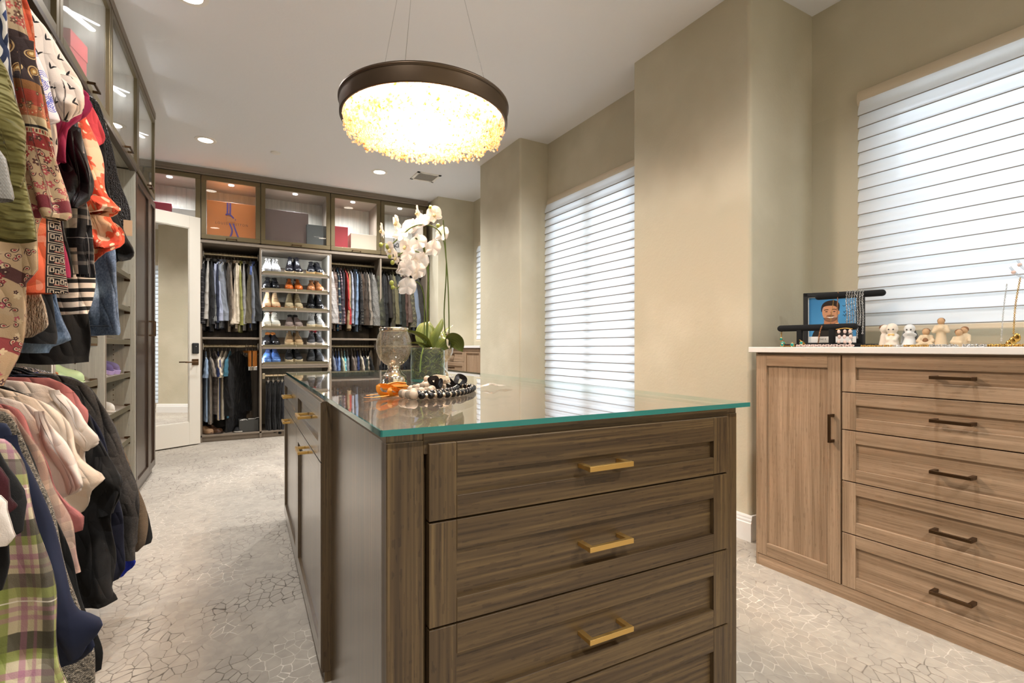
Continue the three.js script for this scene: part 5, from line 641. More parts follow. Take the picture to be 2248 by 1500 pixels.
const P2 = (b, n, sc = 8) => pat(plaid(b, n), sc, sc), F_ = {
  darkCheck: P2(0x1c1a1c, [[0.2, 0.03, 0x8d8b8c, 0.8], [0.7, 0.03, 0x8d8b8c, 0.8]], 9), greyPlaid: P2(0x80827f, [[0.1, 0.3, 0x585b5c, 0.4], [0.6, 0.15, 0x5f6465, 0.4], [0.85, 0.04, 0x4a4d50, 0.5]], 7), ltPlaid: P2(0xaeaaa6, [[0.1, 0.02, 0x63605e, 0.7], [0.4, 0.2, 0x8e8b89, 0.4], [0.7, 0.02, 0x6a6765, 0.7]], 6), brPlaid: P2(0x6b5950, [[0.1, 0.3, 0x40352f, 0.5], [0.6, 0.1, 0xa89a8c, 0.5]], 9), pkCheck: P2(0xa98f92, [[0, 0.45, 0x2c2530, 0.75]], 22), olPlaid: P2(0x3d3d2d, [[0.1, 0.3, 0x26261e, 0.6], [0.6, 0.2, 0x2b2a24, 0.5]], 6),
  blueStripe: P2(0x24333f, [[0.1, 0.2, 0x2f6b98, 0.9, 'x'], [0.5, 0.2, 0xb5ae92, 0.7, 'y']], 10), turq: pat(cv(128, 128, (x, n) => { x.fillStyle = '#4aa6b4'; x.fillRect(0, 0, n, n); const r = rng(66); for (let i = 0; i < 24; i++) wrapDraw(x, n, n, r() * n, r() * n, () => flower(x, 14, ['#d5e4dc', '#2b6a86', '#8fd0cf'][i % 3], '#fff')); }), 9, 9), camo: pat(tex(256, 256, (u, v) => { const a = fbm(u, v, 9, 111, 3); return a > 0.56 ? [0.33, 0.32, 0.24] : a > 0.46 ? [0.43, 0.41, 0.31] : [0.26, 0.25, 0.2]; }), 5, 5), dots: pat(cv(64, 64, (x, n) => { x.fillStyle = '#d8cbb6'; x.fillRect(0, 0, n, n); x.fillStyle = '#9c8f80'; for (const [a, b] of [[16, 16], [48, 48]]) { x.beginPath(); x.arc(a, b, 4, 0, 7); x.fill(); } }), 40, 40), greyTex: pat(heather(0x6e6c66, 0.9, 113), 12, 12), dotsDark: pat(cv(64, 64, (x, n) => { x.fillStyle = '#22201e'; x.fillRect(0, 0, n, n); x.fillStyle = '#7c776d'; for (const [a, b] of [[16, 16], [48, 48]]) { x.beginPath(); x.arc(a, b, 6, 0, 7); x.fill(); } }), 26, 26), stripeShirt: P2(0x8f8580, [[0.1, 0.3, 0x6a625f, 0.6, 'y'], [0.6, 0.12, 0xb5aba4, 0.6, 'y']], 9), ribCream: P2(0xc8bca6, [[0.1, 0.25, 0xa89c88, 0.5, 'x']], 34),
};
const cc = {}; const col = (h) => cc[h] ||= fab(h);
// [kind, material, colour words, extra width, hanger kind, yaw]
const bayA = [['shirt', F_.darkCheck, 'black white-checked shirt', 'w'], ['shirt', col(0xbcb8b0), 'pale grey shirt', 'b'], ['shirt', col(0x2c2c2e), 'charcoal shirt', 'b'], ['shirt', F_.greyPlaid, 'grey plaid flannel shirt', 'b', 0.3], ['shirt', col(0x23293c), 'dark navy shirt', 'w'], ['shirt', col(0xa2a9bf), 'lavender blue shirt', 'w', -0.25], ['shirt', col(0x848a94), 'slate grey blue shirt', 'w', -0.2], ['shirt', col(0x8d8070), 'taupe shirt', 'b'], ['shirt', col(0x5a5147), 'dark taupe shirt', 'b'], ['shirt', F_.dots, 'dotted cream shirt', 'w', 0.22], ['shirt', col(0xd2c6b0), 'plain cream shirt', 'w'], ['shirt', col(0x8b8b4c), 'yellow green shirt', 'b'], ['shirt', col(0x8c8a88), 'mid grey shirt', 'b'], ['shirt', col(0x59523f), 'olive grey shirt', 'b', 0.2], ['shirt', col(0x6f747c), 'dusty blue grey shirt', 'b'], ['shirt', col(0x5468a0), 'cornflower blue shirt', 'b', -0.15], ['jacket', col(0x232322), 'black blazer', 'b', -0.2]];
bayA.forEach(([kd, m, w, h, y], i) => {
  const x = -0.232 + i * 0.0335, yaw = y ?? (R() - 0.5) * 0.16; hangGarment(kd, kd === 'jacket' ? 'blazer' : 'shirt', `${w}, ${ORD[i]} from left, upper rod by the white door`, 'shirt', [x, 2.13, -6.775], yaw, m, { v: i % 4, th: 0.017 });
  hanger(h === 'w' ? 'white' : 'black', `${h === 'w' ? 'white plastic' : 'dark'} hanger of the ${w} on the upper rod beside the door`, [x, 2.133, -6.78], Math.PI / 2 + yaw * 0.5, 'hangers on the upper rod beside the door');
});
const bayA2 = [['tee', col(0x8da3bd), 'light blue polo shirt', 'w'], ['tee', col(0x8a8074), 'taupe tee', 'b'], ['tee', F_.stripeShirt, 'grey striped shirt', 'b', 0.25], ['tee', col(0x2b3a68), 'navy blue tee', 'b'], ['tee', col(0xd0c3ac), 'cream tee', 'w', -0.15], ['tee', col(0xcabfa9), 'pale sand tee', 'w', -0.2], ['tee', col(0x3a6c80), 'teal tee', 'b', -0.15], ['long', col(0x0d0c0c), 'long black coat', 'b', -0.5]];
bayA2.forEach(([kd, m, w, h, y], i) => {
  const x = -0.222 + i * 0.041 + (i === 7 ? 0.03 : 0), yaw = y ?? 0.08; hangGarment(kd, kd === 'long' ? 'coat' : 'tee', `${w}, ${ORD[i]} from left, lower rod by the white door`, 'shirt', [x, 1.065, -6.775], yaw, m, { v: i % 3, th: 0.02 });
  hanger(h === 'w' ? 'white' : 'black', `${h === 'w' ? 'white plastic' : 'dark'} hanger of the ${w} on the lower rod beside the door`, [x, 1.068, -6.78], Math.PI / 2 + yaw * 0.5, 'hangers on the lower rod beside the door');
});
for (let i = 0; i < 5; i++) {                              // empty wooden clip hangers
  const t = thing('wooden_hanger', `${ORD[i]} of five orange wooden clip hangers hanging empty on the lower rod`, 'hanger', [0.19 + i * 0.026 + (i > 1 ? 0.012 : 0), 1.068, -6.7], Math.PI / 2 + 0.25 - i * 0.1, 'empty orange wooden clip hangers');
  part('hook', hookG, M.chrome, t); part('bar', [box(-0.11, 0.11, -0.085, -0.055, -0.008, 0.008, 'x', 0.006), box(-0.115, -0.08, -0.25, -0.06, -0.007, 0.007, 'y', 0.005)], std({ color: 0xb8712a, roughness: 0.45 }), t); each('clip', [box(-0.118, -0.095, -0.285, -0.24, -0.012, 0.012, 'y', 0.003), box(0.08, 0.11, -0.11, -0.07, -0.012, 0.012, 'y', 0.003)], M.chrome, t);
}
const bayC = [['shirt', F_.ltPlaid, 'pale grey plaid shirt', 'b', -0.14], ['shirt', F_.brPlaid, 'brown plaid shirt', 'b', -0.12], ['shirt', F_.blueStripe, 'teal and tan striped shirt', 'b'], ['shirt', F_.pkCheck, 'pink and black check shirt', 'b', -0.1], ['sweater', col(0x2a2a30), 'charcoal sweater', 'b'], ['sweater', col(0x9c2c28), 'red sweater', 'b'], ['sweater', col(0x9c8666), 'tan sweater', 'b'], ['sweater', col(0x8f97a8), 'pale blue grey sweatshirt', 'b', -0.1], ['sweater', col(0x25262c), 'dark grey sweater', 'w'], ['shirt', col(0x7389a4), 'light blue shirt', 'w', -0.1], ['shirt', F_.dotsDark, 'dark patterned shirt', 'w'], ['sweater', col(0x3c2e22), 'dark brown sweater', 'w', -0.15], ['sweater', col(0x33291f), 'brown sweater', 'b'], ['sweater', col(0x857c70), 'grey tan sweater', 'w', -0.1], ['sweater', col(0x3c3a35), 'dark olive sweater', 'b'], ['sweater', F_.greyTex, 'grey nubby sweater', 'b', -0.12]];
bayC.forEach(([kd, m, w, h, y], i) => {
  const x = 1.155 + i * 0.034, yaw = y ?? -0.08; hangGarment(kd, kd, `${w}, ${ORD[i]} from left, upper rod right of the shoes`, kd === 'shirt' ? 'shirt' : 'sweater', [x, 2.13, -6.775], yaw, m, { v: i % 4, th: 0.017 });
  hanger(h === 'w' ? 'white' : 'black', `${h === 'w' ? 'white plastic' : 'dark'} hanger of the ${w} right of the shoe shelves`, [x, 2.133, -6.78], Math.PI / 2 + yaw, 'hangers on the rod right of the shoe shelves');
});
const bayD = [['jacket', F_.olPlaid, 'dark olive plaid flannel shirt', 'w', -0.3], ['jacket', col(0x131211), 'black jacket', 'b'], ['puffer', phy({ color: 0x17130f, roughness: 0.4, side: THREE.DoubleSide }), 'black quilted puffer jacket', 'b', -0.15], ['jacket', col(0x3a3626), 'olive brown jacket', 'b'], ['jacket', col(0x5a553c), 'olive green jacket', 'b', -0.2], ['jacket', col(0x2a302e), 'dark grey green jacket', 'b'], ['jacket', col(0x17190f), 'black green jacket', 'b', -0.2], ['jacket', col(0x4a342b), 'brown leather jacket', 'b', -0.1], ['jacket', col(0x5a4b42), 'taupe brown jacket', 'b', -0.3], ['jacket', F_.camo, 'camouflage jacket', 'b', -0.25], ['jacket', col(0x6b7686), 'grey blue jacket', 'b', -0.2], ['jacket', col(0x2b2925), 'charcoal coat', 'b', -0.15]];
bayD.forEach(([kd, m, w, h, y], i) => {
  const x = 1.775 + i * 0.045, yaw = y ?? -0.1; hangGarment(kd, 'jacket', `${w}, ${ORD[i]} from left, rod behind the orchid`, 'jacket', [x, 2.13, -6.775], yaw, m, { v: i % 3, th: 0.022 });
  hanger(h === 'w' ? 'white' : 'black', `${h === 'w' ? 'white plastic' : 'dark'} hanger of the ${w} on the rod behind the orchid`, [x, 2.133, -6.78], Math.PI / 2 + yaw, 'hangers on the rod behind the orchid');
});
const bayC2 = [['tee', col(0xc9bda8), 'cream tee', 'b'], ['tee', col(0x7c8495), 'grey blue tee', 'b'], ['tee', col(0x2c3c60), 'navy tee', 'b'], ['tee', col(0x6d88b8), 'sky blue tee', 'b'], ['tee', col(0xb9bb9e), 'pale sage tee', 'b'], ['tee', F_.turq, 'turquoise flowered shirt', 'b'], ['tee', col(0x77797a), 'grey tee', 'b'], ['tee', col(0x7b6f66), 'taupe tee', 'b'], ['tee', col(0x5f554e), 'brown grey tee', 'b'], ['tee', col(0x27355f), 'dark blue tee', 'b'], ['tee', col(0xcabfa8), 'ivory tee', 'w'], ['tee', col(0x1c1d2c), 'midnight blue tee', 'w'], ['tee', col(0x26302b), 'dark green tee', 'w'], ['tee', col(0x0f0f10), 'black tee', 'w'], ['tee', F_.ribCream, 'ribbed cream shirt', 'w', -0.4]];
bayC2.forEach(([kd, m, w, h, y], i) => {
  const x = 1.14 + i * 0.036 + (i > 6 ? 0.02 : 0), yaw = y ?? -0.14; hangGarment(kd, 'tee', `${w}, ${ORD[i]} from left, lower rod right of the shoes`, 'shirt', [x, 1.065, -6.775], yaw, m, { v: i % 3, th: 0.017 });
  hanger(h === 'w' ? 'white' : 'black', `${h === 'w' ? 'white plastic' : 'dark'} hanger of the ${w} on the lower right rod`, [x, 1.068, -6.78], Math.PI / 2 + yaw, 'hangers on the lower rod right of the shoe shelves');
});
for (let i = 0; i < 8; i++) {
  const x = 1.79 + i * 0.06, c = [0x141416, 0x1d1b1a, 0x232a33, 0x111111, 0x2d2620, 0x191c22, 0x0e0e0e, 0x26262a][i], w = ['black', 'soft black', 'blue black', 'jet black', 'brown black', 'ink blue', 'deep black', 'charcoal'][i];
  hangGarment('tee', 'tee', `${w} tee, ${ORD[i]} from left, behind the candle holder`, 'shirt', [x, 1.065, -6.775], -0.2, col(c), { v: i % 3, th: 0.02 }); hanger(i % 3 ? 'black' : 'white', `${i % 3 ? 'dark' : 'white plastic'} hanger of the ${w} tee behind the candle holder`, [x, 1.068, -6.78], Math.PI / 2 - 0.2, 'hangers behind the candle holder');
}
// trousers under the shoe shelves
for (let i = 0; i < 7; i++) {
  const x = 0.42 + i * 0.05, c = [0x0e0d0d, 0x121212, 0x0c0c0c, 0x2a2b30, 0x101012, 0x0e0e0e, 0x141210][i], w = ['black', 'soft black', 'jet black', 'dark grey', 'ink black', 'deep black', 'brown black'][i], t = thing('trousers', `${w} trousers, ${ORD[i]} from the left under the shoe shelves`, 'trousers', [x, 0.715, -6.62], -0.1 + 0.05 * (i % 3)), q = rng(900 + i), p = q() * 6;
  for (const sd of [-1, 1]) part('leg', surf(16, 16, (u, v) => { const cx = Math.cos(u * 6.2832), s = Math.sin(u * 6.2832), y = -0.07 - v * (0.575 + 0.02 * (i % 3)); return [s * (0.018 + 0.006 * v) + sd * 0.012 + 0.006 * Math.sin(v * 8 + p) * v, y, cx * lerp(0.1, 0.085, v) + sd * 0.03 * v, cx * 0.1, y]; }, true), fab(c), t);
  each('clip', [box(-0.012, 0.012, -0.085, -0.05, 0.06, 0.085, 'y', 0.003), box(-0.012, 0.012, -0.085, -0.05, -0.085, -0.06, 'y', 0.003)], M.chrome, t); part('clip_bar', box(-0.003, 0.003, -0.055, -0.049, -0.09, 0.09), M.chrome, t); part('hook', (() => { const g = hookG.clone(); g.rotateY(Math.PI / 2); return g; })(), M.chrome, t);
}

// ---------- shoes (own frame: toe at the origin, heel at z = -0.28) ----------
function shoeShape(kind) {
  const Ls = 0.28, boot = kind === 'boot', sneak = kind === 'sneaker' || kind === 'high', sole = sneak ? 0.026 : boot ? 0.018 : 0.01, hc = boot ? 0.135 : kind === 'high' ? 0.115 : sneak ? 0.088 : 0.074;
  const hw = (s) => lerp(lerp(0.031, 0.034, sm(0, 0.3, s)), 0.0, 0) * (s < 0.3 ? 1 : 1 + 0.4 * sm(0.3, 0.7, s)) * (s > 0.78 ? Math.sqrt(Math.max(0, 1 - ((s - 0.78) / 0.225) ** 2)) : s < 0.1 ? Math.sqrt(Math.max(0.02, 1 - ((0.1 - s) / 0.105) ** 2)) : 1);
  const top = (s) => sole + lerp(lerp(hc, hc, s), 0.045, sm(0.36, 0.72, s)) * (s > 0.84 ? Math.sqrt(Math.max(0.03, 1 - ((s - 0.84) / 0.162) ** 2)) : 1) * (s < 0.36 ? 1 : 1);
  const g = {};
  g.upper = surf(20, 26, (u, v) => {                       // open at the top over the ankle
    const s = v, a = Math.PI * u, w = hw(s), H = top(s) - sole, open = s < 0.38 ? 1 : 0, c = Math.cos(a), y = Math.sin(a), narrow = 1 - 0.3 * (H > 0.06 ? sm(0.3, 1, y) : 0);
    return [-w * Math.sign(c) * Math.abs(c) ** 0.75 * narrow, sole + H * (open ? Math.min(y ** 0.6, 0.86 + 0.1 * Math.abs(c)) : y ** 0.7), -Ls * (1 - s), u * 0.15, s * 0.28];
  });
  const cap = (y0, y1, m) => { const p = []; for (let i = 0; i <= 40; i++) { const s = i / 40; p.push([hw(s) + m, s]); } const sh = new THREE.Shape(); p.forEach(([w, s], i) => i ? sh.lineTo(w, Ls * (1 - s) - (s > 0.9 ? m : 0)) : sh.moveTo(w, Ls * (1 - s) + m)); for (let i = p.length - 1; i >= 0; i--) sh.lineTo(-p[i][0], Ls * (1 - p[i][1])); const e = new THREE.ExtrudeGeometry(sh, { depth: y1 - y0, bevelEnabled: true, bevelSize: 0.0015, bevelThickness: 0.0015, bevelSegments: 1 }); e.rotateX(-Math.PI / 2); e.translate(0, y0, 0); return e; };
  g.sole = cap(0.0015, sole + (sneak ? 0.004 : 0.0), sneak ? 0.004 : 0.003);
  if (sneak) { const t = surf(12, 6, (u, v) => { const a = Math.PI * (0.12 + 0.76 * u), s = 0.8 + v * 0.19, w = hw(s) + 0.002; return [-w * Math.cos(a), sole + (top(s) - sole + 0.002) * Math.sin(a) ** 0.7 * 0.62, -Ls * (1 - s) + 0.002]; }); g.cap = t; }
  const ln = []; for (let i = 0; i <= 24; i++) { const a = i / 24 * 6.2832, s = 0.19 + 0.17 * Math.cos(a); ln.push([0.024 * Math.sin(a) * (1 - 0.2 * Math.cos(a)), sole + hc * (0.965 - (Math.cos(a) > 0 ? 0.03 : 0)), -Ls * (1 - s)]); }
  g.lining = [tube(ln, 0.0045, 30, 6, true), (() => { const e = sph(0, sole + hc * 0.9, -Ls * 0.81, 1, 0.0235, 0.006, 0.05, 14); return e; })()];
  g.back = surf(12, 6, (u, v) => { const a = Math.PI * (0.9 + 1.2 * u); return [0.025 * Math.sin(a + Math.PI) * 1, sole + hc * (0.82 + 0.22 * v * (0.5 - 0.5 * Math.cos(u * 6.2832))), -Ls * 0.9 - 0.018 * Math.cos(u * 6.2832 - Math.PI) * 0.4 - 0.012]; });
  const tg = surf(6, 6, (u, v) => { const s = 0.62 - 0.28 * v; return [(u - 0.5) * 0.036, top(s) + 0.004 + 0.012 * v + 0.003 * Math.sin(u * Math.PI), -Ls * (1 - s), u * 0.04, v * 0.08]; }); g.tongue = tg;
  if (kind !== 'slip' && kind !== 'loafer') { g.laces = []; for (let i = 0; i < 5; i++) { const s = 0.6 - i * 0.052, y = top(s) + 0.006; g.laces.push(tube([[-0.019, y - 0.005, -Ls * (1 - s)], [0, y + 0.003, -Ls * (1 - s) + 0.004], [0.019, y - 0.005, -Ls * (1 - s)]], 0.0019, 8, 5)); } const s = 0.4, y = top(s) + 0.01, z = -Ls * (1 - s); for (const d of [-1, 1]) { g.laces.push(tube([[0, y, z], [d * 0.02, y + 0.008, z + 0.01], [d * 0.03, y - 0.006, z + 0.022], [d * 0.012, y - 0.003, z + 0.012], [0, y, z]], 0.0016, 14, 5)); g.laces.push(tube([[0, y, z], [d * 0.012, y - 0.008, z + 0.025], [d * 0.026, y - 0.03, z + 0.045]], 0.0014, 10, 5)); } }
  if (kind === 'sneaker') { g.stripe = []; for (const sd of [-1, 1]) for (let i = 0; i < 3; i++) { const s = 0.5 + i * 0.06; g.stripe.push(tube([[sd * (hw(s) + 0.001), sole + 0.006, -Ls * (1 - s)], [sd * (hw(s) * 0.86 + 0.001), sole + 0.045 - i * 0.006, -Ls * (1 - s) - 0.014]], 0.0028, 6, 5)); } }
  return g;
}
const shoeCache = {};
function shoe(kind, label, pos, yaw, tilt, c, group, turn = 0) {
  const g = shoeCache[kind] ||= shoeShape(kind), t = thing('shoe', label, 'shoe', pos, 0, group); t.rotation.set(tilt, yaw, 0); if (turn) { t.rotation.order = 'YXZ'; t.rotation.y = turn; }
  const mt = (h, r) => cc['s' + h + r] ||= std({ color: h, roughness: r, side: THREE.DoubleSide }), rg = c.gloss ? 0.22 : 0.75;
  part('upper', g.upper, mt(c.u, rg), t); part('sole', g.sole, mt(c.s, 0.6), t); part('lining', g.lining, mt(c.l ?? 0x151312, 0.9), t);
  if (kind !== 'slip' && kind !== 'loafer') part('tongue', g.tongue, mt(c.t ?? c.u, rg), t); if (g.laces) part('laces', g.laces, mt(c.k ?? 0x151312, 0.8), t); if (g.cap) part('toe_cap', g.cap, mt(c.c ?? c.u, rg), t); if (g.stripe && c.p !== undefined) each('stripe', g.stripe, mt(c.p, 0.7), t);
  return t;
}
const SX = [0.395, 0.505, 0.64, 0.755, 0.885, 1.0];
const PAIRS = [
  [['sneaker', 'white and grey sneaker with thick white laces', { u: 0xc9c9c6, s: 0x8f9092, k: 0xf0eee8, c: 0x8d8e90, t: 0x33322f }], ['boot', 'black leather lace boot with a cream sole', { u: 0x17161a, s: 0xcdb893, gloss: 1, k: 0x0c0c0c }], ['sneaker', 'black low shoe with a tan sole', { u: 0x16171a, s: 0xb69868, gloss: 1, c: 0x1b1c1f }]],
  [['dress', 'polished black dress shoe', { u: 0x0f1012, s: 0x0b0b0b, gloss: 1 }], ['dress', 'orange tan dress shoe with dark laces', { u: 0xa5541f, s: 0x5e2c14, gloss: 1, k: 0x2a1710 }], ['loafer', 'plain chestnut brown loafer', { u: 0x9a6640, s: 0x6e3a22, gloss: 1, l: 0x8a5a34 }]],
  [['boot', 'sand suede ankle boot with a brown toe', { u: 0xa98d68, s: 0xa2653c, k: 0x55524e }], ['boot', 'olive grey suede ankle boot with loose laces', { u: 0x8a7d5e, s: 0xa98c66, k: 0x6a6448 }], ['boot', 'glossy black ankle boot with orange lining', { u: 0x101112, s: 0x0c0c0c, gloss: 1, l: 0xa3551f }]],
  [['sneaker', 'pale grey sneaker with a tan lining', { u: 0xa7a598, s: 0xc9c0aa, k: 0xdedad0, l: 0xa2765c }], ['slip', 'taupe slip on shoe with dark lining', { u: 0x6d5f57, s: 0x9b8676, l: 0x131110 }], ['sneaker', 'grey knitted sneaker with a thick cream sole', { u: 0x7d7d78, s: 0xd1c3a0, k: 0xd8d6ce, c: 0xa9a290 }]],
  [['slip', 'black leather slip on with orange lining', { u: 0x141416, s: 0x0b0b0b, gloss: 1, l: 0xb4702c }], ['sneaker', 'gold tan striped sneaker with grey heel', { u: 0x8f744f, s: 0xc3ae86, k: 0x3b3c3c, l: 0xaab0b2, p: 0xe0d9c8 }], ['sneaker', 'black sneaker with red lining and white sole', { u: 0x2b2a2b, s: 0xcfc6b8, k: 0x8d8c8a, l: 0xb3202c, c: 0x6d6c6a }]],
  [['sneaker', 'blue running shoe', { u: 0x35588f, s: 0x5f86c2, k: 0x1b2545, t: 0x1d2c4f, l: 0x1c2b45, p: 0xc7d3e4, c: 0x6f9bd1 }], ['sneaker', 'black running shoe with a cream sole', { u: 0x131314, s: 0xc5b794, k: 0x6d6d6c, c: 0x17181a }], ['high', 'dark grey high top shoe with trailing laces', { u: 0x1b1c1d, s: 0x2b2c2d, k: 0x85847e, c: 0x2f3031 }]],
];
const ROWN = ['top', 'second', 'third', 'fourth', 'fifth', 'bottom'];
PAIRS.forEach((row, j) => row.forEach(([kind, w, c], p) => [0, 1].forEach((k) => shoe(kind, `${k ? 'right' : 'left'} ${w}, ${ROWN[j]} lit shoe shelf`, [SX[p * 2 + k], SHELF[j] + 0.0045, -6.562], (k ? 0.1 : -0.1) + (R() - 0.5) * 0.08, TILT, c, 'shoes on the lit slanted shelves'))));

// ---------- boxes in the lit cabinets ----------
function lidBox(name, label, x0, x1, y0, y1, z1, dep, m, print, group) {   // lidded cardboard box standing on its side; print = canvas drawing for the front
  const cx = (x0 + x1) / 2, t = thing(name, label, 'box', [cx, y0, z1 - dep / 2], 0, group), w = (x1 - x0) / 2, h = y1 - y0, d = dep / 2;
  part('base', box(-w + 0.003, w - 0.003, 0.002, h - 0.002, -d, d - 0.045, 'y', 0.003), m, t); part('lid', box(-w, w, 0, h, d - 0.05, d, 'y', 0.003), m, t);
  if (print) { const tx = cv(512, Math.round(512 * h / (2 * w)), print); const g = new THREE.PlaneGeometry(2 * w - 0.008, h - 0.008); g.translate(0, h / 2, d + 0.0008); part('front_print', g, std({ map: tx, roughness: 0.6 }), t); }
  return t;
}
const card = (h) => std({ color: h, roughness: 0.62 }), YB = 2.2635;
const letter = (x, s, w, h, px, y, c, sp = 0.12, f = 'sans-serif') => { x.fillStyle = c; x.font = `${px}px ${f}`; x.textAlign = 'left'; x.textBaseline = 'middle'; const ws = [...s].map((k) => x.measureText(k).width + px * sp); let a = (w - ws.reduce((p, q) => p + q, 0)) / 2; [...s].forEach((k, i) => { x.fillText(k, a, y); a += ws[i]; }); };
{
  const o = lidBox('gift_box', 'large orange box with brown lettering and a purple ribbon in a lit cabinet', -0.205, 0.29, YB, 2.70, -6.57, 0.2, card(0xc2701f), (x, w, h) => { x.fillStyle = '#c9762a'; x.fillRect(0, 0, w, h); letter(x, 'LOUIS VUITTON', w, h, 38, h * 0.56, '#4b2a17', 0.16); });
  const pu = std({ color: 0x4a2f86, roughness: 0.5 }), rb = (pts, n, m = pu) => each(n, pts.map((p) => strip(p, 0.0085, [0, 0, 1])), m, o); const r0 = 0.104; rb([[[-0.045, 0.43, r0], [-0.045, 0.36, r0], [-0.047, 0.3, r0]], [[-0.018, 0.43, r0], [-0.018, 0.36, r0], [-0.02, 0.3, r0]], [[-0.065, 0.292, r0], [-0.03, 0.3, r0 + 0.004], [0.035, 0.24, r0]], [[-0.025, 0.2, r0], [0, 0.11, r0 + 0.002], [-0.03, 0.02, r0]], [[0.01, 0.2, r0], [0.05, 0.08, r0 + 0.002], [0.075, 0.01, r0]]], 'ribbon');
  part('ribbon_label', box(-0.055, 0.03, 0.215, 0.272, 0.102, 0.106, 'y', 0.002), card(0xc07a3c), o);
  lidBox('gift_box', 'wide brown box with dark lettering beside the dark grey box', 0.385, 0.86, YB, 2.69, -6.6, 0.2, card(0x5d4a42), (x, w, h) => { x.fillStyle = '#65524a'; x.fillRect(0, 0, w, h); letter(x, 'LOUIS VUITTON', w, h, 36, h * 0.82, '#33251e', 0.18); });
  lidBox('gift_box', 'dark grey square box with a small white print next to the brown box', 0.835, 1.075, YB, 2.55, -6.555, 0.24, card(0x3c4241), (x, w, h) => { x.fillStyle = '#454c4b'; x.fillRect(0, 0, w, h); x.strokeStyle = '#2f3534'; x.lineWidth = 6; x.strokeRect(w * 0.29, h * 0.32, w * 0.4, h * 0.42); letter(x, 'SAINT LAURENT', w, h, 22, h * 0.5, '#e8e8e4', 0.02); letter(x, 'PARIS', w, h, 12, h * 0.56, '#d8d8d4', 0.1); });
  lidBox('gift_box', 'upright red box beside the beige box in a lit cabinet', 1.166, 1.33, YB, 2.578, -6.6, 0.18, card(0xa5222f));
  lidBox('gift_box', 'low beige box beside the upright red box', 1.36, 1.7, YB, 2.505, -6.57, 0.22, card(0xc9bda8));
  const wb = lidBox('gift_box', 'white box tied with a dark ribbon bow behind the orchid flowers', 1.775, 2.06, YB, 2.5, -6.58, 0.2, card(0xc4c2bc)); const bw = std({ color: 0x3a3d44, roughness: 0.6 });
  part('bow', [tube([[0, 0.13, 0.104], [-0.05, 0.17, 0.112], [-0.055, 0.12, 0.108], [0, 0.13, 0.106], [0.05, 0.175, 0.112], [0.055, 0.125, 0.108], [0, 0.13, 0.104]], 0.0045, 40, 6), tube([[0, 0.13, 0.104], [-0.025, 0.06, 0.106], [-0.05, 0.02, 0.104]], 0.004, 12, 6), tube([[0, 0.13, 0.104], [0.03, 0.07, 0.106], [0.045, 0.01, 0.104]], 0.004, 12, 6), box(-0.004, 0.004, 0, 0.236, 0.1005, 0.1025)], bw, wb);
  lidBox('gift_box', 'small dark box right of the white box with the bow', 2.075, 2.2, YB, 2.44, -6.6, 0.16, card(0x2f3132));
  lidBox('gift_box', 'red box behind the top of the white door', -0.74, -0.535, YB, 2.62, -6.6, 0.2, card(0x8c1f30)); lidBox('gift_box', 'pale grey box right of the red box above the white door', -0.53, -0.315, YB, 2.575, -6.6, 0.2, card(0xbdbbb4));
  const pb = thing('gift_box', 'large coral pink box inside the left glass cabinet', 'box', [-0.66, 2.3055, -3.16], -0.21); part('base', box(-0.16, -0.003, 0, 0.24, -0.163, -0.003, 'y', 0.004), card(0xc4484e), pb); part('lid', box(-0.163, 0, 0.2, 0.285, -0.166, 0, 'y', 0.004), card(0xcc5055), pb);
  // floor of the double hanging bay
  const gb = thing('storage_box', 'dark grey open box of white papers on the closet floor', 'box', [0.212, 0.079, -6.63]); const k = 0.104, e = 0.004; part('tray', [box(-k, k, 0, e, -0.09, 0.09), box(-k, k, 0, 0.135, 0.086, 0.09), box(-k, k, 0, 0.135, -0.09, -0.086), box(-k, -k + e, 0, 0.135, -0.09, 0.09), box(k - e, k, 0, 0.135, -0.09, 0.09)], card(0x3b3b38), gb);
  for (let i = 0; i < 5; i++) { const g = box(-0.03, 0.03, 0, 0.006, -0.05, 0.05); g.rotateX(0.5); g.rotateY(i); g.translate(-0.06 + i * 0.03, 0.1 + 0.006 * i, 0.02); part('paper', g, std({ color: 0xd8d5cc, roughness: 0.8 }), gb); }
  shoe('dress', 'brown shoe lying on the closet floor below the striped shirts', [-0.06, 0.082, -6.56], 0.8, 0, { u: 0x4b3324, s: 0x2a1c14, gloss: 1 }); shoe('slip', 'black slipper on the closet floor left of the grey box', [0.06, 0.082, -6.57], -1.3, 0, { u: 0x1a1a1b, s: 0xb9b4aa }); shoe('loafer', 'tan loafer heel on the closet floor at the far left', [-0.16, 0.082, -6.55], 0.4, 0, { u: 0x8a6b4c, s: 0x5a4330 });
}
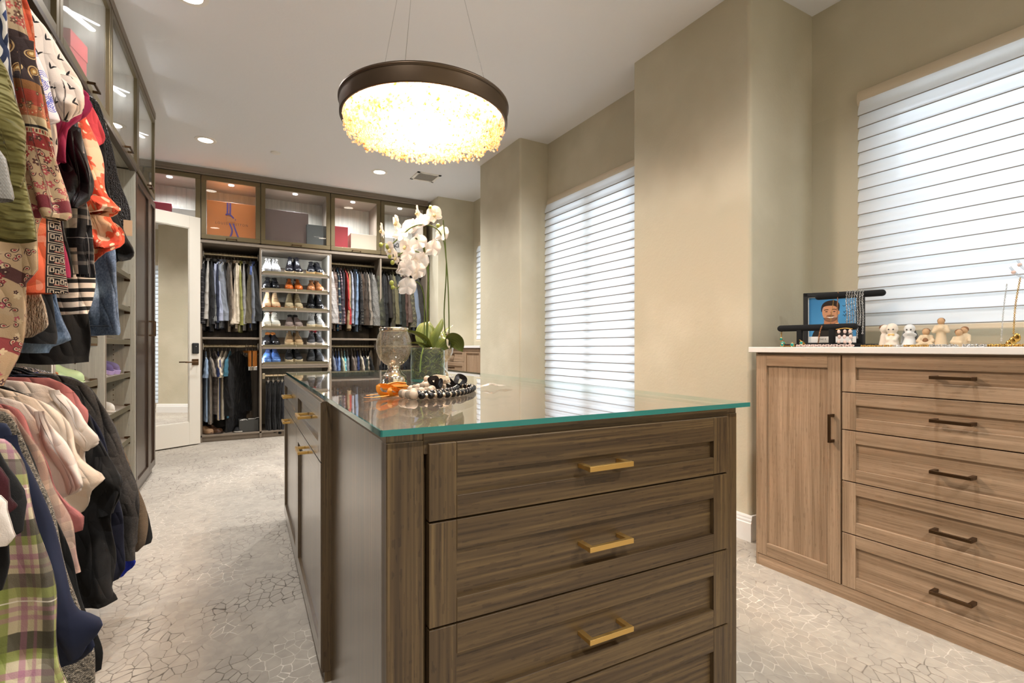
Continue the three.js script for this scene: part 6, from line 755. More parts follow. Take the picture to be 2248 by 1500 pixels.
// ---------- shoes on the left shelves ----------
{
  const put = (kind, label, s, lvl, c, dx = 0) => { const y = 0.2 + lvl * 0.222, p = lpos(-0.045 + dx, y + 0.0045, s), t = shoe(kind, label, p, 0, 0, c, undefined); t.rotation.order = 'YXZ'; t.rotation.set(TILT, Math.PI / 2 - LF.a, 0); return t; };
  put('sneaker', 'purple knitted running shoe on the left slanted shelf', 1.07, 3, { u: 0x6f5f86, s: 0xb9a2d6, k: 0x3a22a6, t: 0x3f2a9c, l: 0x4a3470, c: 0x77678e }, -0.02); put('sneaker', 'second purple running shoe behind the first on the left shelf', 1.2, 3, { u: 0x5d4d80, s: 0xb9a2d6, k: 0x3a22a6, t: 0x3f2a9c, l: 0x4a3470 }, -0.03);
  put('slip', 'white low shoe beside the purple running shoes', 1.36, 3, { u: 0xd9d3c8, s: 0xe2dccf, l: 0xbdb4a6 }, -0.03);
  put('slip', 'white low shoe on the lower left slanted shelf', 1.3, 2, { u: 0xcfc9bd, s: 0xd9d3c8, l: 0xa69c8e }); put('slip', 'pale shoe on the left shelf below the white low shoe', 1.25, 1, { u: 0xc9c2b4, s: 0xd2cabb, l: 0x9c9284 });
  put('slip', 'mint green flat sandal on the nearer left slanted shelf', 1.98, 3, { u: 0xa9bb8a, s: 0xb8cc9c, l: 0xa4b588 }); put('slip', 'second mint green flat sandal beside the first', 2.08, 3, { u: 0xa2b583, s: 0xb8cc9c, l: 0xa4b588 }, -0.04);
  const sandal = (label, s, dx) => { const t = thing('sandal', label, 'shoe', lpos(-0.05 + dx, 0.2 + 3 * 0.222 + 0.005, s)); t.rotation.order = 'YXZ'; t.rotation.set(TILT, Math.PI / 2 - LF.a, 0); const sh = shoeCache.slip, m = std({ color: 0xa86a3c, roughness: 0.5 }); part('sole', sh.sole, m, t); for (const z of [-0.06, -0.1, -0.15]) part('strap', tube([[-0.04, 0.012, z], [-0.02, 0.05, z - 0.01], [0.02, 0.05, z + 0.01], [0.04, 0.012, z]], 0.004, 16, 6), m, t); part('ankle_strap', tube([[-0.032, 0.03, -0.21], [-0.03, 0.06, -0.26], [0, 0.065, -0.28], [0.03, 0.06, -0.26], [0.032, 0.03, -0.21]], 0.004, 16, 6), m, t); };
  sandal('tan leather strappy sandal on the nearer left slanted shelf', 2.24, 0); sandal('second tan strappy sandal nearest the bright shelf lamp', 2.36, -0.02);
  const cl = thing('clip', 'clear acrylic clip hanging from the rod beside the tall cupboard', 'clip', lpos(-0.03, 2.0, 0.95)); part('bar', box(-0.05, 0.02, -0.006, 0.006, -0.006, 0.006, 'x', 0.003), phy({ color: 0xe8e8e8, transmission: 0.8, roughness: 0.1, thickness: 0 }), cl);
}

// ---------- on the island ----------
const GT = 0.8985;                                          // top of the glass
{
  // mercury glass hurricane candle holders
  const merc = tex(256, 256, (u, v) => { const k = vn(u * 110, v * 90, 110, 90, 121), b = fbm(u, v, 8, 122, 3); return mix3([0.95, 0.93, 0.88], [0.72, 0.66, 0.54], sm(0.62, 0.85, k) * 0.7 + 0.3 * sm(0.5, 0.7, b)); });
  const mM = phy({ map: merc, metalness: 0.95, roughness: 0.12, transmission: 0.0, side: THREE.DoubleSide }), mMc = phy({ color: 0xffffff, transmission: 0.92, metalness: 0.06, roughness: 0.04, thickness: 0, ior: 1.9, side: THREE.DoubleSide, map: merc });
  const hur = (label, x, d, s) => {
    const t = thing('candle_holder', label, 'candle holder', [x, GT, -d], 0);
    const c = (p) => p.map(([r, y]) => [r * s, y * s]);
    part('pedestal', lathe(c([[0, 0], [0.052, 0], [0.054, 0.006], [0.05, 0.012], [0.053, 0.018], [0.049, 0.024], [0.05, 0.03], [0.044, 0.036], [0.034, 0.044], [0.027, 0.056], [0.024, 0.064], [0.027, 0.07], [0.024, 0.074]]), 40), mM, t);
    part('bowl', lathe(c([[0.0, 0.074], [0.024, 0.074], [0.04, 0.084], [0.058, 0.104], [0.068, 0.128], [0.071, 0.15], [0.069, 0.175], [0.062, 0.2], [0.056, 0.214]]), 48), mMc, t);
    part('rim', [lathe(c([[0.056, 0.214], [0.059, 0.217], [0.057, 0.221], [0.059, 0.225], [0.056, 0.229], [0.053, 0.228], [0.053, 0.214]]), 48)], mM, t);
  };
  hur('mercury glass candle holder with a round bowl left of the orchid vase', 0.6, 2.06, 1.02); hur('mercury glass candle holder half hidden right behind the orchid vase', 0.905, 2.33, 0.98);
  const ds = thing('glass_dish', 'shallow clear glass dish on a stem behind the right candle holder', 'dish', [0.98, GT, -2.42]); part('dish', lathe([[0, 0], [0.035, 0], [0.036, 0.004], [0.006, 0.012], [0.006, 0.15], [0.03, 0.165], [0.055, 0.172], [0.054, 0.175], [0.02, 0.168], [0, 0.165]], 36), phy({ color: 0xf2f4f4, transmission: 0.7, roughness: 0.05, thickness: 0 }), ds);
  // orchid
  const vx = 0.77, vd = 2.12, t = thing('orchid', 'tall white moth orchid in a clear glass cylinder vase with moss', 'plant', [vx, GT, -vd]);
  const vz = part('vase', lathe([[0, 0.001], [0.073, 0.001], [0.075, 0.004], [0.075, 0.148], [0.0735, 0.15], [0.072, 0.148]], 48), phy({ color: 0xdff1ec, transmission: 0.94, roughness: 0.02, thickness: 0, ior: 1.5, side: THREE.DoubleSide }), t); part('vase_base', cyl(0, 0.0015, 0, 0.071, 0.071, 0.012, 40), phy({ color: 0x7fd0c4, transmission: 0.7, roughness: 0.05, thickness: 0 }), vz);
  const tm = tex(256, 256, (u, v) => { const a = vn(u * 40, v * 90, 40, 90, 131), b = fbm(u, v, 6, 132, 3); return mix3([0.13, 0.09, 0.04], [0.45, 0.41, 0.13], a * 0.7 + 0.3 * b); });
  part('moss', surf(48, 24, (u, v) => { const a = u * 6.2832, k = 0.055 + 0.012 * vn(u * 14, v * 10, 14, 10, 133) + 0.006 * vn(u * 40, v * 30, 40, 30, 134), r = v < 0.8 ? k : k * Math.sqrt(Math.max(0, 1 - ((v - 0.8) / 0.2) ** 2)); return [r * Math.cos(a), 0.014 + 0.135 * Math.min(1, v * 1.15), r * Math.sin(a), u * 3, v]; }, true), std({ map: tm, roughness: 1 }), t);
  { const gs = [], q = rng(79); for (let i = 0; i < 220; i++) { const a = q() * 6.283, y = 0.018 + q() * 0.125, b = a + (q() - 0.5) * 0.9, y2 = clamp(y + (q() - 0.5) * 0.05, 0.016, 0.145), r = 0.0695; gs.push(tube([[(r - 0.004) * Math.cos(a), y, (r - 0.004) * Math.sin(a)], [r * Math.cos((a + b) / 2), (y + y2) / 2, r * Math.sin((a + b) / 2)], [(r - 0.004) * Math.cos(b), y2, (r - 0.004) * Math.sin(b)]], 0.0009, 5, 4)); } part('moss_strands', gs, std({ color: 0x8d8a35, roughness: 0.9 }), t).userData.kind = 'stuff'; }
  const mStem = std({ color: 0x5b6a2a, roughness: 0.5 }), mPale = std({ color: 0xa8ad4a, roughness: 0.5 }), mBud = std({ color: 0xa9b052, roughness: 0.45 });
  const mPet = phy({ color: 0xf0ebe4, roughness: 0.7, transmission: 0.35, thickness: 0, side: THREE.DoubleSide }), mLip = std({ color: 0xe9d9a0, roughness: 0.5 });
  const tl = tex(64, 256, (u, v) => mix3(hex(0x4c5a22), hex(0x87904a), 0.5 + 0.5 * Math.sin(u * 50) * 0.25 + 0.5 * (fbm(u, v, 6, 141, 3) - 0.5)));
  const mLeaf = phy({ map: tl, roughness: 0.35, side: THREE.DoubleSide });
  const leaf = (pts, w, roll) => { const c = new THREE.CatmullRomCurve3(pts.map((p) => v3(...p))); return part('leaf', surf(10, 24, (u, v) => { const p = c.getPoint(v), g = c.getTangent(v), s = v3(Math.cos(roll), 0.15, Math.sin(roll)), side = s.clone().sub(g.clone().multiplyScalar(s.dot(g))).normalize(), up = g.clone().cross(side), e = (u - 0.5) * 2, ww = w * Math.sin(Math.PI * Math.min(1, 0.1 + v * 0.93)) ** 0.65 * (v > 0.99 ? 0.25 : 1); p.addScaledVector(side, e * ww).addScaledVector(up, 0.3 * ww * e * e); return [p.x, p.y, p.z, u, v]; }), mLeaf, t); };
  leaf([[0.01, 0.15, 0], [-0.03, 0.19, 0.02], [-0.1, 0.215, 0.04], [-0.17, 0.2, 0.05]], 0.022, 1.2); leaf([[0, 0.15, 0.01], [-0.05, 0.165, 0.04], [-0.1, 0.168, 0.07], [-0.15, 0.158, 0.08]], 0.016, 1.4);
  leaf([[0.01, 0.15, -0.01], [0.0, 0.2, -0.03], [0.015, 0.25, -0.05], [0.03, 0.27, -0.06]], 0.045, 0.2); leaf([[0.015, 0.15, 0.01], [0.025, 0.2, 0.02], [0.05, 0.25, 0.02], [0.065, 0.285, 0.01]], 0.017, 0.5);
  leaf([[0.02, 0.15, 0], [0.05, 0.19, 0.0], [0.09, 0.235, -0.01], [0.13, 0.255, -0.02]], 0.016, 1.1); leaf([[0.03, 0.15, 0.02], [0.065, 0.19, 0.05], [0.105, 0.18, 0.075], [0.13, 0.13, 0.085]], 0.05, 0.9); leaf([[0.02, 0.15, -0.02], [0.06, 0.2, -0.05], [0.1, 0.22, -0.09], [0.12, 0.2, -0.12]], 0.03, 0.9);
  const E0 = [0.86, 0.51];                                   // in the picture plane: right = (cos, sin) of the view turn
  const at = (r, y, f = 0) => [r * 0.871 + f * -0.49, y, r * 0.49 * 1 + f * 0.871];   // r to the right, f towards the viewer
  const stem = (n, pts, r, m = mStem) => part(n, tube(pts.map((p) => at(...p)), r, 48, 7), m, t);
  stem('flower_stem', [[-0.005, 0.15], [0.0, 0.3], [0.002, 0.45], [-0.002, 0.53], [-0.02, 0.6, 0.03], [-0.045, 0.625, 0.05]], 0.0036); stem('flower_stem', [[0.075, 0.16, -0.04], [0.068, 0.3, -0.03], [0.08, 0.45], [0.082, 0.52]], 0.0028); stem('flower_stem', [[0.09, 0.16, -0.03], [0.093, 0.3], [0.088, 0.45], [0.08, 0.55], [0.068, 0.63], [0.04, 0.675], [-0.01, 0.69, 0.02], [-0.06, 0.675, 0.04], [-0.105, 0.635, 0.05], [-0.15, 0.59, 0.06]], 0.0028);
  stem('flower_stem', [[-0.005, 0.15, 0.02], [0.0, 0.35, 0.02], [0.002, 0.49, 0.03], [-0.02, 0.555, 0.05], [-0.06, 0.568, 0.06], [-0.11, 0.55, 0.07], [-0.13, 0.53, 0.07]], 0.0026); stem('flower_stem', [[-0.012, 0.15, 0.03], [-0.01, 0.3, 0.03], [-0.012, 0.38, 0.04], [-0.03, 0.428, 0.06], [-0.065, 0.438, 0.07], [-0.1, 0.418, 0.075], [-0.12, 0.402, 0.075]], 0.0026);
  stem('flower_stem', [[0.082, 0.52], [0.078, 0.62, 0.01], [0.07, 0.71, 0.02]], 0.0022); stem('aerial_root', [[-0.01, 0.15, 0.06], [-0.015, 0.12, 0.07], [-0.02, 0.085, 0.068], [-0.022, 0.045, 0.066]], 0.0032, mPale);
  // one flower, copied: three sepals, two broad petals, lip and column
  const petal = (l, w, ang, cup, wide) => { const g = surf(10, 12, (u, v) => { const e = (u - 0.5) * 2, ww = w * (wide ? Math.sin(Math.PI * Math.min(0.97, 0.08 + v * 0.9)) ** 0.6 : Math.sin(Math.PI * Math.min(0.96, 0.12 + v * 0.84)) ** 0.8); return [e * ww, l * v, cup * (v * v) + 0.18 * ww * e * e - 0.0018 * Math.sin(e * 3 + v * 4) * v, u, v]; }); g.rotateZ(ang); return g; };
  const fg = { petal: [petal(0.043, 0.033, 1.3, 0.003, 1), petal(0.043, 0.033, -1.3, 0.003, 1)], sepal: [petal(0.042, 0.018, 0, -0.004), petal(0.042, 0.018, 2.45, -0.004), petal(0.042, 0.018, -2.45, -0.004)], lip: [sph(0, -0.008, 0.012, 0.007, 1, 1.3, 1.2, 10), sph(0, 0.002, 0.008, 0.004, 1, 1, 1.6, 8), sph(-0.007, -0.006, 0.01, 0.005, 0.6, 1.2, 1, 8), sph(0.007, -0.006, 0.01, 0.005, 0.6, 1.2, 1, 8)] };
  const fl = (r, y, f, yaw, pitch, roll, s = 1) => { const o = new THREE.Group(); const n = t.children.filter((c) => c.name.startsWith('flower') && !c.name.startsWith('flower_')).length; o.name = n ? 'flower_' + String(n).padStart(3, '0') : 'flower'; o.position.set(...at(r, y, f)); o.rotation.set(pitch, yaw - 0.51, roll, 'YXZ'); o.scale.setScalar(s * 0.84); t.add(o); fg.petal.forEach((g) => part('petal', g, mPet, o)); fg.sepal.forEach((g) => part('sepal', g, mPet, o)); part('lip', fg.lip, mLip, o); };
  fl(0.032, 0.735, 0.02, -0.3, 0.2, 0.4, 1.05); fl(0.06, 0.655, 0.0, 2.6, 0.1, 0.2, 1.05); fl(-0.025, 0.705, 0.02, 2.8, 0.3, -0.3, 1.1); fl(-0.035, 0.735, 0.04, -1.25, 0.1, 0.6, 0.95); fl(-0.075, 0.68, 0.03, 2.9, 0.3, 0.4, 1.1); fl(-0.125, 0.69, 0.05, -1.0, 0.2, 0.2, 1.0); fl(-0.112, 0.64, 0.05, 2.9, 0.4, 0.5, 1.0); fl(-0.185, 0.655, 0.06, -1.2, 0.1, 0.3, 0.95);
  fl(0.028, 0.58, 0.05, 2.7, 0.1, 0.2, 1.15); fl(-0.035, 0.605, 0.05, 2.9, 0.2, -0.2, 1.15); fl(-0.085, 0.585, 0.06, -0.7, 0.1, 0.3, 1.05); fl(-0.025, 0.525, 0.06, 2.9, 0, 0.5, 1.15); fl(-0.075, 0.55, 0.08, 2.8, 0.2, 0.1, 1.0); fl(-0.145, 0.568, 0.08, -0.8, 0.2, 0.5, 1.0); fl(-0.115, 0.53, 0.1, -1.1, 0.1, 0.2, 0.85);
  fl(-0.075, 0.49, 0.09, 2.8, 0.1, 0.3, 1.2); fl(-0.03, 0.475, 0.08, 2.6, 0.1, -0.2, 1.15); fl(-0.075, 0.41, 0.09, 2.9, 0.1, 0.1, 1.2); fl(-0.1, 0.49, 0.07, 2.4, 0.1, 0.5, 1.1);
  const bud = (r, y, f, s) => part('bud', sph(0, 0, 0, s, 0.95, 1.15, 0.95, 12).translate(...at(r, y, f)), mBud, t); bud(-0.19, 0.59, 0.07, 0.0095); bud(-0.16, 0.583, 0.07, 0.011); bud(-0.138, 0.513, 0.08, 0.009); bud(-0.15, 0.538, 0.08, 0.008); bud(-0.14, 0.425, 0.085, 0.0105); bud(-0.136, 0.407, 0.085, 0.0085); bud(0.045, 0.69, 0.0, 0.009); bud(0.015, 0.765, 0.02, 0.0085);
  stem('bud_stalk', [[-0.15, 0.59, 0.06], [-0.17, 0.597, 0.065], [-0.19, 0.59, 0.07]], 0.0013, mPale); stem('bud_stalk', [[-0.12, 0.402, 0.075], [-0.132, 0.412, 0.08], [-0.14, 0.425, 0.085]], 0.0013, mPale); stem('bud_stalk', [[-0.13, 0.53, 0.07], [-0.137, 0.52, 0.075], [-0.138, 0.513, 0.08]], 0.0013, mPale);
  // bead garlands in front of the vase
  const G0 = iworldless(0.64, 1.66); function iworldless(x, d) { return [x, d]; }
  const strand = (name, label, pts, r, m, alt, n) => {
    const o = thing(name, label, 'bead garland', [pts[0][0], GT, -pts[0][1]]), c = new THREE.CatmullRomCurve3(pts.map((p) => v3(p[0] - pts[0][0], p[2] ?? r, -(p[1] - pts[0][1])))); const geo = sph(0, 0, 0, r, 1, 1, 1, 12);
    for (let i = 0; i < n; i++) { const p = c.getPointAt(i / (n - 1)), b = part('bead', geo, i % 2 && alt ? alt : m, o); b.position.copy(p); if (i % 2 && alt === mSil) b.scale.setScalar(0.72); }
    return o;
  };
  const mBk = std({ color: 0x0b0b0d, roughness: 0.12 }), mSil = std({ color: 0xb9a690, roughness: 0.2, metalness: 0.9 }), mWd = std({ color: 0x8d7f6c, roughness: 0.7 }), mPl = std({ color: 0xc9b49c, roughness: 0.6 });
  strand('bead_garland', 'outer garland of glossy black beads with silver spacers on the glass', [[0.49, 1.40], [0.56, 1.40], [0.64, 1.455], [0.72, 1.55], [0.76, 1.64], [0.745, 1.72]], 0.0105, mBk, mSil, 36);
  strand('bead_garland', 'inner garland of black beads with silver spacers beside the wooden beads', [[0.50, 1.45, 0.012], [0.57, 1.47, 0.012], [0.64, 1.53, 0.012], [0.70, 1.63, 0.012]], 0.010, mBk, mSil, 26);
  strand('bead_garland', 'garland of grey carved wooden beads at the left of the black beads', [[0.455, 1.47], [0.47, 1.42], [0.50, 1.50], [0.555, 1.52], [0.60, 1.60], [0.665, 1.68]], 0.0135, mWd, mPl, 22);
  strand('bead_garland', 'heaped garland of pale wooden beads next to the white tassel', [[0.53, 1.62, 0.013], [0.57, 1.60, 0.024], [0.61, 1.62, 0.03], [0.60, 1.68, 0.024], [0.64, 1.74, 0.013], [0.67, 1.76, 0.013]], 0.0125, mPl, mWd, 22);
  const rib = (name, label, cat, m, pieces, pos) => { const o = thing(name, label, cat, [pos[0], GT, -pos[1]]); for (const [n, p, w] of pieces) part(n, strip(p, w, n === 'tail' ? [0, 1, 0] : [0.75, 0.25, -0.6], 36), m, o); return o; };
  const mOr = std({ color: 0xd98a24, roughness: 0.45, side: THREE.DoubleSide });
  rib('ribbon_bow', 'orange satin ribbon bow at the left end of the beads', 'ribbon', mOr, [['loop', [[0, 0.01, 0], [-0.04, 0.03, 0.0], [-0.075, 0.032, 0.01], [-0.07, 0.012, 0.02], [-0.03, 0.006, 0.015], [0, 0.008, 0]], 0.008], ['loop', [[0, 0.01, 0], [-0.03, 0.026, 0.03], [-0.05, 0.02, 0.045], [-0.04, 0.005, 0.04], [0, 0.006, 0.01]], 0.008], ['tail', [[0, 0.008, 0], [-0.05, 0.005, 0.03], [-0.1, 0.004, 0.06], [-0.13, 0.006, 0.07]], 0.008], ['tail', [[0, 0.008, 0], [-0.06, 0.008, 0.0], [-0.11, 0.006, 0.01]], 0.007]], [0.475, 1.55]);
  const tas = thing('tassel', 'mustard orange yarn tassel lying behind the orange bow', 'tassel', [0.47, GT, -1.72], 0.4); { const gs = [], q = rng(77); for (let i = 0; i < 60; i++) { const a = q() * 6.28, r = 0.016 * Math.sqrt(q()), y = 0.016 + r * Math.sin(a), z = r * Math.cos(a); gs.push(tube([[0, 0.016 + (y - 0.016) * 0.4, z * 0.4], [0.035, y, z], [0.085, y * 0.8 + 0.003 * q(), z * 1.5]], 0.0016, 8, 4)); } part('yarn', gs, mOr, tas).userData.kind = 'stuff'; part('head', sph(0, 0.016, 0, 0.012), mOr, tas); }
  const wt = thing('tassel', 'frayed cream tassel on top of the pale wooden beads', 'tassel', [0.6, GT + 0.012, -1.66], -0.5); { const gs = [], q = rng(78); for (let i = 0; i < 60; i++) { const a = q() * 6.28, r = 0.014 * Math.sqrt(q()), y = 0.03 + r * Math.sin(a), z = r * Math.cos(a); gs.push(tube([[0, 0.03, z * 0.3], [0.03, y, z], [0.06 + 0.02 * q(), y * 0.9, z * 2]], 0.0016, 8, 4)); } part('yarn', gs, std({ color: 0xd8c7ae, roughness: 0.9 }), wt).userData.kind = 'stuff'; part('head', sph(0, 0.03, 0, 0.012), mPl, wt); }
  const mB2 = std({ color: 0x151214, roughness: 0.4, side: THREE.DoubleSide }); rib('ribbon_bow', 'black ribbon bow at the right end of the black beads', 'ribbon', mB2, [['loop', [[0, 0.012, 0], [-0.03, 0.04, 0], [-0.05, 0.03, 0.01], [-0.03, 0.012, 0.01], [0, 0.012, 0]], 0.009], ['loop', [[0, 0.012, 0], [0.02, 0.045, -0.01], [0.04, 0.035, 0], [0.025, 0.012, 0], [0, 0.012, 0]], 0.01]], [0.72, 1.7]); rib('ribbon_bow', 'small black ribbon bow in the middle of the bead heap', 'ribbon', mB2, [['loop', [[0, 0.02, 0], [-0.02, 0.045, 0], [0.0, 0.05, 0.01], [0, 0.02, 0]], 0.008], ['loop', [[0, 0.02, 0], [0.02, 0.042, 0], [0.012, 0.022, 0.01], [0, 0.02, 0]], 0.007]], [0.6, 1.58]);
  const cr = thing('cellophane', 'crumpled clear cellophane scrap on the glass right of the beads', 'wrapper', [0.86, GT + 0.001, -1.68]); part('sheet', surf(12, 8, (u, v) => [(u - 0.5) * 0.13, 0.004 + 0.016 * vn(u * 5, v * 4, 9, 9, 151) * Math.sin(Math.PI * u), (v - 0.5) * 0.05 + 0.03 * u]), phy({ color: 0xf4f1ea, transmission: 0.75, roughness: 0.15, thickness: 0, side: THREE.DoubleSide }), cr);
}

// ---------- on the dresser ----------
const DT = 1.0525;
{
  const onD = (x, d) => [x, DT, -d];
  // framed signed portrait
  const pf = thing('photo_frame', 'black framed signed portrait of a smiling man leaning behind the jewellery bar', 'photo frame', onD(2.72, 1.445), -1.02); const w = 0.135, h = 0.285;
  const lean = new THREE.Group(); const fr = part('frame', [box(-w, w, 0, 0.022, -0.012, 0.008, 'x', 0.003), box(-w, w, h - 0.022, h, -0.012, 0.008, 'x', 0.003), box(-w, -w + 0.022, 0, h, -0.012, 0.008, 'y', 0.003), box(w - 0.022, w, 0, h, -0.012, 0.008, 'y', 0.003), box(-w + 0.01, w - 0.01, 0.01, h - 0.01, -0.012, -0.006)], M.black, pf);
  const port = cv(420, 460, (x, n, m) => {
    x.fillStyle = '#e8e6e2'; x.fillRect(0, 0, n, m); const gr = x.createLinearGradient(0, 0, n, m); gr.addColorStop(0, '#2f6fa0'); gr.addColorStop(0.5, '#4b93c4'); gr.addColorStop(1, '#3a7aa8'); x.fillStyle = gr; x.fillRect(8, 8, n - 16, m - 70);
    x.save(); x.beginPath(); x.rect(8, 8, n - 16, m - 70); x.clip();
    x.fillStyle = '#2b2623'; x.beginPath(); x.moveTo(20, m); x.quadraticCurveTo(40, 300, 130, 270); x.quadraticCurveTo(180, 330, 250, 268); x.quadraticCurveTo(350, 290, 385, m); x.fill();
    x.fillStyle = '#b47a58'; x.beginPath(); x.moveTo(135, 230); x.lineTo(132, 275); x.quadraticCurveTo(185, 350, 250, 268); x.lineTo(240, 220); x.fill();
    x.fillStyle = '#c58f6b'; x.beginPath(); x.ellipse(185, 155, 66, 92, 0.03, 0, 7); x.fill(); x.beginPath(); x.ellipse(252, 160, 10, 22, 0, 0, 7); x.fill();
    x.fillStyle = 'rgba(74,50,38,0.55)'; x.beginPath(); x.ellipse(186, 210, 58, 44, 0, 0, Math.PI); x.fill(); x.beginPath(); x.ellipse(186, 196, 34, 14, 0, 0, 7); x.fill();
    x.fillStyle = '#2a1d17'; x.beginPath(); x.moveTo(112, 150); x.quadraticCurveTo(100, 60, 170, 42); x.quadraticCurveTo(250, 22, 262, 90); x.quadraticCurveTo(262, 130, 252, 150); x.quadraticCurveTo(246, 100, 210, 92); x.quadraticCurveTo(150, 88, 128, 104); x.quadraticCurveTo(116, 120, 118, 152); x.fill();
    x.strokeStyle = '#2a1d17'; x.lineWidth = 7; for (const s of [[134, 136, 170, 132], [200, 131, 236, 134]]) { x.beginPath(); x.moveTo(s[0], s[1]); x.quadraticCurveTo((s[0] + s[2]) / 2, s[1] - 8, s[2], s[3]); x.stroke(); }
    x.fillStyle = '#2b2320'; for (const s of [154, 218]) { x.beginPath(); x.ellipse(s, 150, 11, 4.5, 0, 0, 7); x.fill(); } x.strokeStyle = '#9a6648'; x.lineWidth = 5; x.beginPath(); x.moveTo(188, 150); x.lineTo(194, 180); x.lineTo(178, 183); x.stroke();
    x.fillStyle = '#f3efe8'; x.beginPath(); x.moveTo(154, 202); x.quadraticCurveTo(186, 228, 222, 200); x.quadraticCurveTo(186, 208, 154, 202); x.fill();
    x.strokeStyle = '#17212e'; x.lineWidth = 4; const q = rng(88); for (const [a, b, l] of [[285, 90, 100], [290, 150, 110], [285, 190, 110], [310, 250, 60]]) { x.beginPath(); x.moveTo(a, b); for (let i = 1; i < l / 9; i++) x.lineTo(a + i * 9, b + (q() - 0.5) * 30); x.stroke(); }
    x.restore(); x.fillStyle = '#3a3a38'; x.font = '24px sans-serif'; x.fillText('THE E', 90, m - 26);
  });
  const pg = new THREE.PlaneGeometry(2 * w - 0.044, h - 0.044); pg.translate(0, h / 2, -0.005); part('portrait', pg, std({ map: port, roughness: 0.35 }), fr); part('stand', (() => { const g = box(-0.03, 0.03, 0, 0.2, -0.006, 0, 'y'); g.rotateX(0.3); g.translate(0, 0, -0.07); return g; })(), M.black, fr); pf.rotation.order = 'YXZ'; pf.rotation.x = -0.06;
  // velvet jewellery bars
  const bar = (label, x, d, turn, len, h) => { const t = thing('jewellery_stand', label, 'jewellery stand', onD(x, d), turn); const c = new THREE.CapsuleGeometry(0.0155, len, 6, 20); c.rotateZ(Math.PI / 2); c.translate(0, h, 0); part('bar', c, M.velvet, t); for (const s of h > 0.2 ? [0.75] : [-1, 1]) part('post', box(s * len * 0.22 - 0.012, s * len * 0.22 + 0.012, 0.01, h, -0.012, 0.012, 'y', 0.004), M.velvet, t); part('foot', box(-len * 0.43, len * 0.43, 0, 0.014, -0.045, 0.045, 'x', 0.006), M.velvet, t); return t; };
  bar('low black velvet jewellery bar with turquoise pendants in front of the portrait', 2.44, 1.378, -1.42, 0.32, 0.092); bar('tall black velvet jewellery bar hung with silver chains right of the portrait', 2.60, 1.31, -1.35, 0.26, 0.25);
  const chain = (label, pts, r, m, n, mk) => { const t = thing('necklace', label, 'necklace', [pts[0][0], DT, -pts[0][2]]), c = new THREE.CatmullRomCurve3(pts.map(([x, y, d]) => v3(x - pts[0][0], y - DT, -(d - pts[0][2])))); const gs = []; for (let i = 0; i < n; i++) { const p = c.getPointAt(i / (n - 1)), g = new THREE.TorusGeometry(r, r * 0.32, 5, 9); if (i % 2) g.rotateY(Math.PI / 2); g.rotateZ(i); g.translate(p.x, p.y, p.z); gs.push(g); } part('chain', gs, m, t).userData.kind = 'stuff'; if (mk) mk(t, (x, y, d) => [x - pts[0][0], y - DT, -(d - pts[0][2])]); return t; };
  const mTur = std({ color: 0x1f8279, roughness: 0.25 }), mGd = std({ color: 0xd0a85a, roughness: 0.22, metalness: 1 }), mSv = std({ color: 0xd2d2d0, roughness: 0.16, metalness: 1 }), mRose = std({ color: 0xb98a66, roughness: 0.25, metalness: 0.9 }), mPearl = phy({ color: 0xd9bfb4, roughness: 0.2, clearcoat: 0.8 });
  const disc = (t, p, r, m, n = 'pendant') => { const g = sph(0, 0, 0, r, 0.35, 1, 1, 12); g.translate(...p); part(n, g, m, t); const e = new THREE.TorusGeometry(r, 0.0016, 6, 20); e.rotateY(Math.PI / 2); e.translate(...p); part('setting', e, mGd, t); };
  chain('gold chain with two turquoise drops on the low bar', [[2.424, 1.146, 1.535], [2.42, 1.13, 1.535], [2.42, 1.105, 1.535]], 0.003, mGd, 12, (t, L) => { disc(t, L(2.418, 1.092, 1.535), 0.008, mTur); disc(t, L(2.416, 1.068, 1.525), 0.013, mTur); });
  chain('gold chain with small turquoise stones lying across the front of the low bar foot', [[2.36, 1.058, 1.5], [2.37, 1.057, 1.44], [2.39, 1.065, 1.4], [2.40, 1.085, 1.43]], 0.003, mGd, 24, (t, L) => { disc(t, L(2.355, 1.063, 1.49), 0.008, mTur); disc(t, L(2.355, 1.063, 1.44), 0.009, mTur); disc(t, L(2.37, 1.072, 1.405), 0.008, mTur); });
  chain('long rose gold chain falling over the low bar', [[2.425, 1.15, 1.34], [2.42, 1.13, 1.345], [2.418, 1.08, 1.352], [2.42, 1.056, 1.355]], 0.003, mRose, 28); chain('fine gold chain hanging from the tall bar before the portrait', [[2.585, 1.315, 1.37], [2.58, 1.25, 1.375], [2.575, 1.19, 1.38], [2.57, 1.15, 1.38]], 0.002, mGd, 40); chain('rose gold chain with a round pendant on the tall bar', [[2.582, 1.318, 1.35], [2.578, 1.25, 1.352], [2.575, 1.19, 1.35], [2.572, 1.165, 1.35]], 0.003, mRose, 34, (t, L) => { const g = sph(0, 0, 0, 0.014, 0.4, 1, 1); g.translate(...L(2.57, 1.158, 1.35)); part('pendant', g, mRose, t); });
  for (let i = 0; i < 7; i++) { const d = 1.308 - i * 0.0115, b = 1.3 - 0.15 - 0.02 * ((i * 7) % 5); chain(['thick silver chain nearest the portrait', 'second thick silver chain', 'third thick silver chain', 'crystal studded silver chain', 'fifth thick silver chain', 'long silver chain', 'outermost silver chain'][i] + ' on the tall black bar', [[2.58, 1.318, d], [2.576, 1.27, d + 0.002], [2.574, 1.2, d - 0.003], [2.574, b + 0.005, d]], 0.0036, mSv, 30); }
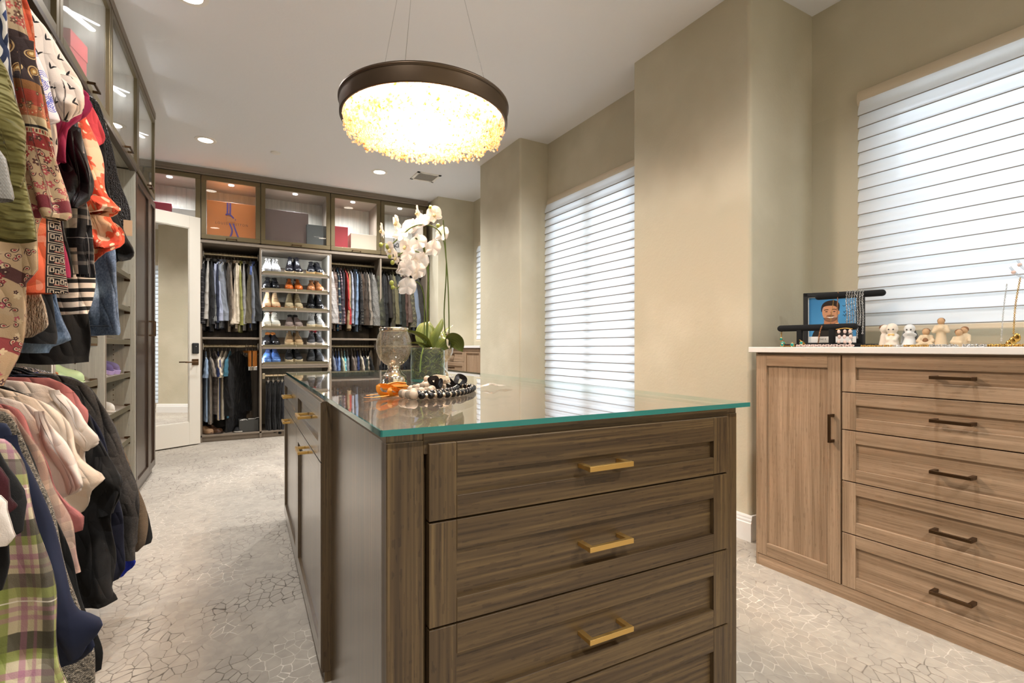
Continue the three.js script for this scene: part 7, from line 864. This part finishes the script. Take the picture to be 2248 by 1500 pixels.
  { const t = thing('bracelet', 'pale pink drop bead bracelet under the low bar at its right end', 'bracelet', onD(2.43, 1.25)); for (let i = 0; i < 9; i++) part('bead', sph(0.0 + 0.004 * (i % 2), 0.07 - 0.024 * (i % 3), 0.03 - 0.015 * ((i / 3) | 0) * 1.6, 0.007, 1, 1.35, 1, 10), mPearl, t); part('cord', tube([[0, 0.08, 0.04], [0, 0.085, 0.01], [0, 0.08, -0.03]], 0.002, 10, 5), mGd, t); }
  // figurines: each body one smooth surface, hair or veil and accessories as parts
  const fig = (label, x, d, caps, m, extra, turn = -1.35) => { const t = thing('figurine', label, 'figurine', onD(x, d), turn); part('body', blob(caps, 0.0022, 52), m, t); for (const [n, g, mm] of extra) each(n, n === 'bow_tie' || (n === 'hair' && label.startsWith('tall')) ? [merge(g)] : [].concat(g), mm, t); return t; };
  const cer = std({ color: 0xd8cdbd, roughness: 0.55 }), cerB = std({ color: 0xcfd0ce, roughness: 0.5 }), tan = std({ color: 0xb7946e, roughness: 0.8 }), rob = std({ color: 0xc9b596, roughness: 0.85 }), brn = std({ color: 0x7b5638, roughness: 0.85 }), eyeM = std({ color: 0x1a1412, roughness: 0.4 });
  const eyes = (y, z, s, r = 0.003) => ['eye', [sph(-s, y, z, r), sph(s, y, z, r)], eyeM];
  fig('cream groom figurine with a yellow bow tie and round head', 2.5, 1.087, [[0, 0.008, 0, 0.026, 0, 0.045, 0, 0.019], [0, 0.045, 0, 0.017, 0, 0.056, 0, 0.012], [0, 0.078, 0, 0.022, 0, 0.081, 0, 0.021], [-0.018, 0.046, 0, 0.008, -0.012, 0.03, 0.018, 0.006], [0.018, 0.046, 0, 0.008, 0.012, 0.03, 0.018, 0.006]], cer, [eyes(0.075, 0.021, 0.008), ['bow_tie', [sph(-0.006, 0.052, 0.017, 0.006, 1.1, 0.8, 0.6), sph(0.006, 0.052, 0.017, 0.006, 1.1, 0.8, 0.6)], std({ color: 0xd0ae6a, roughness: 0.6 })]]);
  fig('small cream figurine with dark hair half hidden behind the groom', 2.53, 1.128, [[0, 0.008, 0, 0.022, 0, 0.045, 0, 0.015], [0, 0.045, 0, 0.014, 0, 0.06, 0, 0.01], [0, 0.078, 0, 0.018, 0, 0.08, 0, 0.018]], cer, [['hair', sph(-0.004, 0.084, -0.004, 0.018, 1, 0.85, 1), brn]]);
  fig('pale blue bride figurine with a long veil and clasped hands', 2.5, 1.022, [[0, 0.008, 0, 0.027, 0, 0.04, 0, 0.016], [0, 0.04, 0, 0.015, 0, 0.056, 0, 0.011], [0, 0.074, 0.002, 0.019, 0, 0.076, 0.002, 0.019], [-0.017, 0.05, 0, 0.007, -0.004, 0.058, 0.022, 0.006], [0.017, 0.05, 0, 0.007, 0.004, 0.058, 0.022, 0.006]], cerB, [eyes(0.072, 0.02, 0.007), ['veil', surf(20, 8, (u, v) => { const a = 2.6 + u * 4.2, r = lerp(0.022, 0.032, v); return [r * Math.cos(a) * Math.sin(Math.min(1.57, 0.2 + v * 2)), 0.098 - 0.085 * v, -0.002 + r * 0.85 * -Math.abs(Math.sin(a)) * 0.9 * Math.sin(Math.min(1.57, 0.2 + v * 2)) + 0.004]; }), std({ color: 0xd5d8d8, roughness: 0.6, side: THREE.DoubleSide })]], -1.35);
  fig('small seated tan figurine hugging a brown bundle', 2.5, 0.965, [[0, 0.012, 0, 0.018, 0, 0.04, 0, 0.013], [0, 0.04, 0, 0.011, 0, 0.05, 0, 0.006], [-0.016, 0.042, 0, 0.007, -0.024, 0.024, 0.012, 0.006], [-0.024, 0.024, 0.012, 0.006, -0.004, 0.015, 0.022, 0.005], [0.016, 0.042, 0, 0.007, 0.024, 0.024, 0.012, 0.006], [0.024, 0.024, 0.012, 0.006, 0.004, 0.015, 0.022, 0.005], [-0.01, 0.01, 0.01, 0.01, -0.022, 0.008, 0.03, 0.007], [0.01, 0.01, 0.01, 0.01, 0.022, 0.008, 0.03, 0.007]], rob, [['head', sph(0, 0.061, 0.001, 0.0135, 0.95, 1.1, 1), tan], ['hair', sph(0, 0.065, -0.003, 0.0138, 0.98, 0.9, 1), brn], ['bundle', sph(0, 0.024, 0.016, 0.01, 1, 1.3, 1), brn]]);
  fig('tall standing cream robed figurine with crossed arms', 2.5, 0.915, [[0, 0.006, 0, 0.022, 0, 0.05, 0, 0.014], [0, 0.05, 0, 0.014, 0, 0.078, 0, 0.014], [0, 0.078, 0, 0.012, 0, 0.09, 0, 0.006], [-0.016, 0.08, 0, 0.007, -0.022, 0.062, 0.008, 0.006], [-0.022, 0.062, 0.008, 0.006, 0.004, 0.074, 0.017, 0.0055], [0.016, 0.08, 0, 0.007, 0.022, 0.062, 0.008, 0.006], [0.022, 0.062, 0.008, 0.006, -0.004, 0.074, 0.017, 0.0055]], rob, [['head', sph(0, 0.102, 0.001, 0.0125, 0.95, 1.15, 1), tan], ['hair', [sph(0, 0.105, -0.003, 0.013, 0.98, 0.95, 1), sph(0, 0.092, -0.009, 0.009, 1, 1.4, 0.8)], brn]]);
  fig('pair figurine of two small tan figures embracing', 2.5, 0.855, [[-0.004, 0.01, 0.006, 0.017, 0, 0.034, 0.004, 0.012], [0.014, 0.008, -0.008, 0.015, 0.014, 0.042, -0.006, 0.012], [0, 0.034, 0.004, 0.01, 0.002, 0.045, 0.006, 0.006], [0.014, 0.042, -0.006, 0.01, 0.014, 0.055, -0.004, 0.006], [-0.016, 0.035, 0.006, 0.006, -0.022, 0.018, 0.016, 0.005], [-0.022, 0.018, 0.016, 0.005, 0.004, 0.016, 0.022, 0.005], [0.026, 0.042, -0.004, 0.006, 0.028, 0.024, 0.01, 0.005]], rob, [['head', [sph(-0.002, 0.055, 0.008, 0.0125, 0.95, 1.1, 1), sph(0.012, 0.064, -0.004, 0.0125, 0.95, 1.1, 1)], tan], ['hair', [sph(-0.003, 0.058, 0.005, 0.0128, 1, 0.95, 1), sph(0.013, 0.068, -0.007, 0.0128, 1, 0.95, 1)], brn]]);
  // clear jewellery tree at the right edge
  { const t = thing('jewellery_tree', 'clear acrylic jewellery tree with gold necklaces at the right picture edge', 'jewellery stand', onD(2.5, 0.66)), ac = phy({ color: 0xe9eef2, transmission: 0.75, roughness: 0.05, thickness: 0 }); part('base', box(-0.05, 0.05, 0, 0.01, -0.05, 0.05, 'x', 0.004), ac, t); part('trunk', cyl(0, 0.01, 0, 0.006, 0.006, 0.27, 12), ac, t); for (const [a, y] of [[0.4, 0.2], [2.8, 0.22], [1.6, 0.25], [4.2, 0.24], [5.4, 0.27]]) { part('branch', tube([[0, y, 0], [0.03 * Math.cos(a), y + 0.02, 0.03 * Math.sin(a)], [0.05 * Math.cos(a), y + 0.05, 0.05 * Math.sin(a)]], 0.004, 8, 8), ac, t); part('pearl', sph(0.04 * Math.cos(a), y + 0.03, 0.04 * Math.sin(a), 0.007), mPearl, t); } }
  chain('fine dark chain hanging from the clear jewellery tree', [[2.47, 1.28, 0.71], [2.46, 1.2, 0.715], [2.46, 1.12, 0.72], [2.46, 1.075, 0.722]], 0.0022, mSv, 60); chain('gold chain with a leaf pendant on the clear jewellery tree', [[2.49, 1.3, 0.68], [2.48, 1.2, 0.69], [2.48, 1.1, 0.695]], 0.0028, mGd, 50, (t, L) => { for (let i = 0; i < 3; i++) { const g = sph(0, 0, 0, 0.011, 0.4, 1.5, 1); g.translate(...L(2.475, 1.085 - 0.012 * i, 0.695 + 0.01 * (i - 1))); part('leaf_pendant', g, mGd, t); } });
  // chains laid along the front of the white top
  const lay = (label, d0, d1, m, r, n, x = 2.27) => { const pts = [], q = rng(d0 * 1000 | 0); for (let i = 0; i <= 7; i++) pts.push([x + 0.03 * (q() - 0.5), DT + r * 0.8, lerp(d0, d1, i / 7)]); return chain(label, pts, r, m, n); };
  lay('pearl pink bead strand lying at the front left of the white top', 1.36, 1.13, mPearl, 0.0055, 44); lay('gold chain lying in front of the groom figurine', 1.1, 0.99, mGd, 0.004, 36); lay('silver chain lying in front of the bride figurine', 1.02, 0.9, mSv, 0.004, 40, 2.29); lay('gold and silver chain lying before the seated figurine', 0.94, 0.86, mGd, 0.004, 30); lay('silver chain lying in front of the embracing pair', 0.86, 0.79, mSv, 0.0045, 24); lay('crystal chain lying left of the jewellery tree', 0.78, 0.71, mSv, 0.005, 20, 2.3); lay('heaped gold chain at the foot of the jewellery tree', 0.71, 0.6, mGd, 0.005, 36, 2.31);
}

scene.traverse((o) => { if (o.isMesh) o.castShadow = o.receiveShadow = true; });
for (const o of scene.children) if (o.userData.label && o.userData.label.split(/\s+/).length > 16) console.log('LONG', o.userData.label);
renderer.render(scene, camera);
